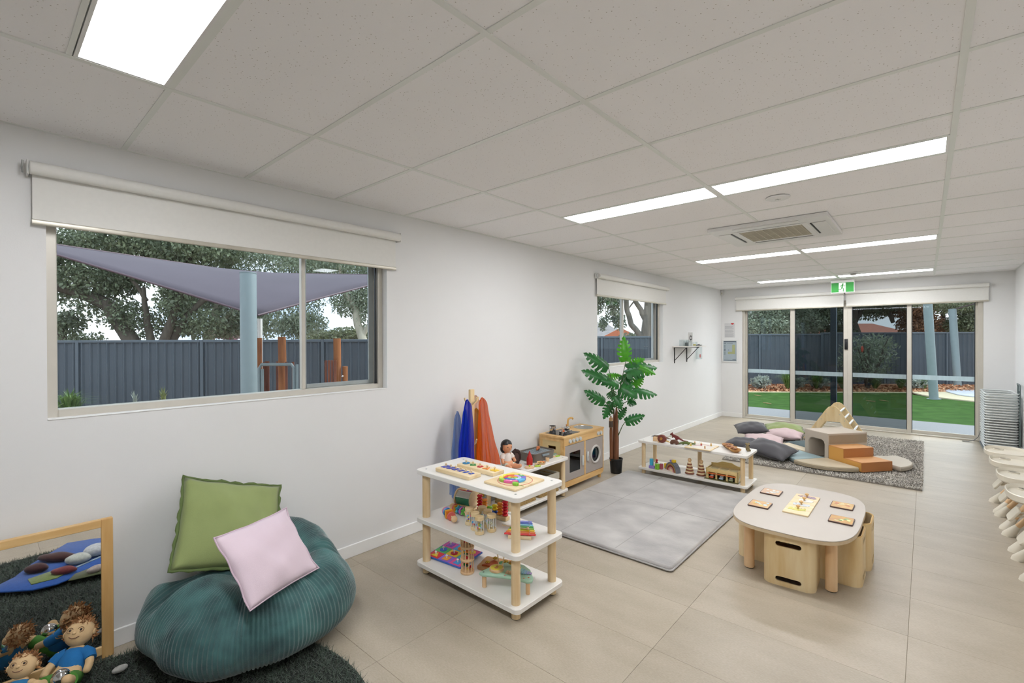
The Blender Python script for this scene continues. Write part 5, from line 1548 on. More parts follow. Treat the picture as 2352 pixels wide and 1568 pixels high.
for k, (a, b_) in enumerate((((-.065, -.005, .111), (-.085, .02, .215)), ((-.04, .0, .111), (-.03, .03, .21)))):
    o = thing('drum_stick', ('left' if k == 0 else 'right') + ' wooden drum stick standing on the music table', 'drum stick', t.matrix_basis @ Vector(a), .42, group='drum sticks on the music table')
    q = B(); cyl(q, (0, 0, .004), Vector(b_) - Vector(a), .0035, n=10); put('stick', q, m_pine, o)
    q = B(); ball(q, (0, 0, .005), .006, 10, 8); put('tip', q, m_pine, o)
# ================================================================== LOW SHELF, PLAY KITCHEN, STAND, PLANT
unit('low white two tier shelf beside the play kitchen', (.275, 3.575, 0), .35, .93, [(.05, .075), (.372, .40)], [(.135, -.41), (.135, .41), (-.135, -.41), (-.135, .41)], .024, corner=.03)
ZL = .4005
# woven baskets with liners
m_wick = mat('woven_seagrass', '#8f7448', rough=.9, col2='#b5965f', scale=60, bump=.6, bscale=120)
for y, lab in ((3.382, 'woven seagrass basket with cream liner, left one on low shelf'), (3.755, 'woven seagrass basket with cream liner, right one on low shelf')):
    t = thing('storage_basket', lab, 'basket', (.285, y, .0755), group='woven baskets under the low shelf')
    q = B()
    w, d, h = .125, .155, .18
    for zi in range(11):
        z = .008 + zi * .0155
        pts = []
        pl = rrect(-w, w, -d, d, .02, 4)
        for i, p in enumerate(pl):
            pts.append((p[0] * (1 + .012 * math.sin(zi * PI + i)), p[1] * (1 + .012 * math.sin(zi * PI + i)), z))
        tube(q, pts, .0088, 6, closed=True)
    put('woven_side', q, m_wick, t, 60)
    nst = B()
    for pl in (-1, 1):
        for k in range(14):
            yy = -d + .02 + k * (2 * d - .04) / 13
            tube(nst, [(w * pl * 1.035, yy, .004), (w * pl * 1.05, yy, .09), (w * pl * 1.035, yy, h - .01)], .004, 5)
    put('stakes', nst, m_wick, t, 60)
    q = B(); box(q, -w, w, -d, d, 0, .006); put('base', q, m_wick, t, ang=None)
    q = B()
    o_, i_ = rrect(-w - .013, w + .013, -d - .013, d + .013, .025, 4), rrect(-w + .008, w - .008, -d + .008, d - .008, .015, 4)
    vo = [[q.verts.new((p[0], p[1], z)) for p in o_] for z in (h - .055, h + .006)]; vi = [[q.verts.new((p[0], p[1], z)) for p in i_] for z in (h + .006, .02)]
    rings = [vo[0], vo[1], vi[0], vi[1]]
    for a, b_ in zip(rings, rings[1:]):
        for k in range(len(a)): q.faces.new((a[k], a[(k + 1) % len(a)], b_[(k + 1) % len(a)], b_[k]))
    q.faces.new(rings[-1])
    put('liner', q, mat('cotton_liner', '#bcb5a4', rough=.9, var=.06, scale=20, bump=.15, bscale=200), t, 50)
# doll
m_dskin = mat('vinyl_doll_skin', '#d99a72', rough=.5, var=.03)
t = thing('baby_doll', 'black haired doll in white shirt sitting on low shelf', 'doll', (.235, 3.315, ZL), -.25)
V_ = [(0, 0, .04), (0, 0, .085), (0, 0, .13), (.0, .045, .12), (.02, .065, .085), (.045, .07, .055), (0, -.045, .12), (.025, -.068, .085), (.05, -.072, .055), (.05, .035, .03), (.12, .06, .028), (.15, .063, .05), (.05, -.035, .03), (.12, -.05, .028), (.15, -.052, .05), (0, 0, .155)]
E_ = [(0, 1), (1, 2), (2, 3), (3, 4), (4, 5), (2, 6), (6, 7), (7, 8), (0, 9), (9, 10), (10, 11), (0, 12), (12, 13), (13, 14), (2, 15)]
skin('body', V_, E_, [.036, .036, .026, .018, .016, .015, .018, .016, .015, .027, .021, .018, .027, .021, .018, .016], m_dskin, t)
q = B(); lathe(q, [(.045, .035), (.047, .07), (.044, .11), (.03, .14), (.018, .146)], n=20)
for sg in (1, -1): tube(q, [(0, .03 * sg, .125), (.004, .05 * sg, .115), (.014, .06 * sg, .092)], [.024, .023, .022], 10)
put('shirt', q, mat('white_cotton', '#e2d8d0', rough=.9, var=.04, scale=30), t, 60)
q = B(); lathe(q, [(.0, .008), (.042, .01), (.05, .03), (.045, .055)], n=18)
for sg in (1, -1): tube(q, [(.02, .025 * sg, .032), (.07, .042 * sg, .03)], [.031, .027], 12)
put('shorts', q, mat('pale_mint_cotton', '#cdd6c8', rough=.9), t, 60)
q = B(); ball(q, (.004, 0, .2), (.048, .05, .054), 20, 14); h = put('head', q, m_dskin, t, 180)
q = B(); ball(q, (-.006, 0, .212), (.053, .056, .056), 20, 14)
for v in list(q.verts):
    if v.co.x > .02 and v.co.z < .215: q.verts.remove(v)
put('hair', q, mat('black_hair', '#141214', rough=.4), h, 180)
q = B(); ball(q, (-.022, 0, .178), (.036, .056, .048), 14, 10); put('bob_hair', q, MATS['black_hair'], h, 180)
for sg in (1, -1):
    q = B(); ball(q, (.048, .018 * sg, .203), (.003, .005, .006), 8, 6); put('eye', q, paint('#2a1e1a'), h)
q = B(); ball(q, (.052, 0, .193), (.005, .006, .005), 8, 6); put('nose', q, m_dskin, h)
q = B(); ball(q, (.047, 0, .18), (.003, .008, .0025), 8, 6); put('mouth', q, paint('#b5604e'), h)
# brown furry hat/bag behind the doll
t = thing('fur_bag', 'dark brown ruffled bag standing behind the doll', 'bag', (.215, 3.465, ZL))
q = B(); tube(q, [(0, .0 + .055 * math.cos(a), .068 + .06 * math.sin(a)) for a in [2 * PI * k / 24 for k in range(24)]], [.02 + .004 * math.sin(k * 2.3) for k in range(24)], 10, closed=True)
put('ruffle', q, mat('brown_fur', '#3a2622', rough=.95, var=.3, scale=60, bump=.8, bscale=200), t, 60)
q = B(); ball(q, (0, 0, .065), (.02, .05, .055)); put('pouch', q, mat('brown_leather', '#4a302a', rough=.6), t, 180)
# grill tray
t = thing('toy_grill', 'grey toy barbecue tray with slotted blue grey rack', 'toy grill', (.238, 3.77, ZL), -.05)
q = B(); w, d, h = .115, .165, .085
o_, i_ = rrect(-w, w, -d, d, .035, 5), rrect(-w + .01, w - .01, -d + .01, d - .01, .028, 5)
rings = [[q.verts.new((p[0] * s_, p[1] * s_, z)) for p in pl] for pl, z, s_ in ((o_, 0, .92), (o_, h, 1.0), (i_, h, 1.0), (i_, .05, .98))]
for a, b_ in zip(rings, rings[1:]):
    for k in range(len(a)): q.faces.new((a[k], a[(k + 1) % len(a)], b_[(k + 1) % len(a)], b_[k]))
q.faces.new(rings[0][::-1]); q.faces.new(rings[-1]); put('tray', q, mat('taupe_plastic', '#6f675e', rough=.45), t, 40)
for k in range(9):
    q = B(); yy = -.125 + k * .031; box(q, -.095, .095, yy - .008, yy + .008, .066, .076, bev=.002, seg=1); put('rack_bar', q, mat('blue_grey_plastic', '#8a98a0', rough=.4), t, ang=None)
for xx in (-.06, 0, .06):
    q = B(); box(q, xx - .008, xx + .008, -.14, .14, .062, .068); put('rack_cross_bar', q, MATS['blue_grey_plastic'], t, ang=None)
q = B(); box(q, .113, .128, -.05, .05, .05, .068, bev=.004); put('handle', q, MATS['blue_grey_plastic'], t)
t = thing('toy_drumstick', 'orange brown toy chicken drumstick on the grill', 'toy food', (.235, 3.79, ZL + .078), .5)
q = B(); lathe(q, [(0, -.055), (.013, -.05), (.02, -.03), (.021, -.012), (.014, .01), (.007, .03), (.0065, .05), (.009, .055), (.008, .063), (0, .066)], n=18, mtx=Matrix.Translation((0, 0, .021)) @ Matrix.Rotation(PI / 2, 4, 'X')); put('meat', q, mat('roast_brown', '#b0602c', rough=.4, var=.15, scale=30), t, 180)
# sauce bottle
t = thing('sauce_bottle', 'red plastic sauce bottle on the low shelf', 'bottle', (.335, 3.535, ZL))
q = B(); lathe(q, [(0, 0), (.027, 0), (.03, .004), (.03, .06), (.022, .085), (.016, .095)], n=22); put('body', q, paint('#b3201f', .3), t)
q = B(); lathe(q, [(.017, .095), (.015, .105), (.006, .125), (.003, .135), (0, .135)], n=18); put('nozzle', q, paint('#b82522', .3), t)
# pan, food, lid, cup
t = thing('toy_pan', 'small wooden frying pan with pretend food beside sauce bottle', 'toy pan', (.405, 3.63, ZL))
q = B(); lathe(q, [(0, 0), (.034, 0), (.045, .02), (.043, .021), (.033, .004), (0, .004)], n=24); put('bowl', q, m_beech, t)
q = B(); tube(q, [(0, -.04, .014), (-.01, -.085, .018)], .006, 8); put('handle', q, m_beech, t)
for k, (x, y, c) in enumerate(((-.012, .01, '#e88a3a'), (.015, -.008, '#d9b26a'), (.01, .018, '#e0742e'), (-.014, -.014, '#c9a25a'))):
    q = B(); ball(q, (x, y, .018), (.012, .014, .008), 10, 8); put('food_piece', q, paint(c), t, 180)
t = thing('toy_plate', 'small wooden lid with lime green knob at shelf front', 'toy lid', (.40, 3.455, ZL))
q = B(); lathe(q, [(0, 0), (.046, 0), (.048, .005), (.03, .010), (0, .012)], n=28); put('lid', q, m_beech, t)
q = B(); ball(q, (0, 0, .018), .009); put('knob', q, paint('#a9d236'), t)
t = thing('toy_cup', 'tiny wooden cup next to the frying pan', 'toy cup', (.385, 3.755, ZL))
q = B(); lathe(q, [(0, 0), (.018, 0), (.02, .034), (.016, .034), (.015, .005), (0, .005)], n=20); put('cup', q, m_beech, t)
t = thing('toy_lettuce', 'lime green toy lettuce slice before the frying pan', 'toy food', (.428, 3.543, ZL))
q = B(); prism(q, [(.026 * (1 + .15 * math.sin(5 * a)) * math.cos(a), .032 * (1 + .15 * math.sin(5 * a)) * math.sin(a)) for a in [2 * PI * k / 30 for k in range(30)]], 0, .008, bev=.002); put('leaf', q, paint('#b5cf3e'), t, 40)
for k, (x, y, rz, lab) in enumerate(((.34, 3.935, 1.3, 'wooden toy knife with lime handle at the shelf end'), (.27, 3.98, 1.45, 'wooden toy spatula with grey green handle by the kitchen'))):
    t = thing('toy_utensil', lab, 'toy utensil', (x, y, ZL), rz, group='wooden toy utensils')
    q = B(); box(q, -.06, .01, -.013, .013, 0, .008, bev=.003); put('blade', q, m_beech, t)
    q = B(); box(q, .01, .07, -.010, .010, 0, .011, bev=.003); put('handle', q, paint(('#a6cf3a', '#8fb09a')[k]), t)

# ---- play kitchen
KY, KL = 4.4575, .40
t = thing('play_kitchen', 'honey pine play kitchen with grey oven and washer doors', 'play kitchen', (.21, KY + .005, 0))
KX = .165
q = B(); plate_holes(q, rrect(-KX - .003, KX + .006, -KL - .006, KL + .006, .006, 3), [circ(0, .22, .104, 36)], .568, .586); put('worktop', q, m_honey, t, ang=None)
q = B()
for sg in (-1, 1):
    y = sg * (KL - .008)
    box(q, -KX, -KX + .035, y - .008, y + .008, .11, .568); box(q, KX - .05, KX - .0185, y - .008, y + .008, .11, .568)
    box(q, -KX + .035, KX - .05, y - .008, y + .008, .53, .568)
put('side_frame', q, m_honey, t, ang=None)
for sg in (-1, 1):
    q = B(); y = sg * (KL - .01)
    # panel with a hand slot made from strips
    z0, z1 = .44, .475
    box(q, -KX + .035, KX - .035, y - .004, y + .004, .11, z0); box(q, -KX + .035, KX - .035, y - .004, y + .004, z1, .53)
    box(q, -KX + .035, -.05, y - .004, y + .004, z0, z1); box(q, .05, KX - .035, y - .004, y + .004, z0, z1)
    put('side_panel', q, mat('blond_ply', '#d8c08c', rough=.5, var=.04, scale=4), t, ang=None)
q = B(); box(q, -KX, KX - .02, -KL + .02, KL - .02, .115, .125); box(q, -KX, -KX + .006, -KL + .02, KL - .02, .125, .568); box(q, -KX + .006, KX - .02, -.006, .006, .125, .568); put('carcass', q, m_honey, t, ang=None)
q = B(); prism(q, [(-KL, .11), (-KL, .085), (-KL + .035, .035 + .015), (KL - .05, .05), (KL - .015, .062), (KL, .085), (KL, .11)], -.009, .009, Matrix(((0, 0, 1, KX - .009), (1, 0, 0, 0), (0, 1, 0, 0), (0, 0, 0, 1)))); put('plinth', q, m_honey, t, ang=None)
q = B(); box(q, KX - .018, KX, -KL, KL, .49, .568, bev=.002, seg=1); cp = put('control_panel', q, m_honey, t, ang=None)
q = B(); box(q, KX - .018, KX, -.014, .014, .11, .49); box(q, KX - .018, KX, -KL, -KL + .014, .11, .49); box(q, KX - .018, KX, KL - .014, KL, .11, .49); put('front_stile', q, m_honey, t, ang=None)
for y in (-.30, -.235, -.17, -.105, .27, .33):
    q = B(); lathe(q, [(0, 0), (.021, 0), (.022, .004), (.02, .015), (.0, .017)], n=18, mtx=Matrix.Translation((KX, y, .53)) @ Matrix.Rotation(PI / 2, 4, 'Y')); put('knob', q, paint('#c9cdcc'), cp)
for x, y in ((-.12, -.36), (.13, -.36), (-.12, .36), (.13, .36)):
    q = B(); cyl(q, (x, y, 0), (x, y, .115), .02, .022, n=16); put('foot', q, m_honey, t)
m_gdoor = mat('greige_door', '#a89f98', rough=.5, var=.02)
# oven door with a window opening
y0, y1, z0, z1 = -KL + .016, -.016, .115, .486
q = B(); a0, a1, c0, c1 = y0 + .085, y1 - .075, .19, .405
box(q, KX - .014, KX - .002, y0, a0, z0, z1); box(q, KX - .014, KX - .002, a1, y1, z0, z1); box(q, KX - .014, KX - .002, a0, a1, z0, c0); box(q, KX - .014, KX - .002, a0, a1, c1, z1)
od = put('oven_door', q, m_gdoor, t, ang=None)
q = B(); box(q, KX - .011, KX - .008, a0, a1, c0, c1); put('pane', q, glass('smoked_pane', '#8a8074', .2), od, ang=None)
q = B(); box(q, KX - .002, KX + .014, y1 - .05, y1 - .02, .225, .335, bev=.006); put('handle', q, paint('#c9cdcc'), od)
q = B(); box(q, -KX + .01, KX - .03, -KL + .03, -.01, .30, .31); put('oven_shelf', q, m_honey, t, ang=None)
# washer door
y0, y1 = .016, KL - .016
cy, cz = .22, .30
q = B()
nseg = 40
outer = []
for k in range(nseg):
    a = 2 * PI * k / nseg; dx, dz = math.cos(a), math.sin(a)
    s_ = min(abs((y1 - cy if dx > 0 else cy - y0) / dx) if abs(dx) > 1e-6 else 9, abs((z1 - cz if dz > 0 else cz - z0) / dz) if abs(dz) > 1e-6 else 9)
    outer.append((cy + dx * s_, cz + dz * s_))
for yy, zz in ((y0, z0), (y0, z1), (y1, z0), (y1, z1)):
    a = math.atan2(zz - cz, yy - cy) % (2 * PI); k = round(a / (2 * PI) * nseg) % nseg; outer[k] = (yy, zz)
inner = circ(cy, cz, .088, nseg)
for xx in (KX - .014, KX - .002):
    pass
R = [[q.verts.new((xx, p[0], p[1])) for p in pl] for pl, xx in ((outer, KX - .014), (outer, KX - .002), (inner, KX - .002), (inner, KX - .014))]
for a, b_ in zip(R, R[1:] + R[:1]):
    for k in range(nseg): q.faces.new((a[k], a[(k + 1) % nseg], b_[(k + 1) % nseg], b_[k]))
wd_ = put('washer_door', q, m_gdoor, t, 30)
q = B(); tube(q, [(KX - .001, cy + .093 * math.cos(a), cz + .093 * math.sin(a)) for a in [2 * PI * k / 40 for k in range(40)]], .012, 10, closed=True); put('porthole_ring', q, paint('#c6c2bc'), wd_)
q = B(); cyl(q, (KX - .012, cy, cz), (KX - .009, cy, cz), .088, n=40); put('porthole_pane', q, MATS['smoked_pane'], wd_)
q = B(); box(q, KX - .002, KX + .014, y0 + .018, y0 + .045, .255, .36, bev=.006); put('handle', q, paint('#c9cdcc'), wd_)
# hob, sink, tap
q = B(); box(q, -.13, .125, -.345, -.04, .586, .589, bev=.001, seg=1); put('hob_plate', q, mat('gloss_black', '#101011', rough=.08), t, ang=None)
q = B(); lathe(q, [(.113, .5862), (.113, .589), (.104, .590), (.100, .583), (.094, .555), (.08, .542), (.04, .538), (0, .538)], (.0, .22, 0), 36); put('sink_bowl', q, m_steel, t, 60)
m_gold = wood('tap_wood', '#c79a50', '#ddb873', 'Z')
q = B(); tube(q, [(-.11, .065, .586), (-.11, .065, .67), (-.108, .075, .69), (-.10, .10, .70), (-.09, .125, .699), (-.088, .135, .685)], .011, 12); tp = put('tap', q, m_gold, t)
q = B(); box(q, -.135, -.09, .035, .095, .586, .60, bev=.003); put('tap_base', q, m_gold, tp)
ZK = .5895
def pot(label, p, r, h, lid):
    t = thing('toy_saucepan', label, 'toy pot', p, group='steel toy cookware on the hob')
    q = B(); lathe(q, [(0, 0), (r * .95, 0), (r, .004), (r, h), (r * 1.05, h + .002), (r * .95, h), (r * .93, .006), (0, .006)], n=28); put('pot_body', q, m_chrome, t)
    if lid:
        q = B(); lathe(q, [(r * 1.03, h + .002), (r * .8, h + .012), (r * .3, h + .018), (0, h + .018)], n=28); ld = put('lid', q, m_chrome, t)
        q = B(); lathe(q, [(.004, h + .018), (.004, h + .024), (.009, h + .03), (.007, h + .036), (0, h + .037)], n=12); put('lid_knob', q, paint('#b5763c'), ld)
    for sg in (-1, 1):
        q = B(); tube(q, [(0, sg * r, h * .8), (.0, sg * (r + .012), h * .82), (.0, sg * (r + .012), h * .6), (0, sg * r, h * .62)], .0028, 6); put('handle', q, m_chrome, t)
    return t
pot('tall steel toy stock pot at the back left of hob', (.12, 4.20, ZK), .038, .07, False)
pot('lidded steel toy saucepan with orange knob on hob', (.19, 4.37, ZK), .038, .035, True)
t = thing('toy_frying_pan', 'small steel toy frying pan with orange food on hob', 'toy pan', (.23, 4.245, ZK), 1.1)
q = B(); lathe(q, [(0, 0), (.04, 0), (.047, .018), (.045, .018), (.038, .003), (0, .003)], n=28); put('pan', q, m_chrome, t)
q = B(); tube(q, [(.045, 0, .014), (.11, 0, .02)], .005, 8); put('handle', q, m_chrome, t)
q = B(); ball(q, (0, 0, .018), (.022, .018, .02), 8, 6); put('food', q, paint('#c8622a'), t, 30)
t = thing('toy_ladle', 'steel toy ladle standing at the hob\'s front edge', 'toy utensil', (.275, 4.165, ZK))
q = B(); cyl(q, (0, 0, 0), (0, 0, .085), .006, n=12, bev=.002); put('handle', q, m_chrome, t)
q = B(); lathe(q, [(0, 0), (.012, .001), (.012, .006), (0, .006)], n=16); put('foot', q, m_chrome, t)

# ---- dress-up stand with play silks
t = thing('silk_stand', 'wooden post stand with pegs holding coloured silks', 'stand', (.19, 2.90, 0))
q = B(); box(q, -.014, .014, -.026, .026, .03, 1.175, bev=.006); put('post', q, m_ply, t)
q = B(); box(q, -.13, .13, -.02, .02, 0, .03, bev=.004); box(q, -.02, .02, -.13, .13, 0, .03, bev=.004); put('foot', q, m_ply, t)
for x, y, z, dx, dy in ((.014, 0, 1.05, .05, -.0), (0, .026, 1.04, 0, .06), (0, -.026, 1.045, 0, -.06), (.014, 0, .68, .05, 0)):
    q = B(); tube(q, [(x, y, z), (x + dx * .7, y + dy * .7, z + .025), (x + dx, y + dy, z + .06)], [.009, .008, .007], 8); put('peg', q, m_ply, t)
def silk(label, top, wt, bottom, wb, m, seed, nz=40, nx=64, amp=.0085, dropx=.0, shape=1.0):
    rnd = random.Random(seed)
    top, bottom = Vector(top), Vector(bottom)
    t = thing('play_silk', label, 'silk', (top.x, top.y, bottom.z), group='play silks on the stand')
    o0 = Vector((top.x, top.y, bottom.z))
    q = B(); g = {}
    phs = [rnd.uniform(0, 6.28) for _ in range(4)]
    for i in range(nz + 1):
        f = i / nz
        c = top.lerp(bottom, f)
        w = wt + (wb - wt) * (f ** .85)
        w *= min(1.0, .35 + .65 * math.sqrt(f / .07))
        wl_ = w * (1 + .07 * math.sin(5 * f + phs[1]) + .03 * math.sin(17 * f + phs[2])); wr_ = w * (1 + .07 * math.sin(4.3 * f + phs[3]) + .03 * math.sin(15 * f + phs[0]))
        for j in range(nx + 1):
            s_ = -1 + 2 * j / nx
            fold = amp * (.7 + f) * (math.sin(6 * s_ + phs[0] + .6 * math.sin(3 * f)) + .6 * math.sin(14 * s_ + phs[1] + f * 2) + .45 * math.sin(23 * s_ + phs[2] - f * 3) + .3 * math.sin(37 * s_ + phs[3] + f * 5))
            p = c + Vector((fold + dropx * f, s_ * (wl_ if s_ < 0 else wr_), (.015 * (1 - s_ * s_)) * (1 - f) + (.02 * math.sin(5 * s_ + phs[3]) + .03 * abs(s_)) * f))
            g[i, j] = q.verts.new(p - o0)
    for i in range(nz):
        for j in range(nx):
            q.faces.new((g[i, j], g[i, j + 1], g[i + 1, j + 1], g[i + 1, j]))
    put('cloth', q, m, t, 180)
    return t
silk('deep blue play silk hanging left of the wooden post', (.245, 2.795, 1.085), .035, (.255, 2.765, .42), .105, sheer('blue_silk', '#2038cc', .86, .4), 1)
silk('pale blue sheer silk showing below the deep blue one', (.165, 2.755, .98), .03, (.175, 2.735, .25), .095, sheer('pale_blue_silk', '#7fa0d8', .75, .4), 2)
silk('orange play silk hanging right of the wooden post', (.24, 2.985, 1.085), .05, (.255, 3.04, .42), .14, sheer('orange_silk', '#e8681a', .86, .4), 3)
silk('golden sheer silk hanging beneath the orange one', (.148, 3.0, .98), .04, (.150, 2.985, .16), .105, sheer('gold_silk', '#c8961c', .8, .4), 4)
silk('green sheer silk strip behind the shelf toys', (.105, 2.90, .98), .02, (.10, 2.89, .28), .05, sheer('green_silk', '#1f9a62', .8, .4), 5)
silk('peach sheer silk behind the orange silk', (.105, 3.03, 1.09), .055, (.105, 3.03, .42), .09, sheer('peach_silk', '#e9b490', .7, .4), 6)

# ---- potted monstera
PB = Vector((.405, 5.105, 0))
t = thing('potted_monstera', 'tall artificial monstera plant in a black pot', 'plant', PB)
q = B(); lathe(q, [(0, 0), (.062, 0), (.066, .005), (.078, .165), (.082, .168), (.082, .176), (.072, .176), (.07, .15), (0, .15)], n=32); put('pot', q, m_black, t)
q = B(); lathe(q, [(0, .158), (.04, .16), (.071, .152)], n=24); put('soil', q, mat('moss_soil', '#3f4a2c', rough=.95, var=.3, scale=60, bump=.6, bscale=120), t)
def rel(u, v, dd=0.0):
    d = FW + RT * ((u - 1176) / F_PX) - UP * ((v - 784) / F_PX)
    k = ((PB - CAM).dot(_f) + dd) / d.dot(_f)
    return CAM + d * k - PB
m_cane = mat('brown_cane', '#7d5136', rough=.85, var=.2, scale=8, bump=.4, bscale=60, stretch=(2, 2, .3))
for (u0, u1, v1, dd, r) in ((1404, 1403, 955, -.02, .019), (1414, 1416, 935, .0, .021), (1419, 1419, 985, .03, .012), (1410, 1411, 940, .05, .014)):
    a, b_ = rel(u0, 1060, dd), rel(u1, v1, dd); a.z = .15
    q = B(); tube(q, wob(a, b_, 8, .01), [r] * 6 + [r * .9, r * .75, r * .4], 12); put('cane', q, m_cane, t)
m_leafg = leafmat('monstera_leaf', '#1f5a28', '#2f7a35', scale=14, rough=.35, island=.0, thru=.15)
m_leafb = leafmat('monstera_leaf_bright', '#3f8f1c', '#5aae28', scale=14, rough=.35, island=.0, thru=.3)
m_stem = mat('leaf_stem', '#3d5a2c', rough=.6)
def monstera(base, tip, face, width, m, sag=.12, seed=0):
    """leaf blade from base to tip; face: approximate normal direction"""
    base, tip = Vector(base), Vector(tip)
    ax = tip - base; L = ax.length; ax.normalize()
    nrm = Vector(face) - ax * Vector(face).dot(ax); nrm.normalize(); sd = ax.cross(nrm)
    rnd = random.Random(seed)
    q = B()
    def P(s_, w):
        z = -sag * L * (s_ - .2) ** 2 * 1.2 - .16 * abs(w) * L * .6 - .5 * w * w * L * .2
        return base + ax * (L * s_) + sd * (w * width) + nrm * z
    def hw(s_):
        return max(.0, math.sin(PI * min(1, max(0, .12 + s_ * .88)) ** .85)) ** .75
    N = 6
    def outl(x):      # heart shaped half width
        x = min(1.0, max(0.0, x)); return (math.sin(PI * x ** .72) ** .8) * (1.0 if x < .9 else 1.0)
    for sg in (-1, 1):
        for k in range(N):
            a, b_ = k / N, (k + 1) / N
            g0 = .030 if k > 0 else 0; g1 = .030 if k < N - 1 else 0
            n_ = 4
            rows = []
            for i in range(n_ + 1):
                f = i / n_
                x_in = a + (b_ - a) * f
                x_mid = x_in + .02
                x_out = a + g0 + (b_ - a - g0 - g1) * f + .07 * (1 - x_in)
                x_tip = x_out + .03
                notch = 1 - .06 * (2 * abs(f - .5)) ** 3 if N - 1 > k else 1
                back = -.16 * (1 - x_in) ** 6          # lobes reach back past the stem
                rows.append([P(x_in, 0), P(x_mid + back * .4, sg * outl(x_mid) * .42), P(x_out + back * .8, sg * outl(x_out) * .74), P(x_tip + back, sg * outl(x_tip) * notch)])
            vs = [[q.verts.new(p) for p in r] for r in rows]
            for i in range(n_):
                for j in range(3):
                    try: q.faces.new((vs[i][j], vs[i + 1][j], vs[i + 1][j + 1], vs[i][j + 1]))
                    except ValueError: pass
    bmesh.ops.remove_doubles(q, verts=q.verts, dist=.0006)
    o = put('leaf', q, m, t, 180)
    return o
LEAVES = [((1438, 828, -.05), (1435, 772, -.05), 0, .085, 1, (1418, 925)), ((1397, 842, 0), (1347, 806, -.05), .6, .075, 0, (1415, 925)), ((1396, 870, -.1), (1341, 845, -.15), .7, .07, 0, (1414, 930)), ((1421, 884, -.2), (1384, 872, -.25), .2, .07, 0, (1418, 930)), ((1389, 921, -.05), (1347, 894, -.1), .5, .075, 0, (1408, 950)),
          ((1442, 845, .1), (1512, 838, .1), .5, .10, 0, (1420, 920)), ((1440, 856, -.1), (1493, 842, -.05), .9, .08, 0, (1420, 920)), ((1430, 862, 0), (1452, 892, -.1), -.1, .085, 0, (1420, 915)), ((1457, 885, .1), (1480, 862, .1), -.2, .075, 1, (1420, 920)), ((1455, 894, 0), (1513, 899, 0), 1.2, .05, 0, (1420, 925)),
          ((1426, 890, -.15), (1464, 912, -.25), .0, .10, 0, (1418, 930)), ((1413, 910, -.15), (1429, 938, -.22), .0, .07, 0, (1416, 935)), ((1406, 925, 0), (1388, 962, -.05), -.2, .07, 0, (1409, 950)), ((1437, 967, 0), (1480, 950, -.05), .6, .075, 0, (1420, 1000)), ((1421, 960, .05), (1441, 935, .05), -.3, .055, 0, (1419, 985)), ((1444, 920, .05), (1462, 927, 0), .4, .06, 0, (1420, 940)),
          ((1396, 862, .15), (1428, 858, .15), .8, .06, 1, (1416, 920)), ((1450, 838, .2), (1482, 822, .2), .1, .07, 1, (1422, 915)), ((1400, 900, .15), (1413, 915, .1), -.2, .07, 0, (1412, 935)), ((1470, 842, -.05), (1508, 856, -.1), .6, .06, 1, (1424, 915))]
for k, (a, b_, up, w, br, node) in enumerate(LEAVES):
    A, Bp = rel(a[0], a[1], a[2]), rel(b_[0], b_[1], b_[2])
    monstera(A, Bp, -_f + Vector((0, 0, 1)) * (.25 + up * .8), max(w, (Bp - A).length * .32), m_leafb if br else m_leafg, .25, k)
    nd = rel(node[0], node[1], 0.0)
    mid = nd.lerp(A, .55) + Vector((0, 0, .02))
    q = B(); tube(q, [nd, mid, A], [.006, .005, .0035], 6); put('leaf_stem', q, m_stem, t)
q = B(); a = rel(1403, 972, -.06); box(q, a.x - .012, a.x + .016, a.y - .02, a.y + .02, a.z - .05, a.z + .07, bev=.002, seg=1); tg = put('care_tag', q, mat('kraft_card', '#a5825a', rough=.85), t, ang=None)
q = B(); box(q, a.x - .0135, a.x + .0175, a.y - .0215, a.y + .0215, a.z - .045, a.z + .03); put('tag_band', q, mat('tag_print', '#4a3b30'), tg, ang=None)
# ================================================================== LOW SHELF 2, TABLE, MATS, SOFT PLAY
unit('long low white shelf with wooden animals and toys', (1.225, 5.455, 0), 1.22, .41, [(.055, .08), (.372, .40)], [(-.555, -.155), (.555, -.155), (-.555, .155), (.555, .155), (.0, .155)], .023, corner=.025)
Z2, Z2b = .4005, .0805
XZm = Matrix(((1, 0, 0, 0), (0, 0, 1, 0), (0, 1, 0, 0), (0, 0, 0, 1)))
def cutout(name, label, p, rz, poly, s, th, c, extra=()):
    t = thing(name, label, 'toy animal', p, rz, group='wooden toy animals on the low shelf')
    zmin = min(b_ for a, b_ in poly); s *= 1.25
    q = B(); prism(q, [(a * s, (b_ - zmin) * s) for a, b_ in poly], -th / 2, th / 2, XZm, bev=.003); put('body', q, mat('stained_' + c[1:], c, rough=.6, var=.12, scale=25), t, 50)
    for nm, pl, cc in extra:
        q = B(); prism(q, [(a * s, (b_ - zmin) * s) for a, b_ in pl], -th / 2 - .002, th / 2 + .002, XZm, bev=.001); put(nm, q, paint(cc), t, 40)
    return t
kang = [(-.9, .05), (-.5, .08), (-.2, .25), (.0, .40), (.22, .47), (.40, .52), (.47, .62), (.50, .72), (.54, .62), (.62, .60), (.72, .50), (.66, .45), (.55, .44), (.50, .32), (.52, .2), (.45, .2), (.40, .30), (.25, .2), (.2, .08), (.32, .02), (.3, -.02), (.05, -.02), (.02, .1), (-.15, .12), (-.45, .0), (-.9, -.02)]
cutout('toy_kangaroo', 'dark red wooden kangaroo lying on the long low shelf', (1.0, 5.52, Z2), PI + .08, [(a, b_) for a, b_ in kang], .105, .022, '#6e2420')
emu = circ(0, .32, .34, 20, .30)
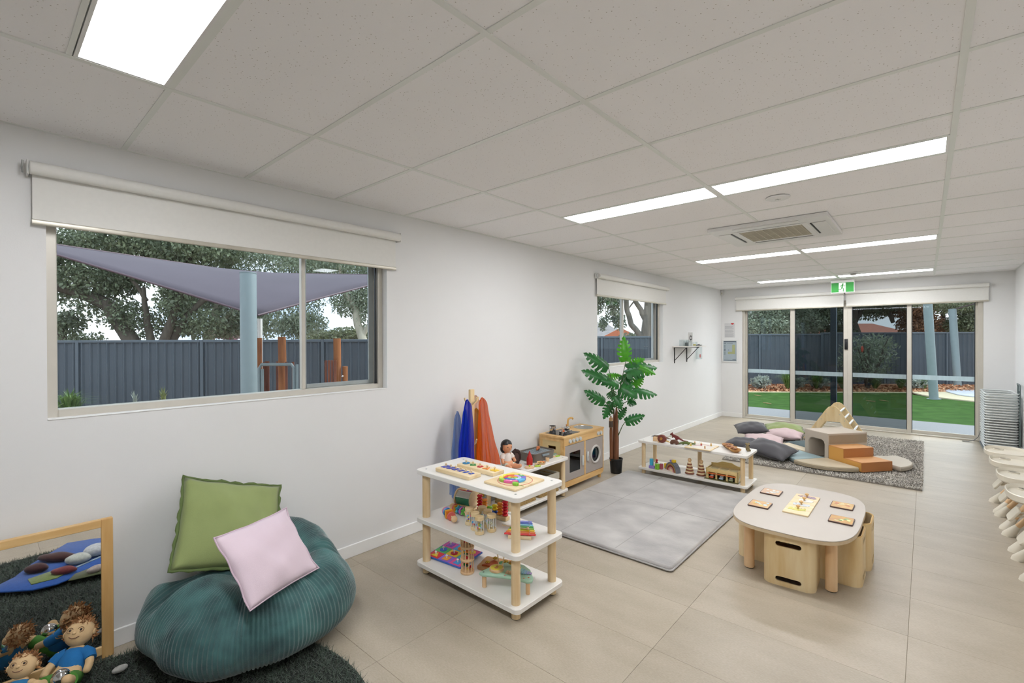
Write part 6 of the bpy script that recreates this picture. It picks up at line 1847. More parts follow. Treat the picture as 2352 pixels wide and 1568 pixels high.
t = cutout('toy_emu', 'round maroon wooden bird with yellow wing', (.90, 5.30, Z2), -.05, [(a, b_) for a, b_ in emu], .125, .03, '#7d4238', (('wing', [(-.14, .2), (.0, .22), (.1, .34), (.02, .44), (-.12, .40)], '#c08a3c'),))
q = B(); tube(q, [(.04, 0, .03), (.075, 0, .025), (.10, 0, .018)], [.008, .007, .005], 8); put('neck', q, paint('#c9a04a'), t)
q = B(); box(q, -.05, -.03, -.014, .014, .0, .07, bev=.003); put('tan_leg', q, m_beech, t)
cutout('toy_wombat', 'small brown wooden wombat between bird and crocodile', (1.045, 5.31, Z2), .1, [(-.5, .0), (-.55, .3), (-.4, .55), (0, .62), (.35, .5), (.55, .3), (.5, .12), (.32, .14), (.3, .0), (.18, .0), (.14, .12), (-.15, .1), (-.2, 0)], .07, .03, '#6a4634')
croc = [(-.9, .05), (-.5, .22), (-.2, .3), (.1, .34), (.3, .3), (.5, .28), (.9, .2), (.9, .12), (.5, .1), (.3, .1), (.28, 0), (.16, 0), (.15, .1), (-.2, .1), (-.22, 0), (-.34, 0), (-.35, .1), (-.9, -.0)]
cutout('toy_crocodile', 'olive green wooden crocodile on the long low shelf', (1.155, 5.37, Z2), .28, croc, .09, .028, '#5a6a2c')
t = cutout('toy_platypus', 'brown wooden lizard with dark head at shelf end', (.80, 5.50, Z2), -.1, [(-.9, .12), (-.6, .2), (-.2, .26), (.2, .28), (.5, .22), (.9, .1), (.5, .1), (.3, .1), (.28, 0), (.16, 0), (.15, .1), (-.2, .1), (-.22, 0), (-.32, 0), (-.36, .12)], .115, .026, '#6a5038', (('head', [(-.92, .1), (-.6, .22), (-.56, .1)], '#22262c'),))
t = thing('toy_block', 'small square natural wood block before the bird', 'block', (.80, 5.335, Z2)); q = B(); box(q, -.022, .022, -.018, .018, 0, .05, bev=.003); put('block', q, m_beech, t)
# peg board
t = thing('peg_maze_board', 'flat wooden board with small coloured peg figures', 'board toy', (1.335, 5.365, Z2), .0)
q = B(); box(q, -.14, .14, -.15, .15, 0, .010, bev=.002, seg=1); put('board', q, m_plyx, t, ang=None)
q = B(); box(q, -.12, .12, -.13, .13, .010, .0112); put('white_field', q, paint('#e2dcd2'), t, ang=None)
for x, y, c in ((-.10, -.06, '#d8c23a'), (-.10, .06, '#c9b48a'), (-.02, .04, '#c23a34'), (.075, .08, '#c9a24a'), (.065, -.09, '#d0a888')):
    q = B(); lathe(q, [(0, .0112), (.010, .0112), (.009, .022), (.005, .028)], (x, y, 0), 14); p = put('peg_body', q, paint(c), t)
    q = B(); ball(q, (x, y, .034), .0095, 12, 8); put('peg_head', q, m_beech, p, 180)
for pts in ([(-.1, -.06), (-.06, .0), (-.02, .04)], [(-.1, .06), (-.02, .09), (.075, .08)]):
    q = B(); tube(q, [(x, y, .0112) for x, y in pts], .0025, 5); put('track_line', q, paint('#c98a9a'), t)
# leaf dish with wooden discs
t = thing('leaf_dish', 'long carved wooden dish in three leaf lobes', 'dish', (1.62, 5.46, Z2), -.95)
for k, x in enumerate((-.115, 0, .115)):
    q = B(); lathe(q, [(0, 0), (.03, 0), (.058, .022), (.064, .034), (.058, .034), (.05, .022), (.025, .006), (0, .006)], (x, 0, 0), 24, scale=(1.05, .95)); put('bowl_lobe', q, wood('acacia_bowl', '#a5703a', '#c99858', 'X'), t)
for k in range(8):
    o = thing('wooden_disc', f'thin wooden slice in the leaf dish, {["first", "second", "third", "fourth", "fifth", "sixth", "seventh", "eighth"][k]} from its far end', 'wood slice', t.matrix_basis @ Vector((-.14 + k * .038, .012 * (-1) ** k, .030 + .002 * (k % 2))), group='wood slices in the leaf dish')
    q = B(); cyl(q, (0, 0, 0), (0, 0, .008), .024, n=20, bev=.002); put('slice', q, paint(('#c08a5a', '#a96f4a', '#caa06a', '#9a6a4e')[k % 4]), o); o.rotation_euler = (random.uniform(-.35, .35), random.uniform(-.35, .35), 0)
    q = B(); tube(q, [(.016 * math.cos(a), .016 * math.sin(a), .0082) for a in [2 * PI * i / 16 for i in range(16)]], .0012, 4, closed=True); put('growth_ring', q, paint('#7a4a30'), o)
t = thing('koala_figure', 'small carved grey brown koala figure at shelf corner', 'toy animal', (1.775, 5.50, Z2), -.6)
q = B(); ball(q, (0, 0, .03), (.022, .02, .03)); ball(q, (.004, 0, .066), (.02, .02, .018))
for sg in (1, -1): ball(q, (-.002, .018 * sg, .08), (.006, .01, .011)); ball(q, (.018, .012 * sg, .012), (.014, .009, .012))
bmesh.ops.remove_doubles(q, verts=q.verts, dist=.0001); put('body', q, mat('koala_wood', '#8a7a58', rough=.8, var=.15, scale=40), t, 180)
q = B(); ball(q, (.025, 0, .066), (.004, .005, .007)); put('nose', q, m_black, t, 180)
# blocks
blocks = [(.775, 5.30, .055, .038, .024, '#8d7ac0', 'lilac brick lying at the left end of shelf'), (.765, 5.31, .03, .03, .062, '#45b4d8', 'sky blue block standing on the lilac brick'), (.80, 5.375, .022, .022, .05, '#7a2a2a', 'dark red block behind the blue block'), (.845, 5.29, .036, .036, .052, '#86c23a', 'lime green block in front row'), (.878, 5.33, .028, .03, .05, '#b04a62', 'rose red block right of the lime block'), (.90, 5.41, .032, .028, .045, '#e0c034', 'yellow block at the back of the row'), (.94, 5.385, .036, .03, .052, '#e0642a', 'orange block before the rainbow')]
for k, (x, y, w, d, h, c, lab) in enumerate(blocks):
    z = Z2b + (.0305 if 'standing on' in lab else 0)
    w, d, h = w * 1.2, d * 1.1, h * 1.25
    t = thing('toy_block', lab, 'block', (x, y, z), random.uniform(-.2, .2), group='coloured blocks on the lower shelf')
    q = B(); box(q, -w / 2, w / 2, -d / 2, d / 2, 0, h, bev=.003); b0 = put('block', q, paint(c), t)
    if 'lime' in lab or 'rose' in lab:
        for zz in (.25, .5, .75):
            q = B(); cyl(q, (0, -d / 2 - .0008, h * zz), (0, -d / 2, h * zz), .004, n=10); put('dot', q, paint('#4a6a2a' if 'lime' in lab else '#7a2a40'), b0)
    if 'dark red' in lab:
        q = B(); cyl(q, (0, 0, h), (0, 0, h + .012), .010, n=12); ball(q, (0, 0, h + .022), .014); put('red_knob', q, paint('#b51f2a'), b0)
    if 'lime' in lab:
        q = B(); cyl(q, (0, 0, h), (0, 0, h + .01), .008, n=12); put('white_stud', q, m_white, b0)
# rainbow arch
t = thing('rainbow_stacker', 'half rainbow of nested muted wooden arches', 'stacking toy', (1.015, 5.335, Z2b), -.55)
for k, (r0, r1, c) in enumerate(((.088, .105, '#6f747e'), (.071, .087, '#b08a48'), (.054, .070, '#7a2a30'), (.038, .053, '#c48a86'), (.022, .037, '#d8b8a4'), (.0, .021, '#e2d2b2'))):
    a = [PI * i / 20 for i in range(21)]
    poly = [(r1 * math.cos(x), r1 * math.sin(x)) for x in a] + ([(r0 * math.cos(x), r0 * math.sin(x)) for x in a[::-1]] if r0 > .001 else [])
    q = B(); prism(q, poly, -.03, .03, XZm, bev=.0015); put('arch', q, paint(c), t, 30)
for x, c in ((-.03, '#7a6ab8'), (.03, '#e8c42c')):
    o = thing('toy_block', 'violet block balanced on the rainbow arch' if x < 0 else 'yellow block balanced on the rainbow arch', 'block', t.matrix_basis @ Vector((x * .6, 0, .1062)), -.55, group='coloured blocks on the lower shelf')
    q = B(); box(q, -.017, .017, -.02, .02, 0, .02 if x < 0 else .028, bev=.002); put('block', q, paint(c), o)
# stacking trees
for k, (x, y, lab) in enumerate(((1.20, 5.36, 'left brown and cream wooden ring stacking tree'), (1.325, 5.375, 'right brown and cream wooden ring stacking tree'))):
    t = thing('ring_stacker', lab, 'stacking toy', (x, y, Z2b), group='ring stackers on the lower shelf')
    z = 0; tilt = 0
    for i in range(8):
        r = .052 - i * .0042; h = .0165
        q = B(); lathe(q, [(r * .55, z), (r * .9, z + .001), (r, z + h * .35), (r * .97, z + h * .7), (r * .84, z + h), (r * .4, z + h)], n=26); put('ring', q, (m_darkwood if (i % 2 == 0) else m_plyx), t, 50); z += h
    q = B(); lathe(q, [(0, z), (.012, z), (.013, z + .006), (.008, z + .008)], n=16); put('collar', q, m_beech, t)
    q = B(); ball(q, (0, 0, z + .024), .021, 18, 12); put('ball_top', q, m_beech, t, 180)
# garage
t = thing('toy_barn', 'pale wooden toy barn with three stall openings', 'toy barn', (1.56, 5.415, Z2b), .02)
m_barn = wood('barn_ply', '#d2b978', '#e2cd94', 'X')
W_, D_, H_ = .165, .10, .115
q = B()
xs_ = [-W_, -W_ + .03, -.065, -.045, .045, .065, W_ - .03, W_]
box(q, -W_, W_, -D_, -D_ + .008, .075, H_)
for a, b_ in ((-W_, -W_ + .03), (-.065, -.045), (.045, .065), (W_ - .03, W_)): box(q, a, b_, -D_, -D_ + .008, 0.006, .075)
box(q, -W_, -W_ + .008, -D_, D_, .006, H_); box(q, W_ - .008, W_, -D_, D_, .006, H_)
box(q, -W_, W_, D_ - .008, D_, .006, H_)
put('walls', q, m_barn, t, ang=None)
q = B(); prism(q, [(-W_, H_), (W_, H_), (W_, H_ + .012), (.10, H_ + .02), (.05, H_ + .045), (-.05, H_ + .045), (-.10, H_ + .025), (-W_, H_ + .02)], D_ - .008, D_, XZm); put('back_board', q, m_barn, t, ang=None)
q = B(); box(q, -W_ - .01, W_ + .01, -D_ - .03, D_, 0, .006); put('base', q, paint('#5c5a34'), t, ang=None)
q = B(); box(q, -W_ + .008, W_ - .008, -D_ + .008, D_ - .008, .095, .101); fl = put('roof_deck', q, m_plyx, t, ang=None)
for x in (-.1, 0, .1):
    q = B(); box(q, x - .045, x + .045, -D_ - .028, -D_, .062, .068, mtx=Matrix.Rotation(0, 4, 'X')); put('awning', q, paint('#c9652c'), t, ang=None)
    q = B(); box(q, x - .04, x + .04, -.05, .05, .1012, .1018); put('deck_line', q, paint('#c2b488'), fl, ang=None)
for x, c in ((-.105, '#c8502c'), (-.005, '#9fb6c8'), (.095, '#9aa27c')):
    o = thing('toy_car', {'#c8502c': 'orange toy car in the left barn stall', '#9fb6c8': 'pale blue toy car in the middle barn stall', '#9aa27c': 'sage toy car in the right barn stall'}[c], 'toy car', t.matrix_basis @ Vector((x, -.075, .0062)), .02, group='toy cars in the barn')
    q = B(); box(q, -.022, .022, -.035, .035, .006, .024, bev=.006); cb = put('car_body', q, paint(c, .3), o)
    q = B(); box(q, -.017, .017, -.018, .022, .024, .038, bev=.005); put('cabin', q, paint('#e6e6e0', .3), cb)
    for sx in (-1, 1):
        for sy in (-.02, .02):
            q = B(); cyl(q, (sx * .019, sy, .008), (sx * .024, sy, .008), .008, n=12); put('wheel', q, m_black, o)
q = B(); tube(q, [(W_ + .008, -.09, .006), (W_ + .006, -.03, .08), (W_ + .008, .04, .006)], .004, 6); put('wire_hoop', q, m_steel, t)

# ---- velvet play mat
t = thing('velvet_mat', 'large grey velvet play mat on the floor', 'mat', (1.205, 4.18, 0))
q = B(); prism(q, rrect(-.695, .695, -1.02, 1.02, .03, 5), .0005, .034, bev=.012)
bmesh.ops.subdivide_edges(q, edges=q.edges[:], cuts=1)
put('padding', q, mat('silver_velvet', '#969391', rough=.7, col2='#bbb8b4', scale=3.4, detail=8, bump=.15, bscale=60, sheen=.5, stretch=(1, 1.4, 1)), t, 60)
q = B(); pl = rrect(-.698, .698, -1.023, 1.023, .03, 5); tube(q, [(x, y, .012) for x, y in pl], .006, 6, closed=True); put('edge_piping', q, mat('mat_piping', '#aaa8a6', rough=.8), t)
for xs0, ys0 in (([-.25, -.25], [-1.0, 1.0]), ([.25, .25], [-1.0, 1.0]), ([-.68, .68], [0.05, .05])):
    q = B(); tube(q, [(xs0[0], ys0[0], .0335), (xs0[1], ys0[1], .0335)], .0022, 5); put('seam', q, mat('mat_seam', '#a19e9a', rough=.9), t)

# ---- activity table and stools
t = thing('activity_table', 'low cream rounded table with four thick beech legs', 'table', (2.525, 4.005, 0))
def superell(a, b_, n_, e):
    out = []
    for k in range(n_):
        x = 2 * PI * k / n_; c, s_ = math.cos(x), math.sin(x)
        out.append((a * math.copysign(abs(c) ** (2 / e), c), b_ * math.copysign(abs(s_) ** (2 / e), s_)))
    return out
q = B(); prism(q, superell(.375, .595, 96, 3.6), .364, .37, bev=.002); put('table_top', q, mat('cream_laminate', '#beb5aa', rough=.4, var=.01), t, 40)
q = B(); prism(q, superell(.3752, .5952, 96, 3.6), .343, .364); put('ply_edge', q, wood('pale_ply_edge', '#cdb490', '#dcc8a6', 'X'), t, 40)
for x, y in ((-.243, -.395), (.243, -.395), (-.243, .395), (.243, .395)):
    q = B(); cyl(q, (x, y, .004), (x, y, .346), .034, n=28, bev=.004); lg = put('leg', q, m_beech, t)
    q = B(); cyl(q, (x, y, 0), (x, y, .004), .028, n=20); put('glide', q, m_black, lg)
def stool(label, p, rz, first=[None]):
    if first[0] is not None:
        return dup(first[0], p, rz, label)
    t = thing('cube_stool', label, 'stool', p, rz, group='bent plywood cube stools around the table')
    first[0] = t
    w, d, r, th, h = .15, .14, .06, .012, .325      # back faces -y
    def path(off):
        a = w - off; b_ = d - off; rr = r - off
        pts = [(-a, d)]
        for k in range(9):
            x = PI + PI / 2 * k / 8; pts.append((-a + rr + rr * math.cos(x), -b_ + rr + rr * math.sin(x)))
        for k in range(9):
            x = 3 * PI / 2 + PI / 2 * k / 8; pts.append((a - rr + rr * math.cos(x), -b_ + rr + rr * math.sin(x)))
        pts.append((a, d))
        return pts
    po, pi_ = path(0), path(th)
    q = B()
    mid = len(po) // 2
    bx_ = w - r
    prism(q, po[:mid] + [(-bx_, -d), (-bx_, -d + th)] + pi_[:mid][::-1], 0, h)
    prism(q, [(bx_, -d)] + po[mid:] + pi_[mid:][::-1] + [(bx_, -d + th)], 0, h)
    def slot(zc):
        return [( .058 + .016 * math.cos(a_), zc + .016 * math.sin(a_)) for a_ in [-PI / 2 + PI * k_ / 8 for k_ in range(9)]] + [(-.058 + .016 * math.cos(a_), zc + .016 * math.sin(a_)) for a_ in [PI / 2 + PI * k_ / 8 for k_ in range(9)]]
    plate_holes(q, [(-bx_, 0), (bx_, 0), (bx_, h), (-bx_, h)], [slot(.045), slot(.274)], -d, -d + th, Matrix(((1, 0, 0, 0), (0, 0, 1, 0), (0, 1, 0, 0), (0, 0, 0, 1))))
    bmesh.ops.remove_doubles(q, verts=q.verts, dist=.0003)
    sh = put('bent_shell', q, m_ply, t, 40)
    q = B(); prism(q, [(-w + th, d - .005), (-w + th, -d + r), (-w + r, -d + th), (w - r, -d + th), (w - th, -d + r), (w - th, d - .005)], .165, .177); put('seat', q, wood('seat_ply', '#b98a55', '#cfa574', 'X'), t, ang=None)
    q = B(); tube(q, [(x, y, h + .0005) for x, y in [((a[0] + b_[0]) / 2, (a[1] + b_[1]) / 2) for a, b_ in zip(po, pi_)]], .005, 6); put('rim_edge', q, mat('ply_rim', '#cfa968', rough=.5), t)
    return t
stool('plywood cube stool tucked under the near table end', (2.545, 3.605, 0), .05)
stool('plywood cube stool on the right side, nearer the camera', (2.775, 3.898, 0), PI / 2)
stool('plywood cube stool on the right side, farther from camera', (2.80, 4.206, 0), PI / 2)
stool('plywood cube stool on the left side behind the leg', (2.30, 3.898, 0), -PI / 2)
stool('plywood cube stool on the left side, mostly hidden by tabletop', (2.29, 4.206, 0), -PI / 2)
stool('plywood cube stool peeping beyond the far table end', (2.545, 4.545, 0), PI)
# puzzles on the table
ZT2 = .3703
def picture_tile(label, cx, cy, cols, seed):
    t = thing('picture_tile', label, 'puzzle tile', (cx, cy, ZT2), group='picture puzzle tiles on the table')
    q = B(); prism(q, rrect(-.07, .07, -.075, .075, .010, 4), 0, .009, bev=.001); put('tile', q, paint('#4a3028'), t, 30)
    q = B(); prism(q, rrect(-.065, .065, -.07, .07, .008, 4), .009, .0098); put('picture', q, mat('picture_' + str(seed), cols[0], rough=.4, col2=cols[1], scale=22, detail=2), t, 30)
    rnd = random.Random(seed)
    for k in range(9):
        x, y = rnd.uniform(-.045, .045), rnd.uniform(-.05, .05); a = rnd.uniform(0, 3)
        pts = [(x + .016 * rnd.uniform(.5, 1.1) * math.cos(j * 2 * PI / 7 + a), y + .013 * rnd.uniform(.5, 1.1) * math.sin(j * 2 * PI / 7 + a)) for j in range(7)]
        q = B(); prism(q, pts, .0098, .0101 + .0002 * k); put('printed_shape', q, paint(cols[2 + k % (len(cols) - 2)]), t, ang=None)
picture_tile('dark edged picture tile with pale bird, far left of table', 2.285, 4.24, ['#c9a58a', '#d8b48c', '#dfe4e2', '#d9dcd6', '#cfd8da'], 1)
picture_tile('dark edged picture tile with blue and yellow print, near left', 2.29, 3.87, ['#c99a6a', '#d8b47c', '#bfd6de', '#cfe0e2', '#e2c65a'], 2)
picture_tile('dark edged picture tile with red dotted print, far right', 2.758, 4.235, ['#c89a5a', '#d8b070', '#e2cf9a', '#c86a4a', '#e6d8a6'], 3)
picture_tile('dark edged picture tile with green leaf print, near right', 2.79, 3.895, ['#b98a5a', '#d0a050', '#d6dc9a', '#8fae6a', '#e2dfa0'], 4)
t = thing('knob_animal_puzzle', 'pale wooden animal puzzle board with round knobs on table', 'puzzle', (2.527, 4.068, ZT2))
q = B(); box(q, -.08, .08, -.25, .25, 0, .010, bev=.0015, seg=1); put('board', q, m_plyx, t, ang=None)
pieces = [(.19, '#a58a9c', [(-.06, 0), (-.02, .035), (.05, .03), (.065, 0), (.05, -.02), (0, -.01), (-.03, -.012)]), (.085, '#e6e2da', [(-.03, -.02), (-.04, .02), (-.01, .045), (.03, .04), (.06, .02), (.05, -.02), (.01, -.03)]), (-.03, '#cdd3d8', [(-.05, -.02), (-.055, .02), (-.02, .04), (.02, .03), (.05, .035), (.055, 0), (.03, -.03)]), (-.145, '#d6cf6a', [(-.06, -.03), (-.055, .02), (-.02, .035), (.02, .02), (.045, .03), (.05, -.01), (.01, -.035)])]
for k, (y, c, pl) in enumerate(pieces):
    q = B(); prism(q, [(a, y + b_) for a, b_ in pl], .010, .0125); p = put('animal_piece', q, paint(c), t, 30)
    q = B(); lathe(q, [(0, .0125), (.006, .0125), (.005, .022), (.013, .028), (.014, .036), (.006, .041), (0, .0415)], (.0, y + .005, 0), 16); put('knob', q, m_honey, p)
    for j in range(4):
        q = B(); rnd = random.Random(k * 7 + j); x, yy = rnd.uniform(-.045, .045), y + rnd.uniform(-.02, .03); cyl(q, (x, yy, .0125), (x, yy, .013), rnd.uniform(.003, .008), n=8); put('printed_mark', q, paint(('#4a5a72', '#b8a24a', '#8a6a5a', '#e8e2d0')[(k + j) % 4]), p)

# ---- grey looped rug
t = thing('shag_rug', 'large mottled grey rug under the soft play blocks', 'rug', (2.185, 8.12, 0))
RW, RD = 1.01, 1.54
q = B(); box(q, -RW, RW, -RD, RD, .0005, .012); put('rug_base', q, mat('rug_backing_grey', '#8b867f', rough=.95), t, ang=None)
nB = 80000
pos = np.stack([(NR.random(nB) * 2 - 1) * RW, (NR.random(nB) * 2 - 1) * RD, np.full(nB, .010)], 1)
m_loop = mat('grey_wool_loop', '#aca79f', rough=.95, col2='#cfcac1', scale=5, island=.33)
a = NR.random(nB) * 2 * PI; ln = .009 + NR.random(nB) * .009
d = np.stack([np.cos(a), np.sin(a), 0 * a], 1); s_ = np.stack([-np.sin(a), np.cos(a), 0 * a], 1) * .0038
up = np.stack([0 * a, 0 * a, .010 + .012 * NR.random(nB)], 1)
V = np.stack([pos - s_, pos + s_, pos + s_ + d * ln[:, None] + up, pos - s_ + d * ln[:, None] + up], 1)
o = fast_mesh('pile', V, 4, [(0, 1, 2, 3)], m_loop, t); o['kind'] = 'stuff'

# ---- soft play set
RZ = .035
e1, e2 = Vector((.777, -.629, 0)), Vector((.629, .777, 0))
O = Vector((1.985, 7.425, 0))
a_rot = math.atan2(e1.y, e1.x)
def vinyl(c): return mat('vinyl_' + c.lstrip('#'), c, rough=.5, var=.03, scale=6, bump=.06, bscale=30)
t = thing('foam_tunnel', 'beige foam tunnel block of the soft play set', 'foam block', (O.x, O.y, RZ), a_rot)
w, d, h = .39, .58, .36
hole = [(.075, 0), (.075, .215), (.095, .25), (.13, .265), (.28, .265), (.31, .25), (.325, .215), (.325, 0)]
poly = [(0, 0)] + hole + [(w, 0), (w, h), (0, h)]
q = B(); prism(q, poly, 0, d, Matrix(((1, 0, 0, 0), (0, 0, 1, 0), (0, 1, 0, 0), (0, 0, 0, 1))), bev=.008); put('block', q, vinyl('#bdb0a0'), t, 40)
q = B()
tube(q, [(.004, .004, h - .004), (w - .004, .004, h - .004), (w - .004, d - .004, h - .004), (.004, d - .004, h - .004)], .005, 6, closed=True); put('seam', q, vinyl('#a69887'), t)
q = B(); box(q, w - .002, w + .001, .01, d - .01, .23, h - .02); put('side_panel', q, vinyl('#9c8b74'), t, ang=None)
P = O + e1 * (w + .004)
t = thing('foam_steps', 'tan orange two step foam stair of the soft play set', 'foam steps', (P.x, P.y, RZ), a_rot)
poly = [(0, 0), (.47, 0), (.47, .11), (.225, .11), (.225, .22), (0, .22)]
q = B(); prism(q, poly, .0, .43, Matrix(((1, 0, 0, 0), (0, 0, 1, 0), (0, 1, 0, 0), (0, 0, 0, 1))), bev=.006); put('block', q, vinyl('#b3743f'), t, 40)
for x0, x1, z in ((.004, .221, .2205), (.23, .466, .1105)):
    q = B(); box(q, x0, x1, .004, .426, z, z + .002, bev=.0008, seg=1); put('tread', q, vinyl('#c9935c'), t, ang=None)
q = B(); prism(q, [(.005, .005), (.465, .005), (.465, .105), (.22, .105), (.22, .215), (.005, .215)], -.003, -.001, Matrix(((1, 0, 0, 0), (0, 0, 1, 0), (0, 1, 0, 0), (0, 0, 0, 1)))); put('side_cover', q, vinyl('#d09a4c'), t, ang=None)
# ramp to the left
P = O - e1 * .004
t = thing('foam_ramp', 'blue grey foam wedge ramp left of the tunnel', 'foam ramp', (P.x, P.y, RZ), a_rot)
q = B(); prism(q, [(0, 0), (0, .19), (-.05, .19), (-.58, .045), (-.58, 0)], .20, .56, Matrix(((1, 0, 0, 0), (0, 0, 1, 0), (0, 1, 0, 0), (0, 0, 0, 1))), bev=.005); put('wedge', q, vinyl('#7b909a'), t, 40)
# quarter mats
def sector(label, c, r, a0, a1, z, col, extra=None):
    c = Vector(c)
    t = thing('foam_mat', label, 'foam mat', (c.x, c.y, RZ), group='flat foam mats of the soft play set')
    pts = [(0, 0)] + [(r * math.cos(math.radians(a0 + (a1 - a0) * k / 20)), r * math.sin(math.radians(a0 + (a1 - a0) * k / 20))) for k in range(21)]
    q = B(); prism(q, pts, 0, z, bev=.008); put('pad', q, vinyl(col), t, 40)
    q = B(); tube(q, [(x, y, z * .5) for x, y in [(.999 * p[0], .999 * p[1]) for p in pts[1:]]], .003, 5); put('seam', q, vinyl('#8f8676'), t)
    return t
AD = math.degrees(a_rot)
sector('tan quarter round foam mat in front of the tunnel', O + e1 * .37 - e2 * .012, .475, AD - 89, AD - 1, .055, '#b5a78d')
sector('blue grey quarter round foam mat left of the tan one', O + e1 * .355 - e2 * .012, .43, AD + 181, AD + 269, .05, '#8ea3a6')
C2 = O - e1 * .012 + e2 * .18
t = thing('foam_mat', 'cream foam mat between cushions and tunnel', 'foam mat', (C2.x, C2.y, RZ), a_rot, group='flat foam mats of the soft play set')
q = B(); prism(q, [(0, -.17), (0, .01), (-.50, .01), (-.46, -.17)], 0, .05, bev=.008); put('pad', q, vinyl('#d6c7ac'), t, 40)
sector('beige quarter round foam mat right of the steps', O + e1 * .405 + e2 * .45, .52, AD + 3, AD + 88, .055, '#b9b0a0')
# climbing triangle
t = thing('climbing_triangle', 'birch plywood climbing triangle with white rungs', 'climbing frame', (2.15, 8.96, RZ))
gap = .565
for yy in (-gap / 2, gap / 2):
    def leg(sg):
        return [(sg * .0, .545), (sg * .05, .53), (sg * .075, .50), (sg * .385, .012), (sg * .385, 0), (sg * .30, 0), (sg * .01, .44), (0, .44)]
    q = B(); prism(q, [(-.385, 0), (-.385, .012), (-.085, .49), (-.055, .525), (-.02, .543), (.02, .543), (.055, .525), (.085, .49), (.385, .012), (.385, 0), (.29, 0), (.095, .30), (-.095, .30), (-.29, 0)], yy - .009, yy + .009, XZm, bev=.002); sp_ = put('side_panel', q, m_ply, t, 30)
    for x, z in ((0, .5), (-.09, .42), (.09, .42), (-.15, .33), (.15, .33), (-.22, .2), (.22, .2)):
        q = B(); cyl(q, (x, yy - .0105, z), (x, yy + .0105, z), .006, n=10); put('bolt', q, m_steel, sp_)
for sg in (-1, 1):
    for k in range(5):
        f = .1 + k * .2
        q = B(); x, z = sg * (.055 + f * .285), .50 - f * .45; cyl(q, (x, -gap / 2 + .009, z), (x, gap / 2 - .009, z), .0145, n=14); put('rung', q, m_white, t)
# floor cushions
m_dk = mat('charcoal_linen', '#4d4c50', rough=.9, var=.08, scale=8, bump=.2, bscale=300, sheen=.3)
m_dkp = mat('charcoal_piping', '#39383c', rough=.9)
m_lp = mat('rose_linen', '#d3bcbd', rough=.9, var=.04, scale=8, bump=.2, bscale=300)
m_lpp = mat('rose_piping', '#bfa6a8', rough=.9)
G = 'floor cushions on the grey rug'
cushion('olive green floor cushion at the back of the pile', (1.45, 8.87, .12), (1, .25, .0), (-.25, 1, .05), .56, .48, .17, m_gcush, m_gedge, 21, .006, G)
cushion('charcoal floor cushion resting on the pink ones', (1.16, 8.02, .215), (1, .45, .12), (-.45, 1, .16), .44, .40, .17, m_dk, m_dkp, 22, .006, G)
cushion('pale pink floor cushion nearer the foam ramp', (1.55, 8.36, .115), (1, .1, .0), (-.1, 1, .04), .50, .44, .17, m_lp, m_lpp, 23, .006, G)
cushion('pale pink floor cushion under the charcoal cushion', (1.42, 7.66, .12), (1, .2, -.02), (-.2, 1, .10), .52, .42, .16, m_lp, m_lpp, 24, .006, G)
cushion('large charcoal cushion leaning in front of the foam mats', (1.66, 6.98, .145), (.9, -.22, -.14), (.22, .9, .17), .54, .42, .20, m_dk, m_dkp, 25, .007, G)
cushion('charcoal cushion lying behind the long low shelf', (1.28, 7.2, .125), (1, -.2, 0), (.2, 1, .06), .42, .42, .17, m_dk, m_dkp, 26, .007, G)

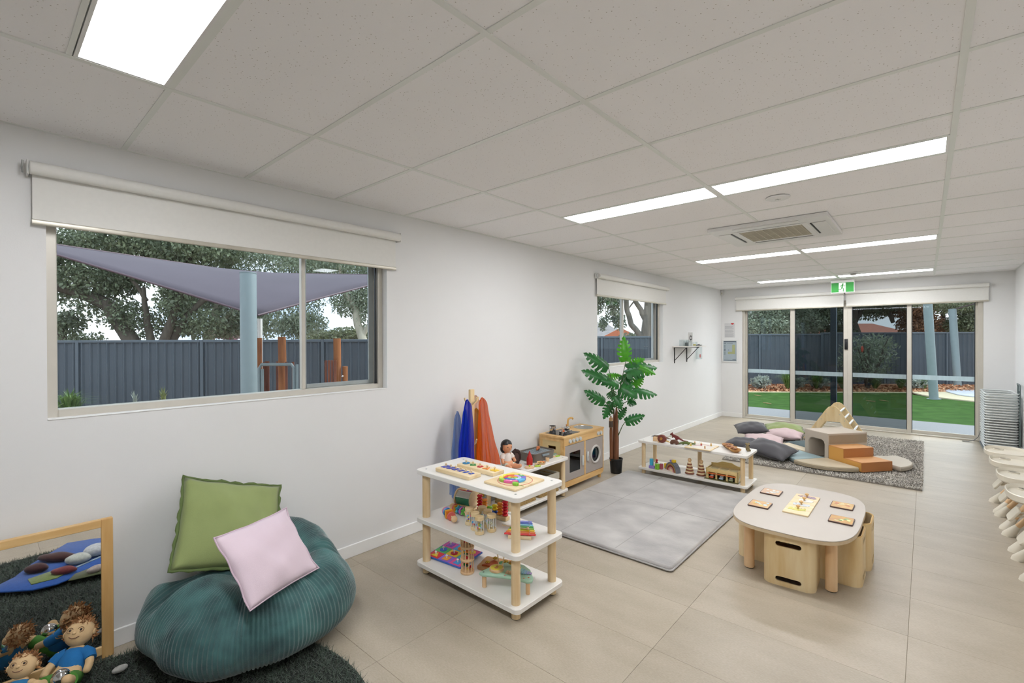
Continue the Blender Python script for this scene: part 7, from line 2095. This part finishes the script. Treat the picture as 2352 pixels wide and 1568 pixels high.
# ---- high chairs along the right wall
m_cream = mat('cream_plastic', '#ded7c6', rough=.28, var=.01)
def highchair(label, y, first=[None]):
    p = (3.955, y, 0)
    if first[0] is not None:
        return dup(first[0], p, 0, label)
    t = thing('high_chair', label, 'high chair', p, 0, group='cream high chairs along the wall')
    first[0] = t
    # tray: kidney plate with raised rim, towards -x
    def outline(s_):
        pts = []
        for k in range(40):
            a = 2 * PI * k / 40; c, s2 = math.cos(a), math.sin(a)
            x = -.155 + .155 * s_ * math.copysign(abs(c) ** .75, c); yv = .228 * s_ * math.copysign(abs(s2) ** .75, s2)
            pts.append((x, yv))
        return pts
    q = B()
    rings = []
    for s_, z in ((.90, .50), (1.0, .515), (1.0, .552), (.965, .556), (.93, .545), (.90, .528)):
        rings.append([q.verts.new((x, y_, z)) for x, y_ in outline(s_)])
    for a, b_ in zip(rings, rings[1:]):
        for k in range(40): q.faces.new((a[k], a[(k + 1) % 40], b_[(k + 1) % 40], b_[k]))
    q.faces.new(rings[0][::-1]); q.faces.new(rings[-1]); tr = put('tray', q, m_cream, t, 40)
    q = B(); lathe(q, [(.036, .5285), (.036, .536), (.032, .537), (.030, .5285)], (-.20, .15, 0), 20); put('cup_ring', q, m_cream, tr)
    # seat shell
    q = B()
    rings = []
    for z, sx, sy, ox in ((.34, .10, .12, .09), (.36, .125, .145, .09), (.44, .14, .16, .095), (.50, .145, .165, .10), (.60, .13, .165, .13), (.605, .115, .15, .13), (.50, .12, .14, .10), (.39, .105, .12, .09)):
        rings.append([q.verts.new((ox + sx * math.cos(2 * PI * k / 28), sy * math.sin(2 * PI * k / 28), z - (.09 * max(0, -math.cos(2 * PI * k / 28)) if z > .55 else 0))) for k in range(28)])
    for a, b_ in zip(rings, rings[1:]):
        for k in range(28): q.faces.new((a[k], a[(k + 1) % 28], b_[(k + 1) % 28], b_[k]))
    q.faces.new(rings[0][::-1]); q.faces.new(rings[-1]); put('seat_shell', q, m_cream, t, 50)
    q = B(); lathe(q, [(0, .405), (.09, .405), (.1, .42), (0, .425)], (.09, 0, 0), 20); put('seat_pad', q, paint('#5a4a3c'), t)
    for sx, sy in ((-1, -1), (-1, 1), (1, -1), (1, 1)):
        top = Vector((.06 + sx * .06, sy * .095, .37)); bot = Vector((.0 + sx * .20 if sx < 0 else .235, sy * .185, .05))
        q = B(); tube(q, [bot, top], [.019, .019], 14); put('leg', q, m_beech, t)
        fo = Vector((bot.x + (bot.x - top.x) * .12, bot.y + (bot.y - top.y) * .12, .0))
        q = B(); tube(q, [fo, fo + Vector((0, 0, .006)), bot.lerp(top, .10), bot.lerp(top, .14)], [.042, .040, .023, .021], 18); put('foot_cap', q, m_cream, t)
    q = B(); prism(q, rrect(-.055, .055, -.085, .085, .03, 5), -.008, .008, Matrix.Translation((-.215, 0, .235)) @ Matrix.Rotation(-1.0, 4, 'Y'), bev=.003); put('footrest', q, m_cream, t, 40)
    q = B()
    for sg in (-1, 1): tube(q, [(-.02, sg * .04, .36), (-.13, sg * .04, .25), (-.20, sg * .04, .23)], .009, 8)
    put('footrest_arm', q, m_cream, t)
    return t
for y, lab in ((6.42, 'cream high chair nearest the stretcher stack'), (5.93, 'cream high chair second from the stretcher stack'), (5.37, 'cream high chair third from the stretcher stack'), (4.80, 'cream high chair nearest the camera at right edge')):
    highchair(lab, y)

# ---- stack of stretcher beds
m_tube = mat('galvanised_tube', '#dfe3e2', rough=.3, metal=.25, var=.03)
m_mesh = mat('stretcher_cloth', '#5b6064', rough=.8, var=.1)
ords = ['lowest', 'second', 'third', 'fourth', 'fifth', 'sixth', 'seventh', 'eighth', 'ninth', 'tenth', 'eleventh', 'twelfth', 'thirteenth', 'fourteenth', 'fifteenth', 'sixteenth', 'seventeenth', 'eighteenth', 'nineteenth', 'twentieth', 'twenty-first', 'twenty-second']
SBX, SBY = 4.025, 9.92
f0 = None
for k in range(22):
    lab = f'steel framed stretcher bed, {ords[k]} from the floor in the stack' if k else 'steel framed stretcher bed at the bottom of the stack'
    if f0 is None:
        f0 = thing('stretcher_bed', lab, 'stretcher bed', (SBX, SBY, .023), 0, group='stacked stretcher beds')
        wx, wy = .165, .36
        q = B(); pl = rrect(-wx, wx, -wy, wy, .05, 5); tube(q, [(x, y, .03) for x, y in pl], .0105, 8, closed=True); put('frame', q, m_tube, f0)
        for yy in (-wy + .035, wy - .035):
            q = B(); tube(q, [(-wx + .012, yy, .025), (-wx + .018, yy, .006), (wx - .018, yy, .006), (wx - .012, yy, .025)], .0085, 8); put('leg_loop', q, m_tube, f0)
        q = B(); box(q, -wx + .012, wx - .012, -wy + .012, wy - .012, .026, .029); put('cloth', q, m_mesh, f0, ang=None)
    else:
        r_ = dup(f0, (SBX, SBY, .023 + k * .0365), 0, lab)
        if k > 11:
            for c_ in list(r_.children):
                if c_.name.startswith('cloth'):
                    bpy.data.objects.remove(c_)
t = thing('stretcher_trolley', 'grey wheeled trolley with tall handle under stretcher stack', 'trolley', (SBX, SBY, 0))
q = B(); box(q, -.18, .19, -.40, .37, .006, .018, bev=.003, seg=1); put('platform', q, mat('trolley_grey', '#6d7477', rough=.5), t, ang=None)
q = B(); tube(q, [(.178, -.392, .012), (.178, -.392, .90), (.178, -.38, .945), (.178, -.35, .96), (.182, -.10, .96), (.19, -.07, .93), (.191, -.06, .70)], .009, 10); hd = put('handle', q, mat('dark_tube', '#6f7c7c', rough=.35, metal=.6), t)
for k in range(18):
    q = B(); box(q, .160, .176, -.40, -.388, .06 + k * .047, .075 + k * .047, bev=.002, seg=1); put('hook', q, mat('hook_dark', '#2c3a3a', rough=.4), hd, ang=None)
t = thing('storage_strap', 'dark grey strap trailing from the stack onto floor', 'strap', (3.82, 10.17, 0))
q = B()
pts = [(.055, .0, .30), (.04, .0, .2), (.01, .0, .09), (-.04, .0, .03), (-.10, .0, .008), (-.17, -.0, .006)]
vv = []
for p in pts: vv.append((q.verts.new((p[0], -.02, p[2])), q.verts.new((p[0], .02, p[2]))))
for a, b_ in zip(vv, vv[1:]): q.faces.new((a[0], a[1], b_[1], b_[0]))
o = put('webbing', q, mat('grey_webbing', '#5f6264', rough=.8), t, 180); md = o.modifiers.new('s', 'SOLIDIFY'); md.thickness = .004
